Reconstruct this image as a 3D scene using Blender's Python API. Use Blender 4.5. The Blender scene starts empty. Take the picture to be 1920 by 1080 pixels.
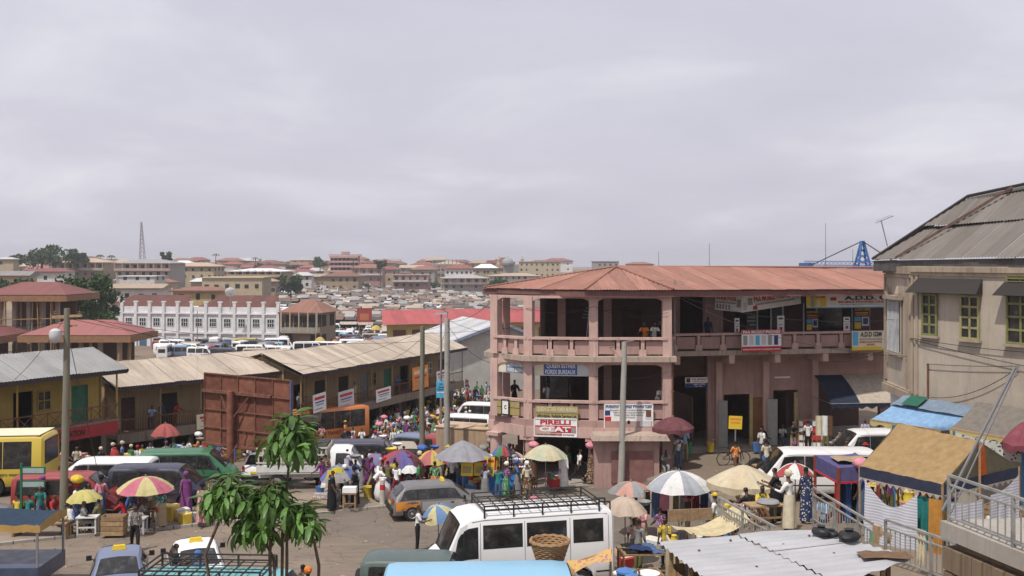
import bpy, bmesh, math, random
import numpy as np
from mathutils import Vector, Matrix
R = random.Random(11)
SC = bpy.context.scene
COL = SC.collection
PI = math.pi
# ---------------------------------------------------------------- camera, sky, sun, exposure
F, HZ, CZ = 1900.0, 490.0, 10.8          # focal length (px of the 1920 wide photo), horizon row, eye height
cam = bpy.data.cameras.new('camera'); camo = bpy.data.objects.new('camera', cam); COL.objects.link(camo)
cam.sensor_width = 36.0; cam.lens = 36.0 * F / 1920; cam.shift_y = -(540 - HZ) / 1920
cam.clip_start = 0.2; cam.clip_end = 9000
camo.location = (0, 0, CZ); camo.rotation_euler = (PI / 2, 0, 0)
SC.camera = camo
SUN_EL, SUN_AZ = math.radians(62), math.radians(214)    # azimuth clockwise from +Y: behind the camera, a little left
wd = bpy.data.worlds.new('World'); SC.world = wd; wd.use_nodes = True
nt = wd.node_tree; nt.nodes.clear()
def N(t, ty, **kw):
    n = t.nodes.new(ty)
    for k, v in kw.items(): setattr(n, k, v)
    return n
def L(t, a, b): t.links.new(a, b)
out = N(nt, 'ShaderNodeOutputWorld'); bg = N(nt, 'ShaderNodeBackground')
sky = N(nt, 'ShaderNodeTexSky', sky_type='NISHITA', sun_disc=False, sun_elevation=SUN_EL, sun_rotation=SUN_AZ, air_density=1.6, dust_density=5.0, ozone_density=1.0, altitude=250)
tc = N(nt, 'ShaderNodeTexCoord'); sx = N(nt, 'ShaderNodeSeparateXYZ'); L(nt, tc.outputs['Generated'], sx.inputs[0])
za = N(nt, 'ShaderNodeMath', operation='ADD'); L(nt, sx.outputs[2], za.inputs[0]); za.inputs[1].default_value = .22
zm = N(nt, 'ShaderNodeMath', operation='MAXIMUM'); L(nt, za.outputs[0], zm.inputs[0]); zm.inputs[1].default_value = .05
dx = N(nt, 'ShaderNodeMath', operation='DIVIDE'); L(nt, sx.outputs[0], dx.inputs[0]); L(nt, zm.outputs[0], dx.inputs[1])
dy = N(nt, 'ShaderNodeMath', operation='DIVIDE'); L(nt, sx.outputs[1], dy.inputs[0]); L(nt, zm.outputs[0], dy.inputs[1])
cx = N(nt, 'ShaderNodeCombineXYZ'); L(nt, dx.outputs[0], cx.inputs[0]); L(nt, dy.outputs[0], cx.inputs[1])
n1 = N(nt, 'ShaderNodeTexNoise'); n1.inputs['Scale'].default_value = 1.15; n1.inputs['Detail'].default_value = 6; n1.inputs['Roughness'].default_value = .5; n1.inputs['Distortion'].default_value = .35
L(nt, cx.outputs[0], n1.inputs['Vector'])
r1 = N(nt, 'ShaderNodeValToRGB'); L(nt, n1.outputs[0], r1.inputs[0])
e = r1.color_ramp.elements
e[0].position = .28; e[0].color = (6.9, 6.8, 7.95, 1)
e[1].position = .78; e[1].color = (10.2, 10.1, 10.9, 1)
m = r1.color_ramp.elements.new(.52); m.color = (7.7, 7.55, 8.7, 1)
mx = N(nt, 'ShaderNodeMix', data_type='RGBA'); mx.inputs[0].default_value = .86
L(nt, sky.outputs[0], mx.inputs[6]); L(nt, r1.outputs[0], mx.inputs[7])
L(nt, mx.outputs[2], bg.inputs[0]); bg.inputs[1].default_value = .1
L(nt, bg.outputs[0], out.inputs[0])
sl = bpy.data.lights.new('sun', 'SUN'); sl.energy = 4.2; sl.angle = math.radians(1.2); sl.color = (1, .95, .87)
so = bpy.data.objects.new('sun', sl); COL.objects.link(so)
sd = Vector((math.sin(SUN_AZ) * math.cos(SUN_EL), math.cos(SUN_AZ) * math.cos(SUN_EL), math.sin(SUN_EL)))
so.rotation_euler = (-sd).to_track_quat('-Z', 'Y').to_euler(); so.location = (0, -5, 40)
SC.view_settings.view_transform = 'Standard'; SC.view_settings.look = 'None'; SC.view_settings.gamma = 1
SC.view_settings.exposure = -0.12
SC.cycles.use_denoising = True
SC.cycles.max_bounces = 5; SC.cycles.diffuse_bounces = 3; SC.cycles.glossy_bounces = 2; SC.cycles.transmission_bounces = 2
SC.cycles.volume_bounces = 0; SC.cycles.transparent_max_bounces = 6
SC.cycles.sample_clamp_indirect = 4
# ---------------------------------------------------------------- ground height, pixel -> world
def sst(a, b, x):
    t = min(1, max(0, (x - a) / (b - a))); return t * t * (3 - 2 * t)
def lin(pts, x):
    if x <= pts[0][0]: return pts[0][1]
    for (a, p), (b, q) in zip(pts, pts[1:]):
        if x <= b: return p + (q - p) * (x - a) / (b - a)
    return pts[-1][1]
def T(x, y):
    z = lin([(13, 4.6), (16, 4.0), (23, 1.05), (30, .6), (40, 0), (48, 0), (64, -2.2), (85, -3.0), (150, -4.7), (200, -5.6), (260, -6.2), (520, -6.4), (700, -1), (850, 3.2), (960, 3.2), (1150, -7), (6000, -7)], y)
    right = lin([(30, 0), (42, .3), (46, .7), (75, .7), (170, -5.5)], y)
    k = sst(5.2, 8.0, x)
    if y > 40: z = z + (max(z, right) - z) * k
    z += 2.3 * sst(4.3, 7.6, x) * sst(37, 30.5, y) * sst(14, 24, y)
    if y > 150: z += 7.5 * sst(-20, -170, x) * sst(190, 420, y) * (1 - sst(600, 900, y))
    return z
def atd(px, py, d): return Vector(((px - 960) / F * d, d, CZ + (HZ - py) / F * d))
def atz(px, py, z):
    d = (CZ - z) * F / (py - HZ); return Vector(((px - 960) / F * d, d, z))
def gnd(px, py, off=0.0):
    d = 14.0
    while d < 1600:
        p = atd(px, py, d)
        if p.z <= T(p.x, p.y) + off: break
        d *= 1.002
    return Vector((p.x, p.y, T(p.x, p.y) + off))
def col(px, d, off=0.0):
    x = (px - 960) / F * d; return Vector((x, d, T(x, d) + off))
# ---------------------------------------------------------------- mesh builder
class MB:
    def __init__(s): s.v = []; s.f = []; s.m = []; s.uv = {}
    def add(s, vs, fs, mi=0):
        o = len(s.v); s.v += [tuple(v) for v in vs]; s.f += [tuple(o + i for i in f) for f in fs]; s.m += [mi] * len(fs); return s
    def box(s, c, size, mi=0, rz=0, top=1.0, M=None):
        x, y, z = [a / 2 for a in size]; vs = []
        for dz in (-1, 1):
            k = top if dz > 0 else 1
            for dx_, dy_ in ((-1, -1), (1, -1), (1, 1), (-1, 1)):
                p = Vector((dx_ * x * k, dy_ * y * k, dz * z))
                if M: p = M @ p
                elif rz: p = Vector((p.x * math.cos(rz) - p.y * math.sin(rz), p.x * math.sin(rz) + p.y * math.cos(rz), p.z))
                vs.append((c[0] + p.x, c[1] + p.y, c[2] + p.z))
        return s.add(vs, [(3, 2, 1, 0), (4, 5, 6, 7), (0, 1, 5, 4), (1, 2, 6, 5), (2, 3, 7, 6), (3, 0, 4, 7)], mi)
    def bar(s, a, b, w, h=None, mi=0, up=(0, 0, 1)):
        a, b = Vector(a), Vector(b); d = (b - a).normalized(); u = Vector(up)
        if abs(d.dot(u)) > .98: u = Vector((0, 1, 0))
        r = d.cross(u).normalized(); u = r.cross(d).normalized(); h = h or w; vs = []
        for p in (a, b):
            for i, j in ((-1, -1), (1, -1), (1, 1), (-1, 1)): vs.append(p + r * i * w / 2 + u * j * h / 2)
        return s.add(vs, [(0, 1, 2, 3), (7, 6, 5, 4), (0, 4, 5, 1), (1, 5, 6, 2), (2, 6, 7, 3), (3, 7, 4, 0)], mi)
    def tube(s, pts, rad, n=8, mi=0, cap=True, sq=1.0):
        pts = [Vector(p) for p in pts]; k = len(pts)
        if not isinstance(rad, (list, tuple)): rad = [rad] * k
        vs = []; u = None
        for i, p in enumerate(pts):
            d = (pts[min(i + 1, k - 1)] - pts[max(i - 1, 0)]).normalized()
            if u is None: u = d.orthogonal().normalized()
            u = (u - d * u.dot(d)).normalized(); w = d.cross(u)
            for j in range(n):
                a = 2 * PI * j / n; vs.append(p + (u * math.cos(a) + w * math.sin(a) * sq) * rad[i])
        fs = [(i * n + j, i * n + (j + 1) % n, (i + 1) * n + (j + 1) % n, (i + 1) * n + j) for i in range(k - 1) for j in range(n)]
        if cap: fs += [tuple(range(n))[::-1], tuple((k - 1) * n + j for j in range(n))]
        return s.add(vs, fs, mi)
    def lathe(s, prof, n=12, c=(0, 0, 0), mi=0, axis='z', cap=True):
        vs = []
        for r, z in prof:
            for j in range(n):
                a = 2 * PI * j / n; p = (r * math.cos(a), r * math.sin(a), z)
                if axis == 'y': p = (p[0], p[2], p[1])
                if axis == 'x': p = (p[2], p[0], p[1])
                vs.append((c[0] + p[0], c[1] + p[1], c[2] + p[2]))
        k = len(prof)
        fs = [(i * n + j, i * n + (j + 1) % n, (i + 1) * n + (j + 1) % n, (i + 1) * n + j) for i in range(k - 1) for j in range(n)]
        if cap: fs += [tuple(range(n))[::-1], tuple((k - 1) * n + j for j in range(n))]
        return s.add(vs, fs, mi)
    def prism(s, poly, z0, z1, mi=0):
        n = len(poly); vs = [(p[0], p[1], z0) for p in poly] + [(p[0], p[1], z1) for p in poly]
        return s.add(vs, [tuple(range(n))[::-1], tuple(range(n, 2 * n))] + [(i, (i + 1) % n, n + (i + 1) % n, n + i) for i in range(n)], mi)
    def slab(s, pts, th, mi=0):          # a planar polygon with thickness along its normal
        pts = [Vector(p) for p in pts]; n = len(pts)
        nr = sum((pts[i].cross(pts[(i + 1) % n]) for i in range(n)), Vector()).normalized()
        vs = pts + [p + nr * th for p in pts]
        return s.add(vs, [tuple(range(n))[::-1], tuple(range(n, 2 * n))] + [(i, (i + 1) % n, n + (i + 1) % n, n + i) for i in range(n)], mi)
    def sheet(s, f, nu, nv, mi=0):       # f(u,v) -> point
        vs = [f(i / nu, j / nv) for j in range(nv + 1) for i in range(nu + 1)]
        return s.add(vs, [(j * (nu + 1) + i, j * (nu + 1) + i + 1, (j + 1) * (nu + 1) + i + 1, (j + 1) * (nu + 1) + i) for j in range(nv) for i in range(nu)], mi)
    def mesh(s, name, mats=(), smooth=None):
        me = bpy.data.meshes.new(name); me.from_pydata(s.v, [], s.f)
        for m_ in (mats if isinstance(mats, (list, tuple)) else [mats]): me.materials.append(m_)
        if any(s.m): me.polygons.foreach_set('material_index', s.m)
        if smooth is not None:
            me.polygons.foreach_set('use_smooth', [True] * len(s.f)); me.set_sharp_from_angle(angle=math.radians(smooth))
        me.update(); return me
    def obj(s, name, mats, parent=None, loc=None, smooth=None, rz=None):
        return link(name, s.mesh(name, mats, smooth), parent, loc, rz)
def link(name, me, parent=None, loc=None, rz=None, scale=None):
    o = bpy.data.objects.new(name, me); COL.objects.link(o)
    if parent: o.parent = parent
    if loc is not None: o.location = loc
    if rz is not None: o.rotation_euler = (0, 0, rz)
    if scale is not None: o.scale = scale
    return o
def tag(o, label, cat, group=None):
    o['label'] = label; o['category'] = cat
    if group: o['group'] = group
    return o
def thing(name, label, cat, loc=(0, 0, 0), rz=0, group=None):
    o = bpy.data.objects.new(name, None); COL.objects.link(o); o.location = loc; o.rotation_euler = (0, 0, rz); o.empty_display_size = .1
    return tag(o, label, cat, group)
def struct(o): o['kind'] = 'structure'; return o
def stuff(o): o['kind'] = 'stuff'; return o
KIDS = {}
def copy_tree(root, loc, rz=None, label=None, group=None, scale=None):
    r = root.copy(); COL.objects.link(r); r.location = loc
    if rz is not None: r.rotation_euler = (0, 0, rz)
    if scale: r.scale = scale
    if label: r['label'] = label
    if group: r['group'] = group
    for ch in list(root.children):
        c = ch.copy(); COL.objects.link(c); c.parent = r
        for g in list(ch.children):
            d = g.copy(); COL.objects.link(d); d.parent = c
    return r
# ---------------------------------------------------------------- materials
MC = {}
def M_(key, fn):
    if key not in MC: MC[key] = fn(key)
    return MC[key]
def newmat(name):
    m = bpy.data.materials.new(name); m.use_nodes = True; t = m.node_tree
    return m, t, t.nodes['Principled BSDF']
def noise(t, scale, detail=4, rough=.6, vec=None, coord='Object', stretch=None, dist=0):
    n = N(t, 'ShaderNodeTexNoise'); n.inputs['Scale'].default_value = scale; n.inputs['Detail'].default_value = detail; n.inputs['Roughness'].default_value = rough; n.inputs['Distortion'].default_value = dist
    if vec is None:
        c = N(t, 'ShaderNodeTexCoord'); vec = c.outputs[coord]
        if stretch:
            mp = N(t, 'ShaderNodeMapping'); mp.inputs['Scale'].default_value = stretch; L(t, vec, mp.inputs[0]); vec = mp.outputs[0]
    L(t, vec, n.inputs['Vector']); return n.outputs[0]
def ramp(t, fac, stops):
    r = N(t, 'ShaderNodeValToRGB'); L(t, fac, r.inputs[0]); el = r.color_ramp.elements
    while len(el) < len(stops): el.new(.5)
    for e_, (p, c) in zip(el, stops): e_.position = p; e_.color = (*c, 1) if len(c) == 3 else c
    return r.outputs[0]
def mixc(t, fac, a, b, mode='MIX'):
    mxn = N(t, 'ShaderNodeMix', data_type='RGBA', blend_type=mode)
    for i, v in ((0, fac), (6, a), (7, b)):
        if hasattr(v, 'is_output'): L(t, v, mxn.inputs[i])
        elif i == 0: mxn.inputs[0].default_value = v
        else: mxn.inputs[i].default_value = (*v, 1) if len(v) == 3 else v
    return mxn.outputs[2]
def bump(t, p, h, strength=.3, dist=.02):
    b = N(t, 'ShaderNodeBump'); b.inputs['Strength'].default_value = strength; b.inputs['Distance'].default_value = dist
    L(t, h, b.inputs['Height']); L(t, b.outputs[0], p.inputs['Normal'])
def objrand(t, base, amt=.25):     # each object a little lighter or darker
    oi = N(t, 'ShaderNodeObjectInfo'); mr = N(t, 'ShaderNodeMapRange'); L(t, oi.outputs['Random'], mr.inputs[0])
    mr.inputs[3].default_value = 1 - amt; mr.inputs[4].default_value = 1 + amt
    v = N(t, 'ShaderNodeCombineColor'); [L(t, mr.outputs[0], v.inputs[i]) for i in range(3)]
    return mixc(t, 1.0, base, v.outputs[0], 'MULTIPLY')
def dk(c, k): return tuple(min(1, a * k) for a in c)
def mp(name, c, rough=.7, var=.12, scale=3, rnd=0, metal=0, spec=.3, bmp=0):      # plain surface with a mottled tone
    def f(_):
        m, t, p = newmat(name); n = noise(t, scale, 5)
        cc = ramp(t, n, [(.3, dk(c, 1 - var)), (.7, dk(c, 1 + var))])
        if rnd: cc = objrand(t, cc, rnd)
        L(t, cc, p.inputs['Base Color']); p.inputs['Roughness'].default_value = rough; p.inputs['Metallic'].default_value = metal; p.inputs['Specular IOR Level'].default_value = spec
        if bmp: bump(t, p, noise(t, scale * 12, 3), bmp, .01)
        return m
    return M_(name, f)
def mwall(name, c, stain=(.12, .1, .08), amt=.5, rough=.9, rnd=0):       # plaster: mottled, streaked below ledges, grimy spots
    def f(_):
        m, t, p = newmat(name)
        a = noise(t, .9, 6, .65); base = ramp(t, a, [(.3, dk(c, .84)), (.7, dk(c, 1.1))])
        st = noise(t, 1.0, 5, .7, stretch=(5, 5, .35)); fm = ramp(t, st, [(.52, (0, 0, 0)), (.78, (amt, amt, amt))])
        b2 = mixc(t, fm, base, stain)
        sp = noise(t, 7, 6, .75); f2 = ramp(t, sp, [(.6, (0, 0, 0)), (.75, (amt * .7,) * 3)])
        fin = mixc(t, f2, b2, dk(stain, 1.6))
        if rnd: fin = objrand(t, fin, rnd)
        L(t, fin, p.inputs['Base Color']); p.inputs['Roughness'].default_value = rough; p.inputs['Specular IOR Level'].default_value = .2
        bump(t, p, noise(t, 25, 4), .25, .01); return m
    return M_(name, f)
def mtin(name, c, rust=(.2, .08, .04), amt=.5, rough=.5, metal=.0, rnd=.12, scale=1.0):      # roofing sheet, local x along the eave, y up the slope
    def f(_):
        m, t, p = newmat(name)
        a = noise(t, .5 * scale, 5, .6, coord='UV'); base = ramp(t, a, [(.3, dk(c, .85)), (.7, dk(c, 1.12))])
        st = noise(t, 1.0 * scale, 6, .7, coord='UV', stretch=(4, .5, 1)); fm = ramp(t, st, [(.48, (0, 0, 0)), (.72, (amt,) * 3)])
        b2 = objrand(t, mixc(t, fm, base, rust), rnd)
        L(t, b2, p.inputs['Base Color']); p.inputs['Roughness'].default_value = rough; p.inputs['Metallic'].default_value = metal; p.inputs['Specular IOR Level'].default_value = .35
        return m
    return M_(name, f)
def mpaint(name, c, rough=.32, dust=.14):
    def f(_):
        m, t, p = newmat(name); n = noise(t, 2.2, 6, .65)
        fd = ramp(t, n, [(.4, (dust * .25,) * 3), (.75, (dust,) * 3)])
        oc = N(t, 'ShaderNodeTexCoord'); sz = N(t, 'ShaderNodeSeparateXYZ'); L(t, oc.outputs['Object'], sz.inputs[0]); ad = N(t, 'ShaderNodeMath', operation='MULTIPLY_ADD'); L(t, n, ad.inputs[0]); ad.inputs[1].default_value = .9; L(t, sz.outputs[2], ad.inputs[2])
        low = ramp(t, ad.outputs[0], [(.75, (.6,) * 3), (1.15, (0, 0, 0))])
        L(t, mixc(t, low, mixc(t, fd, c, (.36, .28, .2)), (.24, .18, .125)), p.inputs['Base Color'])
        L(t, ramp(t, n, [(.35, (rough,) * 3), (.7, (rough + .3,) * 3)]), p.inputs['Roughness'])
        p.inputs['Coat Weight'].default_value = .25; p.inputs['Coat Roughness'].default_value = .12; return m
    return M_(name, f)
def mcloth(name, c, c2=None, kind='plain', sc=6):
    def f(_):
        m, t, p = newmat(name)
        if kind == 'plain': cc = ramp(t, noise(t, 5, 4), [(.3, dk(c, .8)), (.7, dk(c, 1.12))])
        elif kind == 'print':
            v = N(t, 'ShaderNodeTexVoronoi'); v.inputs['Scale'].default_value = sc * 2; tcn = N(t, 'ShaderNodeTexCoord'); L(t, tcn.outputs['Object'], v.inputs['Vector'])
            cc = ramp(t, v.outputs['Distance'], [(.28, c2), (.36, c)])
        else:
            w = N(t, 'ShaderNodeTexWave', wave_type='BANDS', bands_direction='Z'); w.inputs['Scale'].default_value = sc; w.inputs['Distortion'].default_value = .6; tcn = N(t, 'ShaderNodeTexCoord'); L(t, tcn.outputs['Object'], w.inputs['Vector'])
            cc = ramp(t, w.outputs[1], [(.45, c), (.55, c2)])
        L(t, cc, p.inputs['Base Color']); p.inputs['Roughness'].default_value = .92; p.inputs['Specular IOR Level'].default_value = .12
        bump(t, p, noise(t, 9, 3), .4, .02); return m
    return M_(name, f)
GLASS = M_('dark_glass', lambda k: None) if False else None
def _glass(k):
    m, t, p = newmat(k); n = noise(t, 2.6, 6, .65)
    L(t, ramp(t, n, [(.35, (.012, .013, .014)), (.55, (.03, .03, .03)), (.75, (.11, .105, .1))]), p.inputs['Base Color']); p.inputs['Roughness'].default_value = .09; p.inputs['Specular IOR Level'].default_value = .55; return m  # opaque pane; grey mottling in the colour stands in for interiors and reflections
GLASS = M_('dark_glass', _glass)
def _clear(k):
    m, t, p = newmat(k); p.inputs['Base Color'].default_value = (.75, .82, .8, 1); p.inputs['Roughness'].default_value = .05; p.inputs['Alpha'].default_value = .35; return m
CLEAR = M_('clear_glass', _clear)
RUBBER = mp('rubber', (.02, .02, .02), .8, .3, 8); STEEL = mp('grey_steel', (.32, .32, .32), .45, .15, 6, metal=.6); BLACK = mp('black_plastic', (.018, .018, .02), .55, .2)
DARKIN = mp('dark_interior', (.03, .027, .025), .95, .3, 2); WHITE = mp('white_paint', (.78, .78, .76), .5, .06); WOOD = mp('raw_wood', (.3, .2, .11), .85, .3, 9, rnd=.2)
CONC = mwall('old_concrete', (.34, .31, .27)); RUSTY = mp('rusty_steel', (.16, .07, .045), .85, .4, 5); CHROME = mp('chrome', (.6, .6, .6), .2, .05, metal=1)
SKIN = mp('dark_skin', (.06, .034, .022), .5, .2, 9); HAIR = mp('black_hair', (.012, .011, .01), .9, .2, 20)
# ---------------------------------------------------------------- shared builders
def W(mb, name, mats, parent, smooth=None):       # child whose mesh is in world coordinates (parent not rotated)
    return mb.obj(name, mats, parent, loc=-parent.location, smooth=smooth)
def facet(parent, pts, mat, sw=.9, amp=.018, pitch=.16, th=.004, name='roof_sheet', jit=.012, vseg=3, sag=0.0, holder=None):
    pts = [Vector(p) for p in pts]; a, b = pts[0], pts[1]; U = (b - a).normalized()
    nr = sum((pts[i].cross(pts[(i + 1) % len(pts)]) for i in range(len(pts))), Vector()).normalized()
    if nr.z < 0: nr = -nr
    V = nr.cross(U).normalized(); q = [((p - a).dot(U), (p - a).dot(V)) for p in pts]
    u0, u1 = min(p[0] for p in q), max(p[0] for p in q); n = max(1, round((u1 - u0) / sw)); w = (u1 - u0) / n
    def lim(u):
        vs = []
        for (ua, va), (ub, vb) in zip(q, q[1:] + q[:1]):
            if min(ua, ub) - 1e-6 <= u <= max(ua, ub) + 1e-6:
                vs += [va, vb] if abs(ub - ua) < 1e-6 else [va + (vb - va) * (u - ua) / (ub - ua)]
        return (min(vs), max(vs)) if vs else (0, 0)
    nc = max(3, round(w / pitch * 4))
    for i in range(n):
        mb = MB(); s0 = u0 + i * w; dz = R.uniform(-jit, jit) + (.006 if i % 2 else 0); dv = R.uniform(-.03, .03); uvs = []
        ue = min(u1, s0 + w + .03)
        for c in range(nc + 1):
            u = s0 + (ue - s0) * c / nc; uu = min(max(u, u0 + 1e-4), u1 - 1e-4); lo, hi = lim(uu)
            for k in range(vseg + 1):
                v = lo + (hi - lo) * k / vseg + (dv if k == 0 else 0)
                h = amp * math.sin(2 * PI * u / pitch) + dz - sag * math.sin(PI * k / vseg)
                mb.v.append(a + U * u + V * v + nr * h); uvs.append((u, v))
        K = vseg + 1
        mb.f = [(c * K + k, (c + 1) * K + k, (c + 1) * K + k + 1, c * K + k + 1) for c in range(nc) for k in range(vseg)]; mb.m = [0] * len(mb.f)
        pr = parent; me = mb.mesh(name, mat, 60)
        uvl = me.uv_layers.new(name='UVMap'); vi = [l.vertex_index for l in me.loops]
        uvl.data.foreach_set('uv', [x for j in vi for x in uvs[j]])
        base = holder or parent
        o = link(name, me, pr, -base.location)
TXT = {}
def text_mesh(s, bold=.0):
    if (s, bold) in TXT: return TXT[(s, bold)]
    cu = bpy.data.curves.new('lettering', 'FONT'); cu.body = s; cu.size = 1; cu.extrude = 0; cu.offset = bold; cu.resolution_u = 3; cu.fill_mode = 'FRONT'
    ob = bpy.data.objects.new('lettering', cu); me = bpy.data.meshes.new_from_object(ob); bpy.data.objects.remove(ob)
    co = np.array([v.co[:2] for v in me.vertices]) if len(me.vertices) else np.zeros((1, 2))
    lo, hi = co.min(0), co.max(0)
    for v in me.vertices: v.co = ((v.co.x - lo[0]) / max(1e-6, hi[0] - lo[0]), (v.co.y - lo[1]) / max(1e-6, hi[1] - lo[1]), 0)
    TXT[(s, bold)] = me; return me
def basis(A, B, up=(0, 0, 1)):
    X = (Vector(B) - Vector(A)).normalized(); Z = Vector(up); Z = (Z - X * Z.dot(X)).normalized(); n = X.cross(Z)
    return X, Z, n
def lettering(parent, A, X, Z, n, w, h, txt, u0, u1, v0, v1, mat, off=.012, bold=.02):
    me = text_mesh(txt, bold).copy(); me.materials.clear(); me.materials.append(mat)
    o = link('lettering', me, parent); P = Vector(A) + X * u0 * w + Z * v0 * h + n * off
    Mx = Matrix(((X.x * w * (u1 - u0), Z.x * h * (v1 - v0), n.x, P.x), (X.y * w * (u1 - u0), Z.y * h * (v1 - v0), n.y, P.y), (X.z * w * (u1 - u0), Z.z * h * (v1 - v0), n.z, P.z), (0, 0, 0, 1)))
    o.matrix_basis = Matrix.Translation(-parent.location) @ Mx; return o
def sign(name, label, A, B, h, base, texts=(), rects=(), frame=None, th=.04, cat='sign', up=(0, 0, 1), group=None, post=None):
    A, B = Vector(A), Vector(B); X, Z, n = basis(A, B, up); w = (B - A).length
    t = thing(name, label, cat, (A + B) / 2, group=group)
    mb = MB(); mb.slab([A, B, B + Z * h, A + Z * h], -th); 
    W(mb, 'panel', base, t)
    if frame:
        fb = MB()
        for p, q in ((A, B), (B, B + Z * h), (B + Z * h, A + Z * h), (A + Z * h, A)): fb.bar(p + n * .005, q + n * .005, .045, .05, up=n)
        W(fb, 'frame', frame, t)
    for i, (u0, u1, v0, v1, mt) in enumerate(rects):
        o_ = .003 + .0012 * i
        a, b = A + X * u0 * w + n * o_, A + X * u1 * w + n * o_
        W(MB().slab([a + Z * v0 * h, b + Z * v0 * h, b + Z * v1 * h, a + Z * v1 * h], .001), 'printed_panel', mt, t)
    for tx in texts:
        s, u0, u1, v0, v1, mt = tx[:6]; lettering(t, A, X, Z, n, w, h, s, u0, u1, v0, v1, mt, .004 + .0012 * len(rects) + .006, tx[6] if len(tx) > 6 else .02)
    if post:
        pb = MB()
        for u, z0 in post: p = A + X * u * w - n * .05; pb.bar((p.x, p.y, z0), p + Z * h * .8, .06)
        W(pb, 'post', STEEL, t)
    return t
def wires(name, label, lines, r=.012, cat='wire', group=None):
    for wi, (pts, sag) in enumerate(lines):
        a, b = Vector(pts[0]), Vector(pts[1]); mb = MB()
        mb.tube([a.lerp(b, i / 12) - Vector((0, 0, sag * 4 * (i / 12) * (1 - i / 12))) for i in range(13)], r, 4)
        tag(mb.obj(name, BLACK), label[wi] if isinstance(label, list) else label, cat, group)
# plain paints for lettering and prints
def flat(c, n=None): return mp('print_%02x%02x%02x' % tuple(int(a * 255) for a in c), c, .6, .08)
RED, BLUE, NAVY, YEL, ORG, BLK, WHT, GRN, SKY, GREY, CREAM, LGREY = map(flat, [(.5, .03, .04), (.06, .12, .35), (.025, .05, .16), (.72, .5, .04), (.72, .25, .05), (.02, .02, .02), (.78, .78, .76), (.04, .25, .1), (.1, .42, .7), (.3, .3, .3), (.68, .62, .45), (.55, .57, .58)])
# ---------------------------------------------------------------- ground, road, pavement
def _earth(k):
    m, t, p = newmat(k)
    a = noise(t, .05, 6, .6, coord='Object'); b = noise(t, .5, 8, .7, coord='Object'); c = noise(t, 6, 6, .7, coord='Object')
    base = ramp(t, a, [(.35, (.16, .125, .093)), (.65, (.245, .19, .14))])
    base = mixc(t, ramp(t, b, [(.45, (0, 0, 0)), (.7, (.7,) * 3)]), base, (.15, .125, .1))
    L(t, mixc(t, ramp(t, c, [(.5, (0, 0, 0)), (.75, (.5,) * 3)]), base, (.3, .25, .19)), p.inputs['Base Color'])
    p.inputs['Roughness'].default_value = .95; p.inputs['Specular IOR Level'].default_value = .15; bump(t, p, c, .35, .04); return m
EARTH = M_('dusty_earth', _earth)
def _road(k):
    m, t, p = newmat(k)
    a = noise(t, .16, 6, .62, coord='Object'); b = noise(t, 1.1, 8, .72, coord='Object'); c = noise(t, 30, 4, .8, coord='Object')
    base = ramp(t, a, [(.35, (.15, .122, .098)), (.62, (.22, .174, .134))])
    base = mixc(t, ramp(t, b, [(.5, (0, 0, 0)), (.68, (.5,) * 3)]), base, (.26, .2, .148))
    st = noise(t, .55, 5, .6, coord='Object', dist=1.5); base = mixc(t, ramp(t, st, [(.58, (0, 0, 0)), (.72, (.65,) * 3)]), base, (.08, .07, .06)); trk = noise(t, 1.0, 5, .65, stretch=(.12, 1.3, 1)); base = mixc(t, ramp(t, trk, [(.5, (0, 0, 0)), (.68, (.5,) * 3)]), base, (.3, .235, .175))
    tcn = N(t, 'ShaderNodeTexCoord'); vo = N(t, 'ShaderNodeTexVoronoi', feature='DISTANCE_TO_EDGE'); vo.inputs['Scale'].default_value = .45; wn = N(t, 'ShaderNodeVectorMath', operation='ADD'); wv = N(t, 'ShaderNodeTexNoise'); wv.inputs['Scale'].default_value = 1.2; wv.inputs['Detail'].default_value = 5; L(t, tcn.outputs['Object'], wv.inputs['Vector']); L(t, tcn.outputs['Object'], wn.inputs[0]); L(t, wv.outputs[1], wn.inputs[1]); L(t, wn.outputs[0], vo.inputs['Vector'])
    base = mixc(t, ramp(t, vo.outputs['Distance'], [(.004, (.55,) * 3), (.014, (0, 0, 0))]), base, (.06, .052, .045))
    vp = N(t, 'ShaderNodeTexVoronoi'); vp.inputs['Scale'].default_value = .13; L(t, wn.outputs[0], vp.inputs['Vector']); base = mixc(t, ramp(t, vp.outputs['Color'], [(.55, (0, 0, 0)), (.6, (.45,) * 3)]), base, (.125, .11, .1))
    L(t, mixc(t, ramp(t, c, [(.4, (0, 0, 0)), (.8, (.35,) * 3)]), base, (.1, .09, .08)), p.inputs['Base Color'])
    p.inputs['Roughness'].default_value = .88; p.inputs['Specular IOR Level'].default_value = .2; bump(t, p, c, .3, .015); return m
ROAD = M_('worn_asphalt', _road)
def axis(pts):
    o = []
    for (a, b, n) in pts: o += [a + (b - a) * i / n for i in range(n)]
    return o + [pts[-1][1]]
xs = axis([(-1600, -400, 8), (-400, -60, 17), (-60, 40, 80), (40, 400, 18), (400, 1600, 8)]); ys = axis([(-20, 10, 6), (10, 60, 70), (60, 120, 30), (120, 560, 44), (560, 1200, 32), (1200, 3000, 9)])
mb = MB(); mb.v = [(x, y, T(x, y)) for y in ys for x in xs]; nx = len(xs)
mb.f = [(j * nx + i, j * nx + i + 1, (j + 1) * nx + i + 1, (j + 1) * nx + i) for j in range(len(ys) - 1) for i in range(nx - 1)]; mb.m = [0] * len(mb.f)
struct(mb.obj('ground', EARTH, smooth=60))
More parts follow.
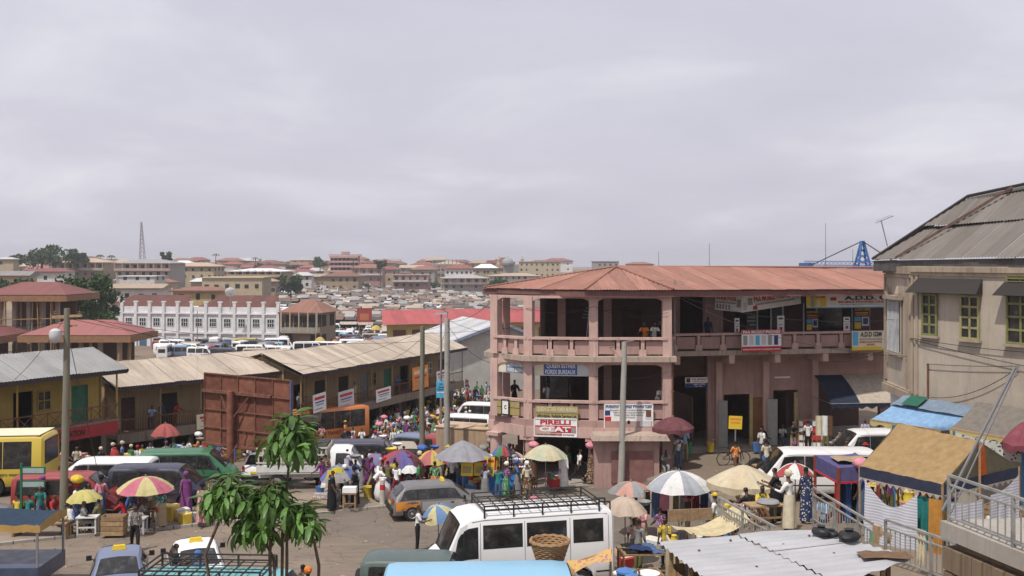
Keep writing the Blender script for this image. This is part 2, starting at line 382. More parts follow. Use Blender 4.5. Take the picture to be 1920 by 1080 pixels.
def drape(name, mat, left, right, off, nu=40, nv=10):       # strip between two plan polylines, following the ground
    def pl(P, u):
        ds = [0]
        for a, b in zip(P, P[1:]): ds.append(ds[-1] + math.dist(a, b))
        s = u * ds[-1]
        for i in range(len(P) - 1):
            if s <= ds[i + 1] + 1e-9: k = (s - ds[i]) / (ds[i + 1] - ds[i]); return (P[i][0] + (P[i + 1][0] - P[i][0]) * k, P[i][1] + (P[i + 1][1] - P[i][1]) * k)
    def f(u, v):
        a, b = pl(left, u), pl(right, u); x, y = a[0] + (b[0] - a[0]) * v, a[1] + (b[1] - a[1]) * v
        return (x, y, T(x, y) + off)
    o = MB().sheet(f, nu, nv).obj(name, mat, smooth=60); return struct(o), pl
def pp(px, py): p = gnd(px, py); return (p.x, p.y)
KF = [pp(*q) for q in ((-140, 1040), (125, 1010), (350, 990), (607, 965), (735, 952), (860, 938), (1000, 925), (1150, 912), (1290, 896))]
KB = [pp(*q) for q in ((-140, 985), (125, 968), (350, 948), (607, 926), (735, 915), (860, 903), (1000, 890), (1110, 886), (1250, 880))]
near = [(x, 24.5 if x < 3 else 31 - .0 * x) for x, _ in KF]
drape('road', ROAD, [(a[0], 23.6 + max(0, a[0] - 1) * 2.3) for a in KF], KF, .03, 70, 40)
drape('road', ROAD, [(a[0] - .4, a[1] + .1) for a in KB], [(-34, 56), (-27, 57), (-22, 58), (-16.5, 62), (-12.5, 68), (-9, 75), (-6, 82), (-2, 92), (0, 100)][:9], .03, 60, 20)
PAVE = mwall('dusty_paving', (.25, .205, .16), amt=.35)
_, pl = drape('pavement', PAVE, KF, KB, .13, 80, 6)
kerb = thing('kerb', 'worn concrete kerb of long blocks along the far side of the road', 'kerb', (0, 45, 0)); kerb['kind'] = 'structure'
del kerb['category']
NK = 46
for i in range(NK):
    a, b = pl(KF, i / NK + .0006), pl(KF, (i + 1) / NK - .0006); mb = MB(); za_, zb_ = T(*a), T(*b); j = R.uniform(-.012, .012)
    mb.bar((a[0], a[1] - .06 + j, za_ + .06), (b[0], b[1] - .06 + j, zb_ + .06), .15, .17 + R.uniform(-.01, .015)); W(mb, 'kerb_stone', CONC, kerb)
# ---------------------------------------------------------------- helpers for facades
def onwall(px, A, B):          # where the sight line of a pixel column meets the plan line A-B
    k = (px - 960) / F; ax, ay = A[0], A[1]; dx_, dy_ = B[0] - ax, B[1] - ay
    t = (k * ay - ax) / (dx_ - k * dy_); return Vector((ax + dx_ * t, ay + dy_ * t, 0))
def zat(py, d): return CZ + (HZ - py) * d / F
def wbox(mb, P, X, n, w, h, dep, mi=0, z=None):     # box on a wall: P = bottom left on the face, dep outwards (negative = inwards)
    P = Vector(P); Z = Vector((0, 0, 1)); q = [P, P + X * w, P + X * w + Z * h, P + Z * h]
    if z is not None: q = [Vector((a.x, a.y, a.z + z)) for a in q]
    return mb.slab(q, dep, mi)
def window(parent, P, X, n, w, h, frame, glass=GLASS, cols=2, rows=2, sill=None, rec=.0, fw=.06, name='window'):
    P = Vector(P); mb = MB(); wbox(mb, P - n * .02, X, n, w, h, .03); o = W(mb, name, glass, parent)
    fb = MB(); Z = Vector((0, 0, 1))
    for i in range(cols + 1): wbox(fb, P + X * (w * i / cols - fw / 2) + n * .012, X, n, fw, h, .05 if i in (0, cols) else .03)
    for j in range(rows + 1): wbox(fb, P + Z * (h * j / rows - fw / 2) + n * .014 - X * fw * .6, X, n, w + fw * 1.2, fw, .05 if j in (0, rows) else .028)
    f = fb.obj('frame', frame, o, (0, 0, 0))
    if sill:
        sb = MB(); wbox(sb, P - Z * .12 - X * .1 - n * .01, X, n, w + .2, .08, .14); sb.obj('sill', sill, o, (0, 0, 0))
    return o
def arch(mb, A, B, zt, zb, r, th, n):           # beam with rounded corners between two columns
    A, B = Vector(A), Vector(B); X = (B - A); w = X.length; X.normalize(); us = [0] + [r * (1 - math.cos(a * PI / 16)) for a in range(1, 9)]; us = us + [w - u for u in us[::-1]]
    def zl(u):
        k = min(u, w - u)
        return zb if k >= r else zb - r + math.sqrt(max(0, r * r - (r - k) ** 2))
    vs = []
    for u in us:
        p = A + X * u
        for dn in (0, -th): vs += [(p.x + n.x * dn, p.y + n.y * dn, zl(u)), (p.x + n.x * dn, p.y + n.y * dn, zt)]
    fs = []
    for i in range(len(us) - 1):
        a, b = i * 4, i * 4 + 4; fs += [(a, b, b + 1, a + 1), (a + 3, b + 3, b + 2, a + 2), (a + 2, b + 2, b, a), (a + 1, b + 1, b + 3, a + 3)]
    return mb.add(vs, fs)
V3 = lambda x, y, z=0: Vector((x, y, z))
UP = V3(0, 0, 1)
# ---------------------------------------------------------------- pink corner building
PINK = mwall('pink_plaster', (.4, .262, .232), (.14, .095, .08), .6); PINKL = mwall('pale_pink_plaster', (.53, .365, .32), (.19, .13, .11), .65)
LEDGE = mwall('stained_ledge', (.42, .33, .27), (.07, .06, .05), .9); FASC = mp('maroon_fascia', (.17, .085, .075), .8, .2)
PTIN = mtin('red_rust_tin', (.28, .13, .097), (.35, .22, .15), .8, .68, rnd=.14); MARO = mp('maroon_shutter', (.07, .03, .028), .7, .25)
INW = mwall('shade_toned_inner_wall', (.13, .085, .072), amt=.5)  # pink darkened in the colour itself for the shade deep inside
PB = thing('corner_building', 'pink arcaded corner building with rust red hipped tin roof', 'building', (5, 53, .3))
Cs = [V3(-.8, 51.5), V3(.85, 50.3), V3(4.0, 49.8), V3(7.6, 49.8)]
S = [V3(-1.45, 52.3), V3(.55, 49.75), V3(3.95, 49.2), V3(8.0, 49.2), V3(8.15, 52.15), V3(22, 55.1), V3(21, 62), V3(-.6, 58)]
for z0, z1 in ((5.9, 6.15), (2.62, 3.0)):
    poly = S if z1 > 5 else [V3(-1.2, 52.2), V3(.65, 49.95), V3(3.97, 49.45), V3(7.9, 49.45), V3(8.1, 57), V3(-.6, 57.5)]
    W(MB().prism(poly, z0, z1), 'floor_slab', LEDGE if z1 > 5 else PINK, PB)
mb = MB()
for a, b in zip([V3(-1.15, 52.1), V3(.68, 49.98), V3(3.98, 49.48)], [V3(.68, 49.98), V3(3.98, 49.48), V3(7.88, 49.48)]):
    mb.bar((a.x, a.y, 2.42), (b.x, b.y, 2.42), .18, .5)
W(mb, 'beam', PINKL, PB)
rows_ = ((6.15, 9.1, 8.98), (3.0, 5.9, 5.72))
for i, c in enumerate(Cs):
    X_ = (Cs[min(i + 1, 3)] - Cs[max(i - 1, 0)]).normalized(); rz = math.atan2(X_.y, X_.x)
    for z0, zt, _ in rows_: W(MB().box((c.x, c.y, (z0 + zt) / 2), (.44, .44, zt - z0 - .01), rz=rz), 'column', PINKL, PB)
    g = T(c.x, c.y); mb = MB()
    if i < 2: mb.lathe([(.3, g), (.3, 2.0)], 16, (c.x, c.y, 0)).box((c.x, c.y, 2.08), (.75, .75, .17), rz=rz)
    else: mb.box((c.x, c.y, (g + 2.0) / 2), (.5, .5, 2.0 - g), rz=rz).box((c.x, c.y, 2.08), (.8, .7, .17), rz=rz)
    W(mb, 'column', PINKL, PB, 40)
for c in (V3(-.3, 55.6), V3(2.6, 53.2), V3(5.0, 53.1)):
    for z0, zt, _ in rows_: W(MB().box((c.x, c.y, (z0 + zt) / 2), (.4, .4, zt - z0 - .02)), 'column', PINK, PB)
for a, b in zip(Cs, Cs[1:]):
    X_ = (b - a).normalized(); n_ = X_.cross(UP)
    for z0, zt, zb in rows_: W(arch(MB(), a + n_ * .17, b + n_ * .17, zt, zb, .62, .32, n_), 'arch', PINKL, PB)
def balustrade(A, B, z, n_post, h=1.15, parent=PB, pm=PINKL, qm=PINK):
    A, B = V3(A.x, A.y, z), V3(B.x, B.y, z); X_, Z_, n_ = basis(A, B); w = (B - A).length
    mb = MB().bar(A + UP * (h - .06), B + UP * (h - .06), .3, .12); W(mb, 'rail', pm, parent)
    st = w / n_post
    for i in range(n_post + 1):
        p = A + X_ * st * i
        W(MB().box((p.x, p.y, z + .02 + (h - .14) / 2), (.17, .17, h - .16), rz=math.atan2(X_.y, X_.x)).box((p.x, p.y, z + .16), (.36, .2, .3), rz=math.atan2(X_.y, X_.x), top=.9), 'baluster', pm, parent)
        if i < n_post:
            mb = MB(); wbox(mb, p + X_ * .16 + UP * .1 - n_ * .06, X_, n_, st - .32, h * .68, .07); W(mb, 'balustrade_panel', qm, parent)
nr_ = lambda a, b: (b - a).normalized().cross(UP)
for z, h in ((6.15, .92), (3.0, .96)):
    for (a, b), k in zip(zip(Cs, Cs[1:]), (3, 3, 3)): balustrade(a + nr_(a, b) * .12, b + nr_(a, b) * .12, z, k, h)
balustrade(V3(7.85, 49.9), V3(8.3, 52.3), 6.15, 2, .92); balustrade(V3(8.35, 52.35), V3(21.6, 55.15), 6.15, 10, .92)
# inner walls of the corner part
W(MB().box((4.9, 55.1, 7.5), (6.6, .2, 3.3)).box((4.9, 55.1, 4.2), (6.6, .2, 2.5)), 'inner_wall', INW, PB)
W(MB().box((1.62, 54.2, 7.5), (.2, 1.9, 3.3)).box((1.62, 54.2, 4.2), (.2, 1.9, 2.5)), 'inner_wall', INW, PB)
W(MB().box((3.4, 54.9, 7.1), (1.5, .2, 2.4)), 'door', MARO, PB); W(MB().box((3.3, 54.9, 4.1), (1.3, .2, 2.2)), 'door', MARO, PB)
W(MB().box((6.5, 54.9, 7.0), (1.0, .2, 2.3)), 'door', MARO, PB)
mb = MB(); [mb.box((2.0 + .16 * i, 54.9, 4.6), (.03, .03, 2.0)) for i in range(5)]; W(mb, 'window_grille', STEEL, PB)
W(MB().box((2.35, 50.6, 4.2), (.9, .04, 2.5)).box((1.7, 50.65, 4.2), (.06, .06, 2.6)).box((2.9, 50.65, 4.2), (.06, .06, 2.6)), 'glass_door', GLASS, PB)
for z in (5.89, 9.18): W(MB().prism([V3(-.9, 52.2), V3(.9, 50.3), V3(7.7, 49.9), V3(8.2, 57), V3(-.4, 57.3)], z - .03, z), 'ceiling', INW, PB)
# ground floor of the corner part: dark open shop, stair kiosk
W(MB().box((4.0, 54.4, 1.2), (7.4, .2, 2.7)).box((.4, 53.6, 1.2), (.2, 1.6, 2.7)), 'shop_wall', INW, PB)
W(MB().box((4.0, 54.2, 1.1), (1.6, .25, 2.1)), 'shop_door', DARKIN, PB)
g = T(5.5, 49)
W(MB().box((5.5, 49.0, (g + 2.2) / 2 - .1), (3.1, 1.0, 2.2 - g + .2)), 'kiosk_wall', PINK, PB)
W(MB().box((5.75, 48.47, .95), (2.0, .08, 1.5)), 'kiosk_panel', mp('dull_maroon_panel', (.22, .11, .1), .8, .2), PB)
mb = MB(); mb.box((5.65, 48.85, 2.4), (3.7, 1.7, .24), top=.93); W(mb, 'kiosk_canopy', LEDGE, PB)
W(MB().prism([(-1.0, 52), (.9, 49.3), (3.6, 48.7), (8, 48.1), (8.2, 57), (-.5, 57)], T(4, 50) - .3, T(4, 50) + .22), 'plinth', CONC, PB)
# wing: walls
G0, G1 = V3(8.2, 54.0), V3(22, 57.05); Xw = (G1 - G0).normalized(); nw = Xw.cross(UP); gz = .68
def wseg(p0, p1, z0, z1, name, mat, dep=.25, off=0):
    a, b = onwall(p0, G0, G1), onwall(p1, G0, G1); mb = MB(); wbox(mb, V3(a.x, a.y, z0) + nw * off, Xw, nw, (b - a).length, z1 - z0, -dep); return W(mb, name, mat, PB)
for p0, p1 in ((1327, 1357), (1411, 1450), (1496, 1527), (1650, 1720)): wseg(p0, p1, gz - .2, 5.88, 'wall', PINK)
wseg(1357, 1411, 3.6, 5.88, 'wall', PINK); wseg(1450, 1496, 3.75, 5.88, 'wall', PINK); wseg(1527, 1650, 4.3, 5.88, 'wall', PINK)
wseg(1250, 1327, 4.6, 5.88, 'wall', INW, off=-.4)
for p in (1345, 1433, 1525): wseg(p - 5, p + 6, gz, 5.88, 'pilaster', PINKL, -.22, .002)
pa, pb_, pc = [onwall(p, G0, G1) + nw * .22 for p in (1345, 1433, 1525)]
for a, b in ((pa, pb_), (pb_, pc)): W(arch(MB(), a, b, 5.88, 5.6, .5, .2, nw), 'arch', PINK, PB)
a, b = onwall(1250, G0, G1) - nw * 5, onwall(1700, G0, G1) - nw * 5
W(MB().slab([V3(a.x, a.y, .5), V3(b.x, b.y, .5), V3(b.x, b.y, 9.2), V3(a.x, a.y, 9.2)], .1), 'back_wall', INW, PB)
W(MB().prism([G0 + nw * 1.0, G1 + nw * 1.0, G1 - nw * 5, G0 - nw * 5], gz - .4, gz + .12), 'plinth', CONC, PB)
for p in (1302, 1432, 1480): wseg(p, p + 2, gz + .1, 3.5, 'partition', INW, 4.0, -.3)
for p0, p1 in ((1343, 1358), (1434, 1451)):
    a, b = onwall(p0, G0, G1) + nw * .3, onwall(p1, G0, G1) + nw * .42
    mb = MB(); k = 16
    mb.sheet(lambda u, v: a.lerp(b, u) + nw * (.03 * math.sin(u * k * PI)) + UP * (gz + .15 + 2.5 * v), 32, 1); W(mb, 'shutter', mp('pale_shutter', (.5, .5, .48), .5, .12), PB)
for p0, p1 in ((1405, 1411), (1489, 1495)): wseg(p0, p1, gz + .1, 3.6, 'door_frame', mp('yellowed_wood', (.45, .36, .18), .8, .2), .1, .05)
wseg(1411, 1432, gz + .1, 3.4, 'door', mp('brown_door', (.19, .09, .04), .6, .25), .06, .08)
wseg(1452, 1480, 4.42, 4.5, 'lamp_strip', WHITE, -.08, .002)
for p in (1270, 1372, 1458, 1548, 1632):
    a = onwall(p, V3(8.2, 52.2), V3(22, 55.15)); mb = MB(); mb.bar(V3(a.x, a.y, 5.68) + nw * .03, V3(a.x, a.y, 5.6) - nw * 1.85, .3, .42); W(mb, 'bracket', PINKL, PB)
# wing: upper shops
wseg(1320, 1354, 6.15, 9.25, 'wall', PINK, .3, .12); wseg(1262, 1275, 6.15, 9.25, 'wall', PINK)
for i, (p0, p1, m_) in enumerate(((1354, 1380, MARO), (1380, 1398, DARKIN), (1398, 1420, GLASS), (1420, 1445, DARKIN), (1445, 1470, GLASS), (1470, 1505, MARO), (1505, 1530, DARKIN), (1530, 1580, GLASS), (1580, 1627, DARKIN), (1627, 1700, MARO))):
    wseg(p0, p1 - .4, 6.15, 8.5, 'shop_front', m_, .08, -.02 * (i % 2))
for p in (1418, 1444, 1466, 1505, 1529, 1596, 1628): wseg(p, p + 2.2, 6.15, 8.5, 'frame_post', LGREY, -.06, .005)
wseg(1354, 1700, 8.5, 9.25, 'wall', INW)
# roof
E0, E1, E2, E3 = V3(-1.5, 52.7, 9.42), V3(3.52, 48.9, 9.42), V3(7.85, 49.2, 9.42), V3(22, 53.7, 9.33); AP, RB = V3(5.6, 54.6, 10.5), V3(22.8, 59.2, 10.42)
EB, EC = V3(0.5, 60.5, 9.4), V3(21.5, 65, 9.3)
roof = W(MB().slab([AP + V3(0, 0, -.06), AP + V3(.5, .5, -.1), AP + V3(.4, 1, -.2)], .01), 'roof', PTIN, PB)
class _O: location = V3(0, 0, 0)
def facet_on(part, pts, mat, **k): facet(part, pts, mat, holder=_O, **k)
for pts in ([E2, E3, RB, AP], [E1, E2, AP], [E0, E1, AP], [EB, E0, AP], [EC, EB, AP, RB]): facet_on(roof, pts, PTIN, sw=.86, amp=.02, pitch=.15)
for a, b in ((AP, RB), (AP, E1), (AP, E2), (AP, E0)):
    mb = MB().tube([a + V3(0, 0, .03), b + V3(0, 0, .04)], .05, 6); mb.obj('ridge_cap', PTIN, roof, (0, 0, 0))
for a, b in ((EB, E0), (E0, E1), (E1, E2), (E2, E3)):
    d_ = V3(0, .14, -.2); W(MB().bar(a + d_, b + d_, .05, .3), 'fascia', FASC, PB)
W(MB().prism([E0 + V3(.2, .2), E1 + V3(0, .2), E2 + V3(0, .2), E3 + V3(0, .2), V3(21, 60), V3(.5, 57)], 9.2, 9.24), 'soffit', INW, PB)
# signs on the pink building
def wl(px, py, px2, A, B, off=.1):       # sign corners from pixel columns on a plan line, pushed outwards
    a, b = onwall(px, A, B), onwall(px2, A, B); n_ = (V3(*B[:2]) - V3(*A[:2])).normalized().cross(UP)
    a, b = a + n_ * off, b + n_ * off; a.z = zat(py, a.y); b.z = zat(py, b.y); b.z = a.z; return a, b
def hpx(p, d): return p * d / F
CA, CB, CC, CD = Cs
a, b = wl(1003, 703, 1104, CB, CC, .1)
sign('shop_sign', 'blue shop sign with white capitals hung in the middle arch of the first floor', a, b, hpx(23, 50), LGREY, [('QUEEN ESTHER', .22, .76, .54, .92, WHT), ('FOREX BUREAUX', .2, .76, .1, .46, WHT)], [(.17, .79, .02, .98, BLUE), (.0, .16, .05, .95, CREAM)], frame=LGREY)
a, b = wl(937, 697, 985, CA, CB, .1)
sign('shop_sign', 'faded blue sign in the narrow corner arch of the first floor', a, b, hpx(20, 51), LGREY, [('QUEEN ESTHER', .34, .97, .55, .9, WHT), ('FOREX BUREAU', .36, .97, .12, .46, WHT)], [(.3, 1, .02, .98, mp('faded_blue_print', (.16, .22, .3), .7)), (.02, .28, .1, .95, CREAM)])
a, b = wl(1006, 786, 1085, CB, CC, .36)
OLV = mp('olive_gold_board', (.36, .29, .12), .7)
sign('shop_sign', 'olive gold board with cream lettering fixed to the first floor balustrade', a, b, hpx(25, 50), OLV, [('QUEEN ESTHER FOREX BUREAU', .03, .97, .56, .92, CREAM), ('Affordable, Reliable Service-Ltd.', .03, .97, .1, .4, BLK)], [(.0, 1, .46, .49, BLK)])
a, b = wl(1004, 817, 1083, CB, CC, .42)
sign('shop_sign', 'white and red tyre sign below the olive gold board', a, b, hpx(33, 50), WHT, [('PIRELLI', .14, .86, .66, .92, RED, .04), ('CEAT', .12, .86, .26, .55, WHT, .05), ('BASHIR MOHAMMED KUDI ENTERPRISE', .06, .94, .04, .13, BLK)], [(.02, .98, .2, .6, RED), (.87, .97, .22, .52, GREY)], frame=WHITE)
a, b = wl(1132, 804, 1222, CC, CD, .34)
sign('photo_sign', 'white photo shop banner with blue heading on the first floor balustrade', a, b, hpx(45, 50), WHT, [('Adamu Digital Photo Lab', .02, .98, .83, .99, BLUE, .03), ('Processing & printing of school photographs', .12, .88, .73, .8, BLK), ('Taking & printing of passport photos', .18, .82, .63, .7, BLK), ('Printing from your digital cameras', .2, .8, .53, .6, BLK), ('Photo Coverage', .38, .64, .43, .5, BLK)], [(.86, .97, .48, .78, mp('brown_portrait_print', (.16, .07, .045), .7)), (.85, .99, .38, .48, LGREY), (.0, .14, .15, .5, RED), (.01, .12, .55, .76, NAVY), (.22, .34, .08, .26, GREY), (.48, .53, .2, .34, MARO), (.58, .68, .1, .28, GREY), (.74, .97, .1, .32, LGREY), (.5, 1, .0, .05, GREY)], frame=WHITE)
a, b = wl(948, 776, 961, CA, CB, .32)
sign('club_sign', 'small white square sign with black ring emblem on the corner balustrade', a, b, hpx(27, 51), WHT, [('C', .36, .66, .36, .64, BLK, .04)], frame=BLACK)
a, b = wl(937, 775, 979, CA, CB, .24)
sign('notice_board', 'olive board behind the ring emblem sign', a, b, hpx(26, 51), OLV, [], [(.0, 1, .5, .54, BLK)])
S1, S2 = V3(8.2, 52.1), V3(22, 55.05)
a, b = wl(1277, 727, 1318, G0, G1, .6)
sign('shop_sign', 'small white insurance sign above the dark passage entrance', a, b, hpx(19, 53), WHT, [('STAR ASSURANCE', .28, .98, .72, .92, BLK), ('COMPANY LIMITED', .3, .95, .52, .66, RED), ('AGENCY OFFICE', .35, .9, .26, .38, WHT), ('TEL. 051-', .4, .8, .08, .18, WHT)], [(0, 1, 0, .44, NAVY), (.04, .22, .5, .95, MARO)])
a, b = wl(1386, 660, 1460, S1, S2, .3)
sign('phone_sign', 'red and white phone shop board fixed to the upper balustrade', a, b, hpx(41, 53), WHT, [('PAA MOBILE PHONES', .03, .97, .83, .97, WHT, .03), ('MOBILE PHONES AND ACCESSORIES, REPAIRS', .03, .97, .06, .14, WHT)], [(0, 1, .8, 1, RED), (0, 1, 0, .24, RED)] + [(.04 + k * .155, .14 + k * .155, .3, .74, (GREY, LGREY, SKY, LGREY, GREY, NAVY)[k]) for k in range(6)])
a, b = wl(1592, 657, 1662, S1, S2, .3)
sign('phone_sign', 'cream phone board with yellow foot fixed to the upper balustrade', a, b, hpx(36, 54), CREAM, [('A.D.D GSM', .22, .78, .7, .95, BLK, .03), ('MOBILE PHONE UNLOCKING', .2, .8, .52, .62, GREY), ('MOBILE PHONE SOFTWARE', .2, .8, .38, .47, RED), ('REPAIRS', .4, .6, .24, .33, RED)], [(0, 1, 0, .17, YEL), (.02, .16, .25, .96, SKY), (.8, .96, .1, .5, WHT), (.82, .98, .6, 1.0, WHT)])
a, b = wl(1508, 578, 1690, G0 + nw * 1.8, G1 + nw * 1.8, .25)
sign('phone_sign', 'long pale shop sign with black heading and yellow end under the eave', a, b, hpx(25, 54), WHT, [('A.D.D. GSM', .38, .96, .58, .92, BLK, .04), ('MOBILE PHONES UNLOCKING', .32, .99, .36, .52, RED, .03), ('the most experienced mobile phone unlocking expert', .34, .96, .22, .3, BLK), ('A.D.D GSM', .04, .18, .76, .9, BLK)], [(0, .2, 0, 1, YEL), (0, 1, 0, .07, SKY), (.04, .08, .1, .7, GREY), (.1, .14, .1, .6, CREAM), (.24, .3, .55, .8, RED)])
q = onwall(1391, G0 + nw * 2.0, G1 + nw * 2.0); q.z = zat(586, q.y); e_ = onwall(1340, G0 + nw * .6, G1 + nw * .6); e_.z = q.z + .1; r_ = onwall(1502, G0 + nw * .9, G1 + nw * .9); r_.z = q.z + .38
sign('phone_sign', 'short left face of the angled red lettered phone sign under the eave', e_, q, .82, WHT, [('PAA MOBILE PHONES', .05, .78, .66, .92, RED, .03), ('ACCESSORIES AND REPAIRS', .05, .78, .48, .58, BLK)], [(.06 + k * .11, .13 + k * .11, .1, .4, GREY) for k in range(5)] + [(.8, .95, .3, .8, GREY)])
sign('phone_sign', 'long right face of the angled red lettered phone sign under the eave', q + V3(.03, .02), r_, .82, WHT, [('PAA MOBILE PHONES', .2, .83, .52, .9, RED, .04), ('UNLOCKING, REPAIRS, SALES OF PHONES & ACCESSORIES', .22, .88, .3, .44, BLK)], [(.1, .18, .4, .85, GREY), (.02, .08, .1, .6, LGREY), (.18, .25, .06, .3, RED), (.86, .98, .35, .9, LGREY)])
for px, py, w_, h_, mt, txt, lb in ((1509, 622, 23, 40, MARO, 'A.D.D-GSM', 'narrow maroon phone poster with yellow heading at the glass shop door'), (1598, 620, 30, 44, MARO, 'A.D.D-GSM', 'wider maroon phone poster with yellow heading above the cream phone board')):
    a, b = wl(px, py, px + w_, G0, G1, .15)
    sign('poster', lb, a, b, hpx(h_, 55), mp('poster_maroon', (.1, .03, .05), .5), [(txt, .04, .96, .88, .98, YEL, .03)], [(.05, .45, .4, .6, SKY), (.5, .95, .2, .6, LGREY), (.58, .88, .28, .54, NAVY), (.05, .45, .08, .36, YEL), (.1, .9, .66, .7, ORG), (.1, .9, .75, .79, YEL)], group='phone posters')
for px, py, w_, h_, lb in ((1376, 629, 9, 32, 'narrow white price list hung beside the angled sign'), (1456, 627, 13, 35, 'white price list with red edge on a post'), (1580, 622, 12, 28, 'small white notice with red mark between the maroon posters')):
    a, b = wl(px, py, px + w_, G0 + nw * 1.2, G1 + nw * 1.2, .1)
    sign('notice', lb, a, b, hpx(h_, 54), WHT, [], [(.2, .8, .8, .9, MARO), (.2, .8, .5, .55, GREY), (.3, .7, .2, .4, RED)])
a, b = wl(1398, 618, 1417, G0, G1, .1)
sign('poster', 'dark chalk notice on the shop door behind the angled sign', a, b, hpx(28, 55), mp('slate_board', (.09, .085, .075), .7), [('PHONES', .1, .9, .74, .9, LGREY), ('REPAIRS', .1, .9, .5, .64, LGREY), ('OPEN', .3, .9, .26, .38, LGREY)])
mb = MB(); p = atd(1097, 565, 50.8); mb.tube([(p.x - .02, p.y, 5.9), (p.x + .25, p.y, 8.9)], .025, 6)
for k in range(4): mb.bar((p.x - .15 + .05 * k, p.y, 8.0 + .16 * k), (p.x + .5 + .02 * k, p.y, 7.86 + .16 * k), .02)
tag(mb.obj('antenna', STEEL), 'thin rooftop aerial on the upper balcony of the pink building', 'antenna')
mb = MB(); p = atd(1265, 560, 50.6); mb.tube([(p.x, p.y, 5.9), (p.x, p.y, 9.9)], .03, 6).bar((p.x - .9, p.y, 9.85), (p.x + .6, p.y, 9.75), .025).bar((p.x + .2, p.y, 9.9), (p.x + .5, p.y, 9.6), .02)
tag(mb.obj('antenna', STEEL), 'tall aerial with crossbar at the step of the pink balcony', 'antenna')
# awning over the last shop of the wing
NAVYC = mcloth('navy_canvas', (.028, .035, .06)); CREAMC = mcloth('cream_canvas', (.42, .36, .29))
AW = thing('awning', 'navy canvas awning with cream top over the last wing shop', 'awning', onwall(1580, G0, G1) + V3(0, 0, gz))
w0, w1 = onwall(1522, G0, G1) + UP * 4.55, onwall(1690, G0, G1) + UP * 4.5; f0, f1 = w0 + nw * 1.9 + UP * -1.35 + Xw * .1, w1 + nw * 2.4 + UP * -1.3; w0 += nw * .26; w1 += nw * .26
mid0 = w0.lerp(f0, .5) + UP * .25; mid1 = w1.lerp(f1, .5) + UP * .25
qb = lambda a, b, c, t: a * (1 - t) ** 2 + b * 2 * t * (1 - t) + c * t * t
W(MB().sheet(lambda u, v: qb(w0, mid0, f0, v).lerp(qb(w1, mid1, f1, v), u * .3), 8, 10), 'canopy', NAVYC, AW, 60)
W(MB().sheet(lambda u, v: qb(w0, mid0, f0, v).lerp(qb(w1, mid1, f1, v), .3 + u * .7), 8, 10), 'canopy', CREAMC, AW, 60)
W(MB().sheet(lambda u, v: f0.lerp(f1, u) - UP * (.02 + v * (.22 + .06 * math.cos(u * 60))), 90, 1), 'valance', NAVYC, AW)
W(MB().tube([f0, f1], .025, 6).tube([f0, w0 - UP * 1.2], .02, 6).tube([f1, w1 - UP * 1.2], .02, 6), 'frame', STEEL, AW)
# ---------------------------------------------------------------- beige building on the right
BEIGE = mwall('beige_plaster', (.42, .365, .295), (.13, .1, .075), .4); BMOULD = mwall('beige_moulding', (.36, .29, .22), (.1, .07, .05), .7); LOWW = mwall('whitewash', (.6, .6, .62), (.2, .18, .16), .4)
BTIN = mtin('grey_weathered_tin', (.155, .138, .122), (.1, .075, .058), .6, .7, rnd=.14); LIME = mp('lime_paint', (.19, .19, .075), .7, .2)
BB = thing('corner_house', 'beige plastered house with weathered grey tin roof and lime window frames', 'building', (18, 34, 1))
P0, P1, P3 = V3(14.75, 40), V3(14.5, 36.8), V3(18.6, 27.6)
W(MB().prism([P0, P1, P3, V3(31, 33), V3(27, 46), V3(17, 44)], 5.9, 10.62), 'wall', BEIGE, BB)
W(MB().prism([P0 + V3(.25, 0), P1 + V3(.3, .05), P3 + V3(.25, .1), V3(30, 33), V3(27, 45), V3(17, 43.5)], .3, 5.9), 'wall', BEIGE, BB)
W(MB().prism([P0 + V3(.15, -.1), P1 + V3(.1, .4), P1 + V3(.9, .9), P0 + V3(.9, .4)], .5, 5.88), 'lower_wall', LOWW, BB)
Xb = (P3 - P1).normalized(); nb = Xb.cross(UP); Xy = (P1 - P0).normalized(); ny = Xy.cross(UP)
for z, h, d in ((5.75, .28, .16), (6.0, .1, .1), (10.2, .12, .07), (10.34, .26, .12)): mb = MB(); wbox(mb, P0 + UP * z, Xy, ny, 3.2, h, d); W(mb, 'moulding', BMOULD, BB)
for z, h, d in ((10.3, .12, .07), (10.42, .18, .12)): mb = MB(); wbox(mb, P1 + UP * z + Xb * .05, Xb, nb, 9.9, h, d); W(mb, 'moulding', BMOULD, BB)
for u, z0, h in ((-.02, 6.1, 4.2), (.12, 6.2, 3.2), (2.72, 6.2, 3.6), (2.98, 6.1, 4.2)): mb = MB(); wbox(mb, P0 + Xy * u + UP * z0, Xy, ny, .12, h, .07); W(mb, 'pilaster', BMOULD, BB)
for k in range(2): mb = MB(); wbox(mb, P1 + Xb * (.02 + .22 * k) + UP * 6, Xb, nb, .1, 4.3, .05); W(mb, 'pilaster', BMOULD, BB)
a = P0 + Xy * .55 + ny * .02; o = window(BB, V3(a.x, a.y, 7.35), Xy, ny, 1.6, 1.95, BMOULD, cols=1, rows=1, sill=BMOULD)
mb = MB(); [mb.bar(a + Xy * (.1 + .17 * k) + ny * .09 + UP * 7.36, a + Xy * (.1 + .17 * k) + ny * .09 + UP * 9.3, .03) for k in range(9)]; W(mb, 'window_grille', LGREY, BB)
mb = MB(); wbox(mb, a + UP * 9.35 - Xy * .15, Xy, ny, 1.9, .16, .22); [mb.lathe([(.09, 0), (.1, .1), (.05, .3), (.0, .4)], 8, tuple(a + Xy * u + ny * .12 + UP * 9.5)) for u in (.15, 1.45)]; W(mb, 'pediment', BMOULD, BB)
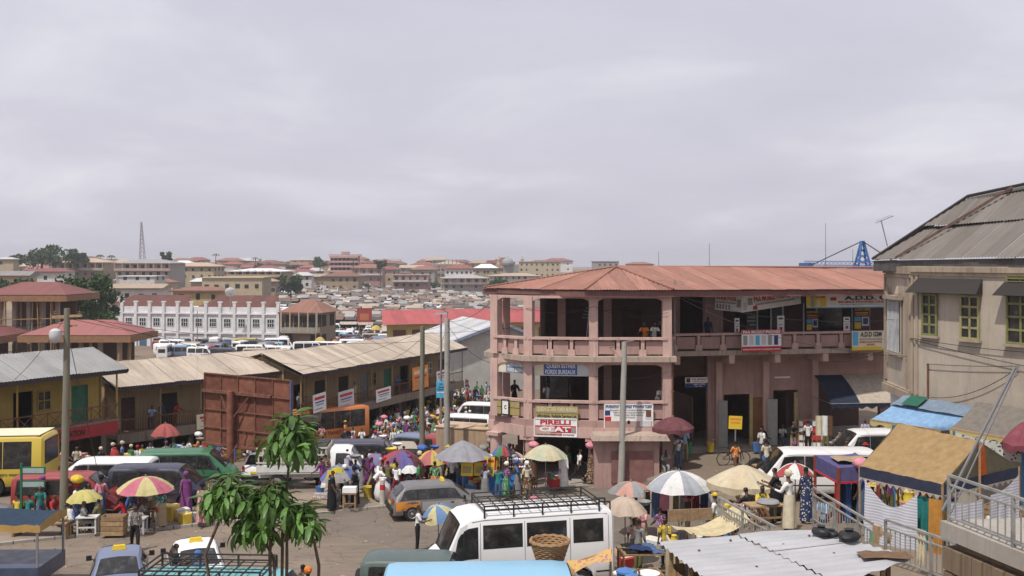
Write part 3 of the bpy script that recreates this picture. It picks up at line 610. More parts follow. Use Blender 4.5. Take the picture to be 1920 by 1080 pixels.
for p0, p1, y0, y1, c_, r_ in ((1732, 1758, 552, 626, 2, 4), (1804, 1837, 555, 633, 2, 4), (1891, 1942, 520, 642, 2, 5)):
    a, b = onwall(p0, P1, P3), onwall(p1, P1, P3); wd_ = (b - a).length; z0 = zat(y1, a.y); z1 = zat(y0, a.y); a.z = z0
    o = window(BB, a + nb * .03, Xb, nb, wd_, z1 - z0, LIME if p0 != 1804 else mp('olive_paint', (.3, .28, .13), .7, .2), cols=c_, rows=r_, sill=BMOULD, fw=.07)
mb = MB(); a, b = onwall(1893, P1, P3), onwall(1940, P1, P3)
for k in range(7): z = zat(548, a.y) + .09 * k; mb.bar(V3(a.x, a.y, z) + nb * .09, V3(b.x, b.y, z) + nb * .09, .05, .03)
W(mb, 'louvre', LIME, BB)
HOOD = mtin('sooty_hood_tin', (.035, .031, .029), (.07, .04, .026), .6, .9)
for p0, p1, yt, yb, dp in ((1722, 1842, 522, 547, .42), (1888, 1990, 525, 556, .42)):
    a, b = onwall(p0, P1, P3) + nb * .01, onwall(p1, P1, P3) + nb * .01; za_ = zat(yt, a.y); zb_ = za_ - .5
    a.z = b.z = za_; a2, b2 = a + nb * dp - Xb * .2, b + nb * dp + Xb * .1; a2.z = b2.z = zb_
    h_ = MB().slab([a2, b2, b, a], .02); h_.slab([a, V3(a.x, a.y, zb_), a2], .015); h_.slab([b, b2, V3(b.x, b.y, zb_)], .015); W(h_, 'window_hood', HOOD, BB)
Ea, Ee, HT, Mm, Re = V3(14.0, 39.4, 10.86), V3(18.2, 26.6, 11.02), V3(17.35, 38.6, 13.25), V3(18.4, 36.2, 13.55), V3(22.8, 26.9, 13.75)
rb = W(MB().bar(HT - UP * .1, Mm - UP * .1, .1), 'roof', BTIN, BB)
h1, h2, h3 = Ea.lerp(HT, .52), Ea.lerp(Ee, .35).lerp(Mm, .52), Ee.lerp(Re, .52)
k1, k3 = Ea.lerp(HT, .58), Ee.lerp(Re, .58)
facet_on(rb, [Ea, Ee, k3, k1], BTIN, sw=.78, amp=.02, pitch=.14)
facet_on(rb, [h1 + UP * .03, h3 + UP * .03, Re, Mm, HT], BTIN, sw=.78, amp=.02, pitch=.14)
Eb2 = V3(17, 45, 10.9); facet_on(rb, [Eb2, Ea, HT], BTIN, sw=.78, amp=.02, pitch=.14)
facet_on(rb, [V3(31, 32, 11), V3(28, 46, 11), Mm + V3(.3, .3, 0), Re], BTIN, sw=.9)
for a, b in ((Ea, HT), (HT, Mm), (Mm, Re)): MB().tube([a + UP * .03, b + UP * .03], .06, 6).obj('ridge_cap', HOOD, rb, (0, 0, 0))
u_ = Ea.lerp(Ee, .1); v_ = HT.lerp(Mm, .8); MB().bar(u_ + UP * .05, v_ + UP * .05, .1, .02, up=(.6, -.5, .6)).obj('rust_flashing', mp('dark_rust', (.085, .05, .038), .9, .4, 5), rb, (0, 0, 0))
for a, b in ((Ea, Ee), (Eb2, Ea)): W(MB().bar(a + V3(.1, .05, -.24), b + V3(.1, .05, -.24), .05, .4), 'fascia', mp('weathered_fascia', (.085, .08, .078), .85, .3), BB)
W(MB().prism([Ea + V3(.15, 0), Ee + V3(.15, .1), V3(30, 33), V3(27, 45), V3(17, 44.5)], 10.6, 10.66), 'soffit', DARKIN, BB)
mb = MB(); q = onwall(1742, P1, P3) + nb * .06; mb.tube([(q.x, q.y, 4.6), (q.x, q.y, zat(682, q.y))], .035, 6); W(mb, 'drain_pipe', RUSTY, BB)
wp = lambda px, py, off=.1: (lambda a: V3(a.x, a.y, zat(py, a.y)) + nb * off)(onwall(px, P1, P3))
wires('wire', ['topmost cable slung below the beige house windows', 'cable drooping from the bay corner of the beige house', 'straight cable above the rusty drain pipe', 'deeply sagging cable low on the beige house wall', 'cable crossing from the beige house corner to the pink balcony'], [((wp(1713, 634), wp(1925, 660)), .05), ((wp(1713, 636), wp(1925, 686)), .03), ((wp(1742, 682), wp(1915, 686)), .04), ((wp(1750, 745), wp(1912, 690)), .3), ((wp(1713, 634), atd(1560, 678, 53)), .25)], .013, group='cables on the beige house')
# ---------------------------------------------------------------- two-storey shop rows on the left
BRTIN = mtin('bleached_tin', (.42, .355, .285), (.24, .175, .125), .65, .6, rnd=.15); GYTIN = mtin('grey_tin', (.27, .27, .265), (.17, .16, .15), .5, .6, rnd=.08)
TANW = mwall('tan_shop_wall', (.3, .22, .12), (.08, .06, .04), .7); YELW = mwall('ochre_wall', (.4, .28, .08), (.13, .09, .04), .5); GRIME = mwall('grimy_slab', (.22, .18, .14), (.04, .035, .03), .9)
def shop_row(label, A, B, ze, zf, zg, wallm, tin, bays, rise, ridge, overB=.4, xrail=False, seed=1, fascia=None):
    r = random.Random(seed); A, B = V3(*A), V3(*B); X_ = (B - A).normalized(); n_ = X_.cross(UP); w = (B - A).length
    t = thing('shop_row', label, 'building', V3(A.x, A.y, zg).lerp(V3(B.x, B.y, zg), .5))
    at = lambda u, dn, z: V3(A.x, A.y, z) + X_ * u - n_ * dn
    W(MB().slab([at(0, .35, zf - .25), at(w, .35, zf - .25), at(w, 7, zf - .25), at(0, 7, zf - .25)], .24), 'floor_slab', GRIME, t)
    W(MB().bar(at(0, .34, zf - .22), at(w, .34, zf - .22), .1, .62), 'slab_edge', GRIME, t)
    st = w / bays
    for i in range(bays + 1):
        W(MB().box(tuple(at(min(w - .15, max(.15, st * i)), 1.7, (zg - .6 + zf) / 2)), (.35, .35, zf - zg + .3), rz=math.atan2(X_.y, X_.x)), 'pier', GRIME, t)
        W(MB().bar(at(min(w - .06, st * i + .06), .45, zf), at(min(w - .06, st * i + .06), .45, ze - .1), .08), 'veranda_post', wallm, t)
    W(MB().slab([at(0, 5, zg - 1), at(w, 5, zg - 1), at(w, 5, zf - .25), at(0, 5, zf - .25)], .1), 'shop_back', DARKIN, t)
    for i in range(bays):
        u0 = st * i; k = r.random()
        if k < .45:
            mb = MB(); wbox(mb, at(u0 + .3, 2.1, zg - .5), X_, n_, st * .5, 2.2, .08); W(mb, 'shop_shutter', r.choice([MARO, mp('blue_shutter', (.06, .12, .2), .7, .2), mp('brown_shutter', (.13, .08, .05), .7, .2)]), t)
        # upper storey: wall pieces round an opening
        dw = st * r.uniform(.3, .45); du = st * r.uniform(.2, .4); zt = ze + .35
        mb = MB(); wbox(mb, at(u0, 1.9, zf), X_, n_, du, zt - zf, -.15); wbox(mb, at(u0 + du + dw, 1.9, zf), X_, n_, st - du - dw, zt - zf, -.15); wbox(mb, at(u0 + du, 1.9, zf + 2.1), X_, n_, dw, zt - zf - 2.1, -.15); W(mb, 'wall', wallm, t)
        if r.random() < .6:
            mb = MB(); wbox(mb, at(u0 + du, 1.98, zf), X_, n_, dw, 2.1, -.06); W(mb, 'door', r.choice([MARO, DARKIN, mp('grey_door', (.16, .16, .15), .6, .2), mp('green_door', (.03, .16, .09), .6, .2)]), t)
        if st - du - dw > 1.2: window(t, at(u0 + du + dw + .25, 1.88, zf + .95), X_, n_, min(1.1, st - du - dw - .45), 1.05, wallm if r.random() < .5 else LGREY, cols=2, rows=2)
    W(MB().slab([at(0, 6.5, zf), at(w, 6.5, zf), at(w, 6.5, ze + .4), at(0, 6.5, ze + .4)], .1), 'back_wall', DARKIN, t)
    for u in (.05, w - .2):
        mb = MB(); p = at(u, 1.9, zg - .8); mb.slab([p, at(u, 6.6, zg - .8), at(u, 6.6, ze + .5), at(u, ridge, ze + rise * .85), at(u, 1.9, ze + .5)], .15); W(mb, 'end_wall', wallm, t)
    mb = MB(); hh = .95
    mb.bar(at(0, .4, zf + hh), at(w, .4, zf + hh), .06).bar(at(0, .4, zf + .12), at(w, .4, zf + .12), .04)
    k = int(w / (.16 if not xrail else .9))
    for i in range(k):
        if not xrail: mb.bar(at(w * i / k, .4, zf + .12), at(w * i / k, .4, zf + hh), .025)
        else: mb.bar(at(w * i / k, .4, zf + .12), at(w * (i + 1) / k, .4, zf + hh), .03).bar(at(w * (i + 1) / k, .4, zf + .12), at(w * i / k, .4, zf + hh), .03).bar(at(w * i / k, .4, zf), at(w * i / k, .4, zf + hh), .04)
    W(mb, 'railing', RUSTY, t)
    a, b, c, d = at(-.3, 0, ze), at(w + overB, 0, ze), at(w + overB, ridge, ze + rise), at(-.3, ridge, ze + rise); e2, f2 = at(w + overB, ridge + 4, ze + .2), at(-.3, ridge + 4, ze + .2)
    rf_ = W(MB().bar(d - UP * .08, c - UP * .08, .1), 'roof', tin, t)
    facet_on(rf_, [a, b, c, d], tin, sw=.8, amp=.022, pitch=.2, jit=.02); facet_on(rf_, [e2, f2, d, c], tin, sw=.8, amp=.022, pitch=.2, jit=.02)
    W(MB().bar(a - UP * .14 - n_ * .1, b - UP * .14 - n_ * .1, .05, .24).bar(b - UP * .12, c - UP * .12, .05, .2), 'fascia', fascia or mp('dark_fascia', (.06, .045, .05), .8, .2), t)
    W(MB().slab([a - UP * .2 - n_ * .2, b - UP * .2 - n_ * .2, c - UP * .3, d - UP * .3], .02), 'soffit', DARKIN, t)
    return t, at, w
R1, at1, w1_ = shop_row('long shop row with bleached tin roof and veranda behind the rusty billboard', (-24.1, 62.3), (-14.6, 73.6), 3.05, .0, -2.0, TANW, BRTIN, 5, 1.25, 3.4, seed=3)
R2, at2, w2_ = shop_row('far half of the tin roofed shop row above the crowd', (-14.4, 70.7), (-4.1, 92), 2.95, -.15, -2.9, TANW, BRTIN, 8, 1.3, 3.6, overB=.1, seed=5)
R3, at3, w3_ = shop_row('ochre two storey shop with grey tin roof and red signboard', (-29.5, 48.6), (-22.9, 59.6), 4.45, 1.45, -1.2, YELW, GYTIN, 4, 1.15, 3.2, xrail=True, seed=8)
a, b = at3(.2, .26, .72), at3(w3_ - .1, .26, .72)
sign('association_sign', 'long red signboard with dark capitals under the ochre veranda', a, b, .72, mp('sign_red', (.32, .03, .035), .6), [('CATERERS ASSOCIATION', .52, .82, .25, .75, BLK, .03)], [(.46, .5, .1, .9, LGREY)])
for at_, u, v, w_, h_, m_, tx, lb in ((at1, 5.5, -.1, 2.4, 1.0, CREAM, 'SALE', 'torn cream banner hung on the veranda rail of the shop row'),
    (at2, 1.2, .35, 1.5, 1.3, WHT, 'TAILORING', 'tall white signboard at the start of the far veranda'), (at2, 4.2, .2, 2.0, 1.3, LGREY, 'FASHION', 'grey picture board on the far veranda rail'),
    (at2, 9.2, .1, 2.1, 1.0, WHT, 'TRADING', 'white tilted board on the far veranda slab edge'), (at2, 14.6, .4, 2.6, 1.9, ORG, 'Fanice', 'orange poster board standing on the far veranda'), (at2, 18.6, .5, 1.6, 1.1, WHT, 'SHOP', 'small white and red board on the far veranda')):
    a, b = at_(u, .2, (0 if at_ is at1 else -.15) + v - .2), at_(u + w_, .2, (0 if at_ is at1 else -.15) + v - .1)
    sign('shop_sign', lb, a, b, h_, m_, [], [(.1, .9, .68, .84, RED if m_ is not ORG else CREAM), (.14, .86, .5, .58, BLUE if m_ is not ORG else RED), (.2, .8, .36, .43, GREY), (.12, .7, .14, .2, GREY)])
# ---------------------------------------------------------------- generic houses
WALLS = [mwall('house_' + k, c, amt=.55, rnd=.22) for k, c in (('cream', (.42, .35, .24)), ('tan', (.33, .25, .17)), ('grey', (.3, .28, .26)), ('pink', (.36, .23, .2)), ('white', (.56, .54, .52)), ('ochre', (.36, .27, .13)))]
TINS = [mtin('hroof_' + k, c, ru, .6, .75, rnd=.28, scale=.3) for k, c, ru in (('red', (.2, .07, .055), (.12, .05, .04)), ('rust', (.2, .1, .07), (.1, .05, .04)), ('grey', (.28, .27, .26), (.18, .14, .12)), ('tan', (.36, .28, .2), (.25, .17, .12)), ('pale', (.55, .55, .56), (.4, .38, .36)), ('brickred', (.22, .085, .078), (.15, .07, .06)))]
UB = MB().box((0, 0, .5), (1, 1, 1)).mesh('window_pane', DARKIN); UBG = MB().box((0, 0, .5), (1, 1, 1)).mesh('window_pane', GLASS)
def house(label, x, y, w, d, storeys, rz=0, wall=0, tin=0, z=None, roof='hip', sh=3.0, rise=None, nwin=None, veranda=False, over=.8, group=None, name='house', win=(1.1, 1.3)):
    z = T(x, y) if z is None else z; t = thing(name, label, 'house' if name == 'house' else 'building', (x, y, z), rz, group); h = storeys * sh
    MB().box((0, 0, h / 2 - 2), (w, d, h + 4)).obj('wall', WALLS[wall], t)
    rise = rise or min(w, d) * .22
    if roof == 'hip':
        a, b, k = w / 2 + over, d / 2 + over, min(w, d) / 2; rx = max(.3, a - k)
        mb = MB().add([(-a, -b, h), (a, -b, h), (a, b, h), (-a, b, h), (-rx, 0, h + rise), (rx, 0, h + rise)], [(0, 1, 5, 4), (1, 2, 5), (2, 3, 4, 5), (3, 0, 4), (3, 2, 1, 0)])
    elif roof == 'gable':
        a, b = w / 2 + over, d / 2 + over
        mb = MB().add([(-a, -b, h - .1), (a, -b, h - .1), (a, 0, h + rise), (-a, 0, h + rise), (a, b, h - .1), (-a, b, h - .1)], [(0, 1, 2, 3), (3, 2, 4, 5), (0, 3, 5), (1, 4, 2), (5, 4, 1, 0)])
    else:
        a, b = w / 2 + over * .5, d / 2 + over * .5; mb = MB().box((0, 0, h + .15), (2 * a, 2 * b, .3))
    me = mb.mesh('roof', TINS[tin] if roof != 'flat' else WALLS[wall]); uvl = me.uv_layers.new(name='UVMap')
    uvl.data.foreach_set('uv', [q for l in me.loops for q in (me.vertices[l.vertex_index].co.x, me.vertices[l.vertex_index].co.y)])
    link('roof', me, t)
    if roof != 'flat': MB().box((0, -d / 2 - over + .1, h - .15), (w + 2 * over, .08, .3)).obj('fascia', FASC, t)
    n = nwin or max(2, int(w / 3)); cs, sn = math.cos(rz), math.sin(rz)
    sides = [(-d / 2, 0, w, n)]
    if abs(math.atan2(sn, cs)) > .08: sides.append((None, 1 if sn > 0 else -1, d, max(2, int(d / 3.5))))
    for s_ in range(storeys):
        for off, sd_, len_, nn in sides:
            for i in range(nn):
                u = -len_ / 2 + len_ * (i + .5) / nn
                if R.random() < .12: continue
                if sd_ == 0: link('window', UB, t, (u + R.uniform(-.2, .2), -d / 2 - .0, s_ * sh + .95), None, (win[0] * R.uniform(.75, 1.3), .12, win[1] * R.uniform(.85, 1.1)))
                else: link('window', UB, t, (-sd_ * w / 2 * (1 if sn * sd_ > 0 else -1) * (1), u, s_ * sh + .95), None, (.12, win[0], win[1]))
        if veranda and s_ > 0:
            MB().box((0, -d / 2 - .7, s_ * sh - .1), (w, 1.4, .2)).obj('balcony', WALLS[wall], t); MB().box((0, -d / 2 - 1.35, s_ * sh + .45), (w, .08, .8)).obj('parapet', WALLS[(wall + 1) % 5], t)
            for i in range(n + 1): link('veranda_post', UBW, t, (-w / 2 + w * i / n, -d / 2 - 1.3, s_ * sh), None, (.22, .22, sh))
    return t
UBW = MB().box((0, 0, .5), (1, 1, 1)).mesh('post', WALLS[0])
# ---------------------------------------------------------------- white battlemented building
WB = thing('market_hall', 'long white hall with battlement posts and brown roofs behind', 'building', (-60, 190, -6))
A_, B_ = V3(-81.5, 197.5), V3(-43.6, 190); X_ = (B_ - A_).normalized(); n_ = X_.cross(UP); wl_ = (B_ - A_).length; WHW = mwall('white_hall_plaster', (.66, .65, .66), (.3, .27, .25), .35)
W(MB().slab([A_ + UP * -7, B_ + UP * -7, B_ + UP * 2.1, A_ + UP * 2.1], -.4), 'wall', WHW, WB)
p_, q_ = B_ - n_ * 14, A_ - n_ * 14; W(MB().prism([A_ - n_ * .3, B_ - n_ * .3, p_, q_], -7, 1.6), 'wall', WHW, WB)
W(MB().bar(A_ + UP * .85 + n_ * .1, B_ + UP * .85 + n_ * .1, .4, .25).bar(A_ + UP * -2.8 + n_ * .1, B_ + UP * -2.8 + n_ * .1, .4, .35), 'cornice', WHW, WB)
for i in range(14):
    p = A_ + X_ * (wl_ - .5) * i / 13 + X_ * .25; W(MB().bar(p + UP * -7 + n_ * .12, p + UP * 3.0 + n_ * .12, .5).box((p.x, p.y, 3.05), (.8, .8, .25)), 'battlement_post', WHW, WB)
    if i < 13:
        c = p + X_ * .75; window(WB, c + UP * -1.6 + n_ * .03, X_, n_, 1.35, 1.5, LGREY, cols=3, rows=2, fw=.08)
        mb = MB(); wbox(mb, c + UP * -6.6 + n_ * .03, X_, n_, 1.5, 2.6, .06); W(mb, 'door', DARKIN if i % 3 else mp('blue_shutter', (.06, .12, .2), .7, .2), WB)
def bgroof(pts, mat, parent): facet(parent, pts, mat, sw=2.5, amp=.03, pitch=.6)
for u0, u1 in ((.02, .5), (.52, .98)):
    a, b = A_ + X_ * wl_ * u0 - n_ * 2 + UP * 1.7, A_ + X_ * wl_ * u1 - n_ * 2 + UP * 1.7
    bgroof([a, b, b - n_ * 6 - X_ * 3 + UP * 2.4, a - n_ * 6 + X_ * 3 + UP * 2.4], mtin('dark_brown_red_tin', (.12, .05, .038), (.07, .035, .028), .5, .8), WB)
house('brown roofed corner house beside the white battlemented hall', -38.2, 192, 7.2, 7, 2, -.25, 1, 1, z=-5.9, sh=3.6, rise=2.3, over=.9, veranda=True, win=(1.8, 2.2), nwin=4)
# nearer houses on the left: half-built, red roofs
def halfbuilt(label, x, y, w, d, zs, z0, seed, rz=0):
    t = thing('unfinished_house', label, 'house', (x, y, z0), rz); h = zs - z0; r = random.Random(seed)
    MB().box((0, 0, h - .0), (w + 3, d + 3, .65)).obj('fascia', mp('brown_soffit_board', (.24, .135, .075), .8, .2), t)
    a, b = w / 2 + 1.4, d / 2 + 1.4; k = a * .42
    me = MB().add([(-a, -b, h + .4), (a, -b, h + .4), (a, b, h + .4), (-a, b, h + .4), (-k, 0, h + 1.75), (k, 0, h + 1.75)], [(0, 1, 5, 4), (1, 2, 5), (2, 3, 4, 5), (3, 0, 4)]).mesh('roof', TINS[5]); me.uv_layers.new(name='UVMap').data.foreach_set('uv', [q for l in me.loops for q in (me.vertices[l.vertex_index].co.x, me.vertices[l.vertex_index].co.y)]); link('roof', me, t)
    fl = [h - 3.6 * i for i in range(1, 5) if h - 3.6 * i > -4]
    for z in fl: MB().box((0, 0, z), (w, d, .3)).obj('floor_slab', CONC, t)
    for i in range(5):
        for z in fl: link('column', UBC, t, (-w / 2 + .3 + (w - .6) * i / 4, -d / 2 + .3, z), None, (.4, .4, 3.6)); 
    for z in fl: MB().box((0, d / 2 - 1.5, z + 1.8), (w, .3, 3.5)).obj('inner_wall', INW, t)
    for i in range(14):
        x0 = r.uniform(-w / 2 - .8, w / 2 + .8); mb = MB().bar((x0, -d / 2 - .6, -3), (x0 + r.uniform(-.6, .6), -d / 2 - r.uniform(.3, 1.2), h), .1); mb.obj('scaffold_pole', WOOD, t)
    for z in fl: MB().bar((-w / 2 - 1, -d / 2 - .8, z + 1.2), (w / 2 + 1, -d / 2 - .8, z + 1.4), .1).obj('scaffold_pole', WOOD, t)
    return t
UBC = MB().box((0, 0, .5), (1, 1, 1)).mesh('column', CONC)
halfbuilt('half built house with pink red hip roof and pole scaffolding', -54.0, 116, 7.0, 6, 6.7, -7, 1)
halfbuilt('lower half built house with pink red roof and brown soffit', -44.1, 106, 8.4, 5, 2.95, -7, 2)
halfbuilt('edge of a half built house with pink red roof', -57.5, 108, 6, 6, 2.6, -7, 3)
# pink-roofed yellow arcade and white gable hall behind the shop row
YA = thing('market_arcade', 'yellow arcade with long pink red roof and brown shutters', 'building', (-10, 150, -5)); a0, b0 = V3(-18.5, 150, 0), V3(6, 158, 0); X_, _, n_ = basis(a0, b0); yw = (b0 - a0).length
W(MB().slab([a0 + UP * -7, b0 + UP * -7, b0 + UP * 1.6, a0 + UP * 1.6], -.3), 'wall', mwall('yellow_arcade_wall', (.5, .4, .17), amt=.3), YA)
for i in range(9):
    mb = MB(); wbox(mb, a0 + X_ * (.9 + yw * i / 9) + UP * -2.6 + n_ * .05, X_, n_, 1.9, 3.2, .05); W(mb, 'shutter', mp('brown_roller_shutter', (.14, .06, .045), .7, .2), YA)
facet(YA, [a0 + n_ * 1.5 + UP * 1.5 - X_, b0 + n_ * 1.5 + UP * 1.5 + X_, b0 - n_ * 4 + UP * 3.4, a0 - n_ * 4 + UP * 3.4], mtin('pink_red_tin', (.36, .085, .085), (.28, .07, .07), .5, .6), sw=2, pitch=.5)
GH = thing('gable_hall', 'pale block hall with white gable roof behind the shop row', 'building', (-3, 112, -4)); a0, b0 = V3(-7.2, 112, 0), V3(3.5, 116, 0); X_, _, n_ = basis(a0, b0); gw = (b0 - a0).length
mid = a0.lerp(b0, .55)
W(MB().slab([a0 + UP * -6, b0 + UP * -6, b0 + UP * 1.6, mid + UP * 3.8, a0 + UP * 1.6], -.3), 'gable_wall', mwall('pale_block_wall', (.42, .41, .38), amt=.4), GH)
PALT = mtin('white_tin', (.46, .46, .47), (.34, .33, .31), .4, .5)
for e0, e1 in ((a0 + UP * 1.5 - X_ * .8, mid + UP * 3.9), (b0 + UP * 1.5 + X_ * .8, mid + UP * 3.9)): facet(GH, [e0 + n_ * .8, e0 - n_ * 14, e1 - n_ * 14, e1 + n_ * .8], PALT, sw=1.6, pitch=.4); W(MB().bar(e0 + n_ * .85, e1 + n_ * .85, .06, .3), 'barge_board', mp('blue_grey_trim', (.2, .24, .34), .6), GH)
# ---------------------------------------------------------------- hillside town
HL = []
def hs(px0, px1, ytop, ybase, d, tin, wall, roof='hip', st=None, lb='', veranda=False, nm='house', **k):
    w = (px1 - px0) * d / F; x = ((px0 + px1) / 2 - 960) / F * d; zb = zat(ybase, d); ht = (ybase - ytop) * d / F; s_ = st or max(1, round(ht * .75 / 3.2)); sh = ht * (.78 if roof != 'flat' else .97) / s_
    return house(lb, x, d, w, min(w * .7, 16), s_, R.uniform(-.12, .12), wall, tin, z=zb, roof=roof, sh=sh, rise=ht * .22, veranda=veranda, name=nm, over=.6 + w * .02, **k)
named = [(112, 208, 484, 520, 420, 3, 1, 'hip', 2, 'broad tan roofed house with dark veranda on the left ridge', True), (232, 335, 486, 520, 400, 2, 2, 'hip', 2, 'blue grey roofed two storey house with open sunlit veranda', True),
    (335, 412, 492, 525, 430, 3, 0, 'hip', 2, 'cream house with tan roof and row of dark windows', False), (234, 302, 518, 530, 330, 4, 4, 'flat', 1, 'low white flat roofed block with a strip of small windows', False),
    (215, 310, 532, 565, 260, 3, 4, 'gable', 1, 'white shed with slanting tan tin roof', False), (335, 425, 537, 568, 240, 1, 5, 'hip', 1, 'ochre house with brown roof and wide dark openings', False), (390, 500, 520, 545, 330, 4, 0, 'flat', 1, 'long white roofed gallery with arched bays', True),
    (440, 540, 503, 528, 400, 4, 0, 'hip', 2, 'white roofed long terrace house on the slope', True), (553, 586, 510, 540, 420, 4, 4, 'hip', 2, 'small pale house with white and blue roof beside the dark tree', False),
    (610, 676, 510, 545, 450, 1, 1, 'hip', 2, 'brown two storey house below the pink tower block', False), (740, 805, 515, 540, 470, 2, 3, 'flat', 2, 'pinkish terrace with long gallery behind the market', True), (830, 912, 515, 543, 480, 2, 2, 'hip', 2, 'long grey terrace with galleries behind the market', True),
    (0, 60, 508, 545, 220, 2, 0, 'gable', 1, 'pale roofed shed at the left edge under the ridge', False), (60, 130, 503, 530, 300, 5, 4, 'hip', 1, 'pink roofed pale house with four dark windows', False), (0, 30, 482, 500, 420, 4, 0, 'hip', 1, 'pale roofed house beyond the left trees', False),
    (920, 1010, 512, 535, 520, 3, 4, 'hip', 2, 'tan roofed house with white walls behind the pink eave', False), (973, 1050, 490, 520, 640, 2, 0, 'flat', 3, 'cream block with rows of windows near the mosque', False), (1110, 1160, 490, 512, 620, 2, 2, 'flat', 2, 'grey flat roofed school block above the rust red roof', False), (1175, 1222, 491, 510, 560, 1, 3, 'hip', 1, 'dark red roofed house showing above the rust red roof', False)]
for p0, p1, yt, yb, d, tin, wa, rt, st, lb, ve in named: hs(p0, p1, yt, yb, d, tin, wa, rt, st, lb, ve)
# pink tower block
t = thing('tower_block', 'pink six storey block standing above the brown roofs', 'building', (-105, 560, 0)); w = 54 * 560 / F; zb = zat(535, 560); x0 = (645 - 960) / F * 560; hh = zat(480, 560) - zb
W(MB().box((x0, 565, zb + hh / 2), (w - 1, 9, hh)), 'wall', WALLS[3], t)
for i in range(6):
    z = zb + hh * (i + 1) / 6.2; W(MB().box((x0, 559.6, z), (w, 2, 1.1)), 'balcony_band', mwall('pale_pink_band', (.46, .28, .25), amt=.3), t); 
    for k in range(7): link('window', UB, t, (x0 - w / 2 + w * (k + .5) / 7 - t.location.x, 560.4 - 560, z - 2.0 - t.location.z), None, (1.5, .2, 1.4))
W(MB().box((x0, 565, zb + hh + .6), (w + 1, 11, .5)).box((x0, 565, zb + hh + 1.6), (4, 4, 1.6)), 'roof', WALLS[3], t)
# mosque with dome and minarets
t = thing('mosque', 'pale mosque with dome and two minarets on the skyline', 'mosque', (-5, 700, 4))
for px in (935, 979): q = atd(px, 500, 700); W(MB().lathe([(1.3, -3), (1.2, 8), (1.9, 8.2), (1.9, 9), (1.1, 9.2), (1, 11.5), (1.3, 12), (.6, 13), (.05, 14.5)], 10, (q.x, q.y, q.z - 7)), 'minaret', WALLS[0], t)
q = atd(952, 500, 700); W(MB().box((q.x, q.y + 3, q.z - 3), (16, 8, 9)), 'wall', WALLS[2], t); W(MB().lathe([(4, 0), (4.3, 1.2), (3.8, 2.8), (2.4, 4.2), (.6, 5), (.1, 6)], 14, (q.x, q.y, q.z + 1.4)), 'dome', mp('grey_dome', (.25, .27, .27), .6), t)
# concrete frame under construction
t = thing('unfinished_block', 'dark concrete frame of an unfinished block on the skyline', 'building', (-40, 600, 0))
q0, q1 = atd(812, 520, 600), atd(870, 520, 600)
for z in range(4): W(MB().box(((q0.x + q1.x) / 2, 605, q0.z + z * 3.4), (q1.x - q0.x, 10, .4)), 'floor_slab', CONC, t)
for i in range(9): W(MB().box((q0.x + (q1.x - q0.x) * i / 8, 600.5, q0.z + 5), (.5, .5, 11)), 'column', CONC, t)
# the many other houses of the slope
cnt = 0
for row, (yb, d, n) in enumerate(((500, 800, 26), (506, 720, 24), (513, 640, 22), (521, 560, 18), (530, 480, 13), (543, 400, 8))):
    for i in range(n):
        px = -40 + (i + R.uniform(.1, .9)) * ({0: 1080, 1: 1060, 2: 980, 3: 960, 4: 620, 5: 560}[row]) / n; wpx = R.uniform(26, 64) * (1.15 if row > 3 else .9); ht = R.uniform(13, 22) * (1.2 if row > 2 else .95)
        tin = R.choice([0, 1, 1, 0, 3, 2, 5, 1, 4]); wa = R.choice([0, 1, 1, 2, 3, 4, 1])
        kind = ('dark red roofed', 'rust brown roofed', 'grey tin roofed', 'tan roofed', 'pale roofed', 'brick red roofed')[tin]; wn = ('cream', 'tan', 'grey', 'pinkish', 'white', 'ochre')[wa]
        hs(px, px + wpx, yb - ht, yb + 8, d + R.uniform(-20, 20), tin, wa, R.choice(['hip', 'hip', 'gable']), None, '%s house with %s walls packed on the far hillside' % (kind, wn), R.random() < .3, group='%s %s houses of the far hillside' % (kind, wn), nwin=R.randint(3, 6)); cnt += 1
# ---------------------------------------------------------------- the tin-roofed market in the valley
SM = [mtin('stall_roof_%d' % i, c, (.2, .13, .1), .5, .6, rnd=.25, scale=.5) for i, c in enumerate([(.27, .27, .27), (.13, .11, .095), (.6, .6, .61), (.19, .12, .085), (.06, .052, .048), (.36, .31, .25)])]
def stall_mesh(k, r):
    w, d = r.uniform(2.0, 4.8), r.uniform(1.7, 3.2); mb = MB(); h = r.uniform(1.9, 3.1); s_ = r.uniform(.3, 1.0)
    mb.add([(-w / 2, -d / 2, h), (w / 2, -d / 2, h), (w / 2, d / 2, h + s_), (-w / 2, d / 2, h + s_)], [(0, 1, 2, 3)], 0)
    if k % 2: mb.add([(-w / 2, d / 2, h + s_), (w / 2, d / 2, h + s_), (w / 2, d * 1.2, h - .2), (-w / 2, d * 1.2, h - .2)], [(0, 1, 2, 3)], 0)
    mb.box((0, d / 2 - .3, h / 2 - .2), (w * .96, .15, h + .3), 1)
    for sx_ in (-1, 1): mb.box((sx_ * (w / 2 - .1), -d / 2 + .1, h / 2), (.12, .12, h), 1)
    mb.box((r.uniform(-.5, .5), 0, .5), (w * .6, d * .4, 1), 1)
    me = mb.mesh('market_stall', [SM[k % 6], DARKIN]); me.uv_layers.new(name='UVMap').data.foreach_set('uv', [q for l in me.loops for q in (me.vertices[l.vertex_index].co.x, me.vertices[l.vertex_index].co.y)]); return me
SME = [stall_mesh(k if k % 6 != 2 or k < 9 else k + 1, R) for k in range(24)]
TN = ['grey', 'dark brown', 'white', 'rusty', 'near black', 'tan']
spots = []
for row in range(84):
    d = 205 + 300 * (row / 84) ** 1.25
    for px in np.arange(530 if d > 300 else 600, 1010, 3.5 * 1900 / d): spots.append((px + R.uniform(-4, 4), d + R.uniform(-2, 2)))
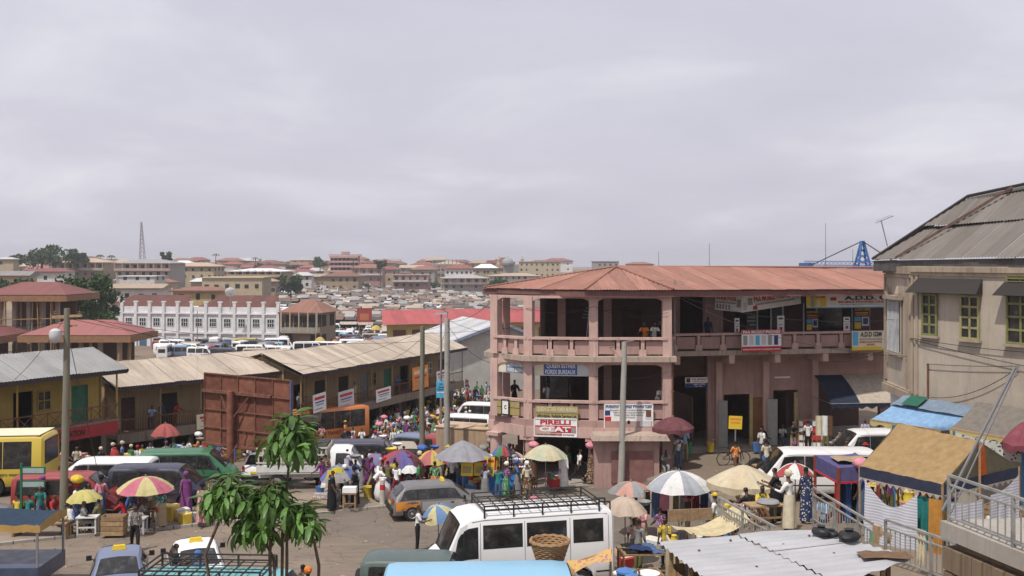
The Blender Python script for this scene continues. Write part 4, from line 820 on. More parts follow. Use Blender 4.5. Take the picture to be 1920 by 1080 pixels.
R.shuffle(spots); near_ = sorted(spots, key=lambda s: s[1]); near_ = [s for s in near_ if not (s[1] < 235 and s[0] < 700)]
rest = MB()
for i, (px, d) in enumerate(near_):
    k = R.randrange(24); p = col(px, d); rz = R.choice([0, 0, .1, -.15, 1.5, .3])
    if i < 300:
        o = link('market_stall', SME[k], None, p, rz); tag(o, 'low market stall under a %s tin roof in the valley market' % TN[(k if k % 6 != 2 or k < 9 else k + 1) % 6], 'stall', '%s roofed stalls of the valley market' % TN[(k if k % 6 != 2 or k < 9 else k + 1) % 6])
    else:
        me = SME[k]; cs, sn = math.cos(rz), math.sin(rz)
        rest.add([(p.x + v.co.x * cs - v.co.y * sn, p.y + v.co.x * sn + v.co.y * cs, p.z + v.co.z) for v in me.vertices], [tuple(q.vertices) for q in me.polygons]); rest.m[-len(me.polygons):] = [((k if k % 6 != 2 or k < 9 else k + 1) % 6) if q.material_index == 0 else 6 for q in me.polygons]
o = stuff(rest.obj('market_roofs', SM + [DARKIN])); o['label'] = 'mass of far tin market roofs filling the valley'
o.data.uv_layers.new(name='UVMap')
# mast, crane, far poles
def lattice(name, label, base, top, w0, w1, mat, n=10, cat='mast'):
    a, b = Vector(base), Vector(top); mb = MB()
    for i in range(n):
        p, q = a.lerp(b, i / n), a.lerp(b, (i + 1) / n); s0, s1 = w0 + (w1 - w0) * i / n, w0 + (w1 - w0) * (i + 1) / n; c = [(-1, -1), (1, -1), (1, 1), (-1, 1)]
        for j in range(4):
            e0 = p + V3(c[j][0] * s0, c[j][1] * s0); e1 = q + V3(c[j][0] * s1, c[j][1] * s1); f1_ = q + V3(c[(j + 1) % 4][0] * s1, c[(j + 1) % 4][1] * s1); mb.bar(e0, e1, w0 * .22).bar(e0, f1_, w0 * .12)
    return tag(mb.obj(name, mat), label, cat)
lattice('radio_mast', 'tall thin lattice radio mast on the left ridge', atd(267, 492, 650), atd(265, 416, 650), 1.6, .25, mp('mast_grey', (.28, .27, .3), .6))
for px, y0, y1, lb in ((1548, 505, 418, 'tall thin mast behind the blue crane'), (1599, 505, 468, 'short thin mast beside the blue crane'), (1235, 505, 472, 'thin pole above the rust red roof'), (1330, 505, 456, 'lamp pole standing behind the rust red roof')):
    a, b = atd(px, y0, 200), atd(px, y1, 200); tag(MB().tube([a - UP * 15, b], [.16, .06], 6).obj('mast', mp('mast_grey', (.28, .27, .3), .6)), lb, 'mast')
CRB = mp('crane_blue', (.05, .13, .32), .5, .15); t = thing('tower_crane', 'blue lattice tower crane beyond the rust red roof', 'crane', atd(1617, 560, 120))
a, b = atd(1617, 506, 120), atd(1617, 452, 120); o = lattice('tower', 'x', a - UP * 14, a, .7, .7, CRB, 8); o.parent = t; o.location = -t.location; del o['label']; del o['category']
o = lattice('tower_head', 'x', a, b, .8, .12, CRB, 5); o.parent = t; o.location = -t.location; del o['label']; del o['category']
j0, j1 = atd(1508, 497, 128), atd(1700, 499, 112); mb = MB()
for i in range(24):
    p, q = j0.lerp(j1, i / 24), j0.lerp(j1, (i + 1) / 24); mb.bar(p, q, .08).bar(p + UP * .5, q + UP * .5, .07).bar(p, q + UP * .5, .04).bar(q, p + UP * .5, .04)
W(mb, 'jib', CRB, t); W(MB().bar(b, j0.lerp(j1, .08), .09).bar(b, j0.lerp(j1, .95), .09), 'stay', BLACK, t); W(MB().box(tuple(j0.lerp(j1, .02)), (1.6, .8, .55)), 'counterweight', CRB, t); W(MB().box(tuple(a - UP * .4), (3.2, 1.8, 1.2)), 'cab', CRB, t)
a, b = atd(1664, 462, 36.5), atd(1652, 413, 36.5); mb = MB().tube([a, b], .02, 5).bar(b - V3(.2, 0, .1), b + V3(.45, 0, .16), .02)
for k in range(6): c = b + V3(-.1 + .09 * k, 0, -.02 + .035 * k); mb.bar(c - V3(0, .2, .04), c + V3(0, .2, .04), .012)
tag(mb.obj('antenna', STEEL), 'leaning television aerial on the grey tin roof', 'antenna')
sg = sign('billboard', 'red brown billboard standing over the distant crowd', atd(669, 604, 215), atd(697, 604, 215), 3.0, mp('billboard_red', (.28, .05, .04), .6), [], [(.2, .8, .15, .6, mp('billboard_orange', (.42, .14, .07), .6))], th=.3, post=[(.2, -6.5), (.8, -6.5)])
t = thing('satellite_dish', 'white satellite dish on the brown roofs behind the white hall', 'dish', atd(432, 562, 188)); q = atd(432, 549, 188)
W(MB().lathe([(.05, 0), (.5, .06), (.9, .22), (1.0, .3)], 16, (0, 0, 0), axis='y').add([], []), 'reflector', WHITE, t, 60); t.children[0].location = q - t.location; t.children[0].rotation_euler = (.5, 0, .3)
W(MB().bar(q - UP * 3, q, .12), 'mount', STEEL, t)
# ---------------------------------------------------------------- vehicles (x forward, ground at z = 0)
TYRE = {}
def wheel_mesh(r, w=.2):
    k = (round(r, 2), w)
    if k not in TYRE:
        t_ = MB().lathe([(r * .62, -w / 2), (r * .93, -w / 2), (r, -w / 2 + .03), (r, w / 2 - .03), (r * .93, w / 2), (r * .62, w / 2)], 20, axis='y', cap=True).mesh('wheel', RUBBER, 40)
        m_ = MB().lathe([(r * .6, 0), (r * .58, .012), (r * .45, -.02), (r * .2, .0), (r * .12, .02), (0.01, .02)], 14, axis='y').mesh('rim', mp('wheel_rim', (.4, .4, .4), .45, .2, metal=.5), 40)
        TYRE[k] = (t_, m_)
    return TYRE[k]
class Body:
    def __init__(s, st, wheels, r, sill=.33):
        s.st, s.wh, s.r, s.sill = st, wheels, r, sill; s.L = st[-1][0]
    def at(s, x):
        st = s.st
        if x <= st[0][0]: return st[0][1:]
        for a, b in zip(st, st[1:]):
            if x <= b[0]: k = (x - a[0]) / (b[0] - a[0]); return tuple(p + (q - p) * k for p, q in zip(a[1:], b[1:]))
        return st[-1][1:]
    def zb(s, x):
        z = s.sill; ra = s.r + .07
        for w in s.wh:
            if abs(x - w) < ra: z = max(z, s.r + math.sqrt(ra * ra - (x - w) ** 2))
        return z
    def ring(s, x):
        b, rf, wb, wr = s.at(x); z = min(s.zb(x), b - .1)
        return [(wb - .05, z), (wb - .012, z + .06), (wb, z + .55 * (b - z)), (wb - .012, b), (wr + (wb - wr) * .12, rf - .13), (wr - .045, rf - .045), (wr * .72, rf - .006), (0, rf + .018)]
    def side(s, x, z):                       # half width of the flank at height z
        q = s.ring(x)
        for a, c in zip(q, q[1:]):
            if a[1] <= z <= c[1] and c[1] > a[1]: k = (z - a[1]) / (c[1] - a[1]); return a[0] + (c[0] - a[0]) * k
        return q[0][0] if z < q[0][1] else q[4][0]
    def top(s, x, y):
        q = s.ring(x)[4:][::-1]; y = abs(y)
        for a, c in zip(q, q[1:]):
            if y <= c[0]: k = (y - a[0]) / max(1e-6, c[0] - a[0]); return a[1] + (c[1] - a[1]) * k
        return q[-1][1]
    def body(s):
        xs_ = sorted(set([round(a[0], 3) for a in s.st] + [round(w + (s.r + .07) * math.sin(k * PI / 16), 3) for w in s.wh for k in range(-8, 9)] + [round(s.L * i / 24, 3) for i in range(25)]))
        mb = MB(); n = 15
        for x in xs_: q = s.ring(x); mb.v += [(x, -y, z) for y, z in q[:-1]] + [(x, 0, q[-1][1])] + [(x, y, z) for y, z in q[:-1][::-1]]
        for i in range(len(xs_) - 1):
            for j in range(n - 1): a = i * n + j; mb.f.append((a, a + n, a + n + 1, a + 1))
        e_ = (len(xs_) - 1) * n; mb.f += [tuple(range(n)), tuple(range(e_, e_ + n))[::-1]]; mb.m = [0] * len(mb.f); return mb
    def patch(s, sd, xb0, xb1, xt0, xt1, z0, z1, off, rel=False, nu=6, nv=3):
        def f(u, v):
            x = (xb0 + (xb1 - xb0) * u) * (1 - v) + (xt0 + (xt1 - xt0) * u) * v
            if rel: b, rf = s.at(x)[:2]; z = b + (rf - .13 - b) * (z0 + (z1 - z0) * v)
            else: z = z0 + (z1 - z0) * v
            return (x, sd * (s.side(x, z) + off), z)
        return f
    def screen(s, x0, x1, mar, off, sgn, vm=.0):      # sloping front or rear glass between roof edge x0 and cowl x1
        def f(u, v):
            x = x0 + (x1 - x0) * v; w = s.at(x)[3] - mar; y = w * (2 * u - 1)
            return (x + sgn * off * .7, y, s.top(x, y) + off * .8)
        return f
def vehicle(name, label, cat, B, paint, loc, rz, sides=(), fr=None, rear=None, rearcap=None, patches=(), lights=True, group=None, rack=None, sign_=None, seams=(), stripe=None, spare=False, bumper=BLACK, roofpanel=None, mirrors=True, ladder=False, tilt=0, plate=YEL):
    t = thing(name, label, cat, loc, rz, group)
    if tilt: t.rotation_euler = (0, tilt, rz)
    body = B.body().obj('body', paint, t, smooth=32)
    W_ = max(a[3] for a in B.st)
    MB().box((B.L / 2, 0, .45), (B.L * .96, 2 * W_ - .3, .34)).obj('underbody', BLACK, t)
    for xw in B.wh:
        for sd in (-1, 1):
            a, b = wheel_mesh(B.r); o = link('wheel', a, t, (xw, sd * (W_ - .13), B.r)); m_ = link('rim', b, o, (0, sd * .1, 0)); m_.rotation_euler = (0, 0, 0 if sd > 0 else PI)
    for q in sides:
        xb0, xb1, xt0, xt1, z0, z1 = q[:6]
        for sd in (-1, 1):
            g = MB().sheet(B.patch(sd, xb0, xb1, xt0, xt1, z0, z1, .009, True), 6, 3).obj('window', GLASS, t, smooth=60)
            MB().sheet(B.patch(sd, xb0 - .035, xb1 + .035, xt0 - .035, xt1 + .035, z0 - .045, z1 + .05, .004, True), 6, 3).obj('seal', RUBBER, g, smooth=60)
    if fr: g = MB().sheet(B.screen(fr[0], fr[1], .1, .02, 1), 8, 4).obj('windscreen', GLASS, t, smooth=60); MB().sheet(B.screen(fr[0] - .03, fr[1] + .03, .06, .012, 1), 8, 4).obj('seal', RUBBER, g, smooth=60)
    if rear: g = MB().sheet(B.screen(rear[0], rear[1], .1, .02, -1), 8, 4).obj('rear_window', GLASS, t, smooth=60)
    if rearcap:
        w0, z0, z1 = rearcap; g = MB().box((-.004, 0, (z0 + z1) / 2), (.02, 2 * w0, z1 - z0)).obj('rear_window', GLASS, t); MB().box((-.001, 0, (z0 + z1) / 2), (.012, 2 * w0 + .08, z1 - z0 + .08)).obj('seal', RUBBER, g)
    for (x0, x1, z0, z1, m_, nm) in patches:
        for sd in (-1, 1): MB().sheet(B.patch(sd, x0, x1, x0, x1, z0, z1, .006), 6, 3).obj(nm, m_, t, smooth=60)
    if name in ('van', 'minibus'):
        trims(t, B)
        if not seams: seams = [(B.L * .34, .45, B.at(1)[1] - .2), (B.L * .61, .45, B.at(1)[1] - .2)]
    for x, z0, z1 in seams:
        for sd in (-1, 1): MB().sheet(B.patch(sd, x, x + .014, x, x + .014, z0, z1, .003), 1, 6).obj('door_seam', BLACK, t)
    if lights:
        zf = min(B.at(B.L)[1] - .2, .75); wf = B.at(B.L)[2]
        for sd in (-1, 1):
            MB().box((B.L - .01, sd * (wf - .22), zf), (.06, .26, .16), top=.9).obj('headlight', CHROME, t); MB().box((-.005, sd * (B.st[0][3] - .12), .85), (.03, .13, .24)).obj('tail_light', RED, t)
            MB().box((B.L * .55, sd * (W_ + .005), B.at(B.L * .55)[0] - .13), (.14, .03, .03)).obj('door_handle', BLACK, t)
        MB().box((B.L + .02, 0, .42), (.14, 2 * wf, .18)).obj('bumper', bumper, t); MB().box((-.03, 0, .45), (.12, 2 * B.st[0][3], .18)).obj('bumper', bumper, t)
        MB().box((-.03, 0, .68), (.015, .46, .11)).obj('number_plate', plate, t); MB().box((B.L + .01, 0, .6), (.03, wf, .12)).obj('grille', BLACK, t)
    if mirrors and fr:
        for sd in (-1, 1): x = fr[1] - .25; MB().box((x, sd * (B.side(x, B.at(x)[0]) + .12), B.at(x)[0] + .12), (.07, .16, .15)).bar((x, sd * (W_ - .05), B.at(x)[0] + .05), (x, sd * (W_ + .1), B.at(x)[0] + .1), .025).obj('mirror', BLACK, t)
    if rack:
        x0, x1, zr = rack; wr = B.at((x0 + x1) / 2)[3] - .02; mb = MB()
        for z in (zr + .1, zr + .24):
            for sd in (-1, 1): mb.bar((x0, sd * wr, z), (x1, sd * wr, z), .035)
            for x in (x0, x1): mb.bar((x, -wr, z), (x, wr, z), .035)
        k = max(3, int((x1 - x0) / .9))
        for i in range(k + 1):
            for sd in (-1, 1): x = x0 + (x1 - x0) * i / k; mb.bar((x, sd * wr, zr - .12), (x, sd * wr, zr + .24), .045)
        for i in range(int((x1 - x0) / .32)): x = x0 + .32 * i; mb.bar((x, -wr, zr + .1), (x, wr, zr + .1), .03)
        for i in range(5): y = -wr + 2 * wr * (i + .5) / 5; mb.bar((x0, y, zr + .085), (x1, y, zr + .085), .02)
        mb.obj('roof_rack', mp('rack_black', (.03, .028, .026), .6), t)
    if sign_: MB().box((sign_[0], 0, sign_[1] + .08), (.14, .42, .13), top=.8).obj('roof_sign', YEL, t)
    if spare: a, b = wheel_mesh(B.r); o = link('spare_wheel', a, t, (-.14, 0, .95)); o.rotation_euler = (0, 0, PI / 2); 
    if ladder:
        mb = MB()
        for y in (-.25, .25): mb.bar((-.1, y, .7), (-.1, y, B.at(.1)[1] + .1), .04).bar((-.1, y, B.at(.1)[1] + .1), (.3, y, B.at(.1)[1] + .12), .04)
        for i in range(6): mb.bar((-.1, -.25, .8 + .28 * i), (-.1, .25, .8 + .28 * i), .03)
        mb.obj('ladder', BLACK, t)
    return t
def vanB(L=4.5, W=1.7, H=1.95, r=.32): h = W / 2; return Body([(0, 1.0, H - .12, h - .07, h - .16), (.07, 1.0, H - .03, h - .015, h - .12), (.3, 1.0, H, h, h - .1), (L - 1.55, 1.0, H, h, h - .1), (L - 1.15, 1.0, H - .05, h, h - .11), (L - .42, .9, 1.12, h - .01, h - .13), (L - .12, .7, .9, h - .04, h - .16), (L, .58, .76, h - .1, h - .22)], [.85, L - .85], r)
def vanW(L): return [(.22, L * .33, .28, L * .33, .1, .9), (L * .35, L * .6, L * .35, L * .6, .1, .9), (L * .62, L - .66, L * .62, L - 1.2, .1, .9)]
def sedanB(L=4.2, W=1.64, H=1.38, wagon=False, r=.3):
    h = W / 2; st = [(0, .62, .8, h - .1, h - .2), (.06, .68, .9, h - .03, h - .12)]
    st += [(.1, .84, 1.0, h - .02, h - .14), (.5, .86, H - .04, h, h - .2), (.75, .86, H, h, h - .2)] if wagon else [(.7, .76, .94, h, h - .1), (1.3, .84, H - .05, h, h - .22), (1.6, .86, H, h, h - .2)]
    return Body(st + [(2.35, .86, H, h, h - .2), (2.65, .85, H - .06, h, h - .21), (3.25, .74, .94, h, h - .12), (L - .15, .6, .78, h - .04, h - .14), (L, .48, .64, h - .1, h - .2)], [.78, L - .8], r, .26)
sedW = [(.98, 1.75, 1.32, 1.78, .08, .9), (1.83, 2.98, 1.85, 2.6, .08, .9)]
wagW = [(.28, .98, .5, 1.0, .1, .9), (1.05, 1.85, 1.05, 1.85, .1, .9), (1.92, 2.98, 1.92, 2.6, .1, .9)]
def trims(t, B):
    for sd in (-1, 1):
        MB().sheet(B.patch(sd, .12, B.L - .5, .12, B.L - .5, .66, .71, .008), 12, 1).obj('side_moulding', BLACK, t)
        x0, x1 = .25, B.L - 1.3; MB().sheet(lambda u, v: (x0 + (x1 - x0) * u, sd * (B.side(x0 + (x1 - x0) * u, B.at(x0 + (x1 - x0) * u)[1] - .13) + .015 * v), B.at(x0 + (x1 - x0) * u)[1] - .125), 10, 1).obj('gutter', BLACK, t)
def hd(x0, y0, x1, y1): return math.atan2(y1 - y0, x1 - x0)
WV, BLV, NV, RV, GV, TQ, KH, DG, OR, YB = [mpaint(n, c) for n, c in (('car_white', (.76, .76, .76)), ('car_light_blue', (.22, .45, .62)), ('car_navy', (.009, .014, .045)), ('car_red', (.26, .012, .016)), ('car_green', (.012, .13, .055)), ('car_turquoise', (.12, .4, .42)), ('car_khaki', (.36, .3, .22)), ('car_dark_green', (.05, .085, .08)), ('bus_orange', (.62, .2, .05)), ('bus_yellow', (.55, .4, .04)))]
GREYC, BLUC = mpaint('car_grey', (.13, .13, .135)), mpaint('car_steel_blue', (.13, .17, .27)); TAXO = mpaint('taxi_orange', (.68, .26, .03))
# big white minibus in front
h = 1.05; MBUS = Body([(0, 1.28, 2.42, h - .09, h - .2), (.08, 1.28, 2.54, h - .02, h - .14), (.4, 1.28, 2.62, h, h - .11), (4.3, 1.28, 2.62, h, h - .11), (4.7, 1.28, 2.56, h, h - .12), (4.95, 1.26, 2.42, h, h - .12), (5.4, 1.15, 1.42, h - .02, h - .12), (5.75, .95, 1.18, h - .06, h - .18), (5.9, .75, .95, h - .14, h - .26)], [1.15, 4.75], .38, .42)
ra, fa = V3(3.0, 32.9), V3(-2.9, 31.4); rz = hd(ra.x, ra.y, fa.x, fa.y)
vehicle('minibus', 'large white minibus with black roof rack parked across the road', 'minibus', MBUS, WV, V3(ra.x, ra.y, T(ra.x, ra.y) - .02), rz, [(.42, 1.34, .42, 1.34, .32, .82), (1.62, 2.84, 1.62, 2.84, .32, .82), (3.04, 4.22, 3.04, 4.22, .32, .82), (4.44, 4.84, 4.44, 4.82, .1, .8), (4.9, 5.2, 4.88, 5.0, .1, .76)], fr=(4.97, 5.38), rearcap=(.7, 1.4, 2.2), rack=(.5, 4.2, 2.66), seams=[(.2, .5, 2.4), (1.47, .5, 2.4), (2.93, .5, 2.4), (4.33, .5, 2.4)], ladder=True, bumper=WHITE)
vehicle('van', 'light blue van whose roof fills the foreground below the white minibus', 'van', vanB(6.0, 1.85, 2.0), BLV, V3(-3.35, 26.6, T(-3, 27) - .08), .05, vanW(6.0), (6.0 - 1.13, 6.0 - .45), None, (.6, 1.1, 1.8))
for k in range(9): pass
suv = Body([(0, .95, 1.66, .76, .66), (.1, .96, 1.74, .82, .69), (.4, .96, 1.78, .84, .7), (2.3, .96, 1.78, .84, .7), (2.55, .95, 1.72, .84, .69), (3.05, .9, 1.12, .83, .7), (4.0, .8, 1.0, .8, .68), (4.15, .65, .85, .72, .6)], [.8, 3.35], .37, .42)
vehicle('off_road_car', 'dark green off road car with grey roof and rear spare wheel', 'car', suv, DG, V3(-4.3, 29.6, T(-4, 30) - .1), -.06, [(.25, 1.1, .3, 1.1, .1, .88), (1.16, 1.9, 1.16, 1.88, .1, .88), (1.96, 2.72, 1.94, 2.45, .1, .88)], (2.57, 3.02), None, (.5, 1.05, 1.6), spare=True)
vehicle('van', 'turquoise van carrying a long black roof rack under the leafy sapling', 'van', vanB(4.9, 1.75, 2.0), TQ, V3(-9.6, 26.4, T(-8, 27) - .1), -.05, vanW(4.9), (4.9 - 1.13, 4.9 - .45), None, (.55, 1.1, 1.75), rack=(.2, 3.3, 2.04))
vehicle('taxi', 'white taxi with yellow roof sign stopped by the kerbless lane', 'taxi', sedanB(4.0), WV, V3(-9.3, 30.3, T(-9.5, 31)), 1.95, sedW, (2.66, 3.22), (1.28, .74), None, [(3.25, 3.85, .4, .72, TAXO, 'orange_wing')], sign_=(1.9, 1.38))
vehicle('taxi', 'blue taxi with yellow roof sign and orange wings', 'taxi', sedanB(4.2), BLUC, V3(-11.4, 29.2, T(-12, 30)), 1.9, sedW, (2.66, 3.22), (1.28, .74), None, [(3.25, 4.0, .4, .72, TAXO, 'orange_wing')], sign_=(1.9, 1.38))
# estate taxi
a, b = V3(-5.1, 42.5), V3(-.9, 43.7)
vehicle('taxi', 'grey estate taxi with orange rear quarter driving past the umbrellas', 'taxi', sedanB(4.5, 1.7, 1.44, True, .31), GREYC, V3(a.x, a.y, T(a.x, a.y) + .03), hd(a.x, a.y, b.x, b.y), wagW, (2.66, 3.22), (.48, .12), None, [(.1, 1.12, .45, .84, TAXO, 'orange_wing'), (3.3, 4.1, .42, .7, TAXO, 'orange_wing'), (1.2, 3.2, .42, .8, mpaint('car_silver', (.3, .3, .31)), 'door_panel')], sign_=(2.2, 1.44), rack=None)
# left lot
vehicle('van', 'red van parked behind the yellow umbrella', 'van', vanB(4.3, 1.66, 1.8), RV, col(30, 42.8) + V3(0, .2, 0), .06, vanW(4.3), (4.3 - 1.13, 4.3 - .45), None, (.55, 1.0, 1.6))
vehicle('van', 'dark blue van parked behind the pink and yellow umbrella', 'van', vanB(4.2, 1.66, 1.82), NV, col(212, 44.6), .05, vanW(4.2), (4.2 - 1.13, 4.2 - .45), None, (.55, 1.0, 1.6))
vehicle('van', 'white van standing between the dark blue van and the shops', 'van', vanB(4.5, 1.7, 1.72), WV, col(290, 46.8), PI + .02, vanW(4.5), (4.5 - 1.13, 4.5 - .45), None, (.55, 1.0, 1.5))
vehicle('van', 'green van with dark windows beside the rusty billboard', 'van', vanB(4.4, 1.7, 1.85), GV, col(322, 48.2) + V3(-1.4, 0, 0), .1, vanW(4.4), (4.4 - 1.13, 4.4 - .45), None, (.55, 1.0, 1.6))
vehicle('estate_car', 'white estate car seen from behind next to the billboard post', 'car', sedanB(4.3, 1.66, 1.5, True), WV, col(478, 49.5), 1.35, wagW, (2.66, 3.22), (.48, .12), None)
vehicle('taxi', 'white taxi with orange wing queued behind the stake truck', 'taxi', sedanB(4.2), WV, col(735, 50.5), PI - .12, sedW, (2.66, 3.22), (1.28, .74), None, [(.1, .9, .42, .72, TAXO, 'orange_wing'), (3.25, 4.0, .42, .72, TAXO, 'orange_wing')], sign_=(1.9, 1.38))
vehicle('van', 'navy van with tinted windows behind the stake truck', 'van', vanB(4.9, 1.7, 2.05), NV, col(592, 55), .03, vanW(4.9), (4.9 - 1.13, 4.9 - .45), None, (.55, 1.1, 1.8))
vehicle('pickup', 'khaki pickup facing the umbrellas beside the wooden pole', 'car', suv, KH, col(753, 59.5) + V3(0, .5, 0), -1.35, [(.25, 1.1, .3, 1.1, .1, .88), (1.16, 1.9, 1.16, 1.88, .1, .88), (1.96, 2.72, 1.94, 2.45, .1, .88)], (2.57, 3.02), None, (.5, 1.05, 1.6))
vehicle('van', 'steel blue van between the two street poles', 'van', vanB(4.5, 1.7, 2.0), BLUC, col(840, 63), 2.75, vanW(4.5), (4.5 - 1.13, 4.5 - .45), None, (.55, 1.1, 1.7))
vehicle('van', 'long white van at the edge of the crowd', 'van', vanB(4.7, 1.7, 2.0), WV, col(925, 75), 2.85, vanW(4.7), (4.7 - 1.13, 4.7 - .45), None, (.55, 1.1, 1.7))
vehicle('van', 'white van half hidden behind the pink corner column', 'van', vanB(4.5, 1.7, 2.0), WV, col(945, 84), 2.9, vanW(4.5), (4.5 - 1.13, 4.5 - .45), None, (.55, 1.1, 1.7))
vehicle('minibus', 'white minibus parked before the pink wing shops', 'minibus', vanB(5.2, 1.8, 2.1), WV, col(1637, 44.2), PI - .03, vanW(5.2), (5.2 - 1.13, 5.2 - .45), None, (.6, 1.1, 1.8))
vehicle('van', 'white van nose showing beyond the tan tent', 'van', vanB(4.5, 1.7, 2.0), WV, col(1720, 49), PI + .1, vanW(4.5), (4.5 - 1.13, 4.5 - .45), None, (.55, 1.1, 1.7))
# buses
def busB(L, H=3.0, r=.48): h = 1.22; return Body([(0, 1.35, H - .2, h - .1, h - .2), (.1, 1.35, H - .05, h - .02, h - .12), (.4, 1.35, H, h, h - .1), (L - .5, 1.35, H, h, h - .1), (L - .15, 1.3, H - .2, h - .02, h - .14), (L - .03, 1.2, 1.5, h - .06, h - .16), (L, .8, 1.1, h - .12, h - .2)], [2.2, L - 2.4], r, .5)
def busW(L, n): st = (L - 1.6) / n; return [(.5 + st * i + .05, .5 + st * (i + 1) - .05, .5 + st * i + .05, .5 + st * (i + 1) - .05, .02, .86) for i in range(n)]
t = vehicle('bus', 'yellow bus with dark windows standing before the ochre shop', 'bus', busB(10.5, 2.8), YB, col(97, 47.6), PI + .12, busW(10.5, 7), (9.98, 10.36), None, (.9, 1.5, 2.5))
MB().box((5, 0, 2.82), (9.6, 2.1, .03)).obj('roof_panel', CREAM, t)
lw = link('lettering', text_mesh('Fast, reliable, metro money transfer', .01).copy(), t); lw.data.materials.append(BLK); lw.rotation_euler = (PI / 2, 0, PI); lw.location = (3.2, 1.235, .95); lw.scale = (3.0, .2, 1)
a, b = V3(-11.6, 77), V3(-18.4, 69.2)
t = vehicle('bus', 'orange bus with long dark window band in the crowd', 'bus', busB(10.3, 2.8), OR, V3(a.x, a.y, T(a.x, a.y) - .1), hd(a.x, a.y, b.x, b.y), busW(10.3, 6), (9.78, 10.16), None, (.9, 1.5, 2.4), tilt=-.035)
lw = link('lettering', text_mesh('METRO TRANSIT', .01).copy(), t); lw.data.materials.append(BLK); lw.rotation_euler = (PI / 2, 0, PI); lw.location = (5.2, 1.235, .9); lw.scale = (2.4, .25, 1)
# stake truck
t = thing('stake_truck', 'white truck with slatted stake sides behind the leafy sapling', 'truck', col(490, 48.6), .05); 
cab = Body([(0, 1.1, 1.92, .82, .68), (.08, 1.1, 2.0, .86, .72), (.75, 1.1, 2.0, .86, .72), (1.0, 1.08, 1.94, .86, .71), (1.45, 1.0, 1.2, .85, .7), (1.7, .8, .98, .8, .66)], [1.0], .38, .45); cb = cab.body(); cb.v = [(x + 3.35, y, z) for x, y, z in cb.v]; cb.obj('cab', WV, t, smooth=32)
for sd in (-1, 1):
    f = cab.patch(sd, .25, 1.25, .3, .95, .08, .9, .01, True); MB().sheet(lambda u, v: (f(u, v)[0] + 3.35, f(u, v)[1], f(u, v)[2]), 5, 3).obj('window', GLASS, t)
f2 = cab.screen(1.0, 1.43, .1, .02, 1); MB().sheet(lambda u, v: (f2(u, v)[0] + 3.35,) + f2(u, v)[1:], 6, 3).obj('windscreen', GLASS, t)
MB().box((1.6, 0, .92), (3.3, 1.9, .12)).box((1.6, 0, .7), (3.3, .8, .25)).obj('bed', mp('bed_white', (.6, .6, .58), .6), t)
for sd in (-1, 1): MB().box((1.6, sd * .95, 1.1), (3.3, .05, .3)).obj('bed_side', mp('bed_white', (.6, .6, .58), .6), t)
STK = mp('stake_cream', (.55, .5, .42), .7)
for sd in (-1, 1):
    for i in range(16): MB().box((.05 + 3.15 * i / 15, sd * .93, 1.65), (.07, .04, .9)).obj('stake', STK, t)
    for z in (1.4, 1.75, 2.08): MB().box((1.6, sd * .96, z), (3.3, .04, .07)).obj('stake_rail', STK, t)
for i in range(9): MB().box((3.25, -.85 + 1.7 * i / 8, 1.65), (.04, .07, .9)).obj('stake', STK, t)
for xw in (.9, 4.35):
    for sd in (-1, 1): q, rm = wheel_mesh(.42); o = link('wheel', q, t, (xw, sd * .82, .42)); m_ = link('rim', rm, o, (0, sd * .1, 0)); m_.rotation_euler = (0, 0, 0 if sd > 0 else PI)
MB().box((2.5, 0, 2.12), (1.5, 1.8, .12), top=.92).obj('tarpaulin', mcloth('dark_grey_tarp', (.06, .06, .062)), t)
# red lorry with tan box
t = thing('box_lorry', 'red cabbed lorry with tan box body beside the corner columns', 'truck', col(925, 60.5), PI - .35)
MB().box((1.6, 0, 1.6), (3.4, 2.0, 2.0)).obj('box_body', mwall('tan_box', (.42, .3, .2), (.12, .08, .06), .7), t); MB().box((1.6, 0, 2.62), (3.5, 2.1, .06)).box((.7, .2, 2.72), (.7, .5, .14)).obj('box_roof', mp('tan_roof', (.48, .35, .24), .7), t)
cb = cab.body(); cb.v = [(x + 3.35, y, z) for x, y, z in cb.v]; cb.obj('cab', RV, t, smooth=32)
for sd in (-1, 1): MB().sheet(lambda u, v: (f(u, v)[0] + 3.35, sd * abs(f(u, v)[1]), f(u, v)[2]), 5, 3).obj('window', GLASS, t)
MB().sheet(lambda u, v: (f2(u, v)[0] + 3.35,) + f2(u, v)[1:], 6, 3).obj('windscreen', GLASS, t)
for xw in (.9, 4.35):
    for sd in (-1, 1): q, rm = wheel_mesh(.42); o = link('wheel', q, t, (xw, sd * .85, .42))
# tarp-backed truck in the near corner
t = thing('canopy_truck', 'blue truck with slate blue tarpaulin canopy at the near lane', 'truck', V3(-18.6, 31.5, T(-16, 32)), .03); TB = mcloth('slate_blue_tarp', (.03, .05, .08))
MB().sheet(lambda u, v: (4.3 * u, -1 + 2 * v, 2.35 + .12 * math.sin(v * PI) - .04 * math.sin(u * 9)), 16, 6).obj('tarpaulin', TB, t, smooth=50); MB().sheet(lambda u, v: (4.3 * u, -1.01, 2.35 - .22 * v - .02 * math.sin(u * 40)), 30, 1).obj('tarpaulin_hem', mp('ochre_hem', (.4, .25, .08), .8), t); MB().sheet(lambda u, v: (4.31, -1 + 2 * u, 2.36 - .22 * v + .1 * math.sin(u * PI) * (1 - v)), 8, 1).obj('tarpaulin_hem', mp('ochre_hem', (.4, .25, .08), .8), t)
for x in (.1, 2.1, 4.2):
    for y in (-.95, .95): MB().bar((x, y, .8), (x, y, 2.34), .06).obj('hoop', STEEL, t)
MB().box((2.1, 0, .8), (4.3, 2.0, .5)).obj('bed', mpaint('car_truck_blue', (.02, .045, .1)), t)
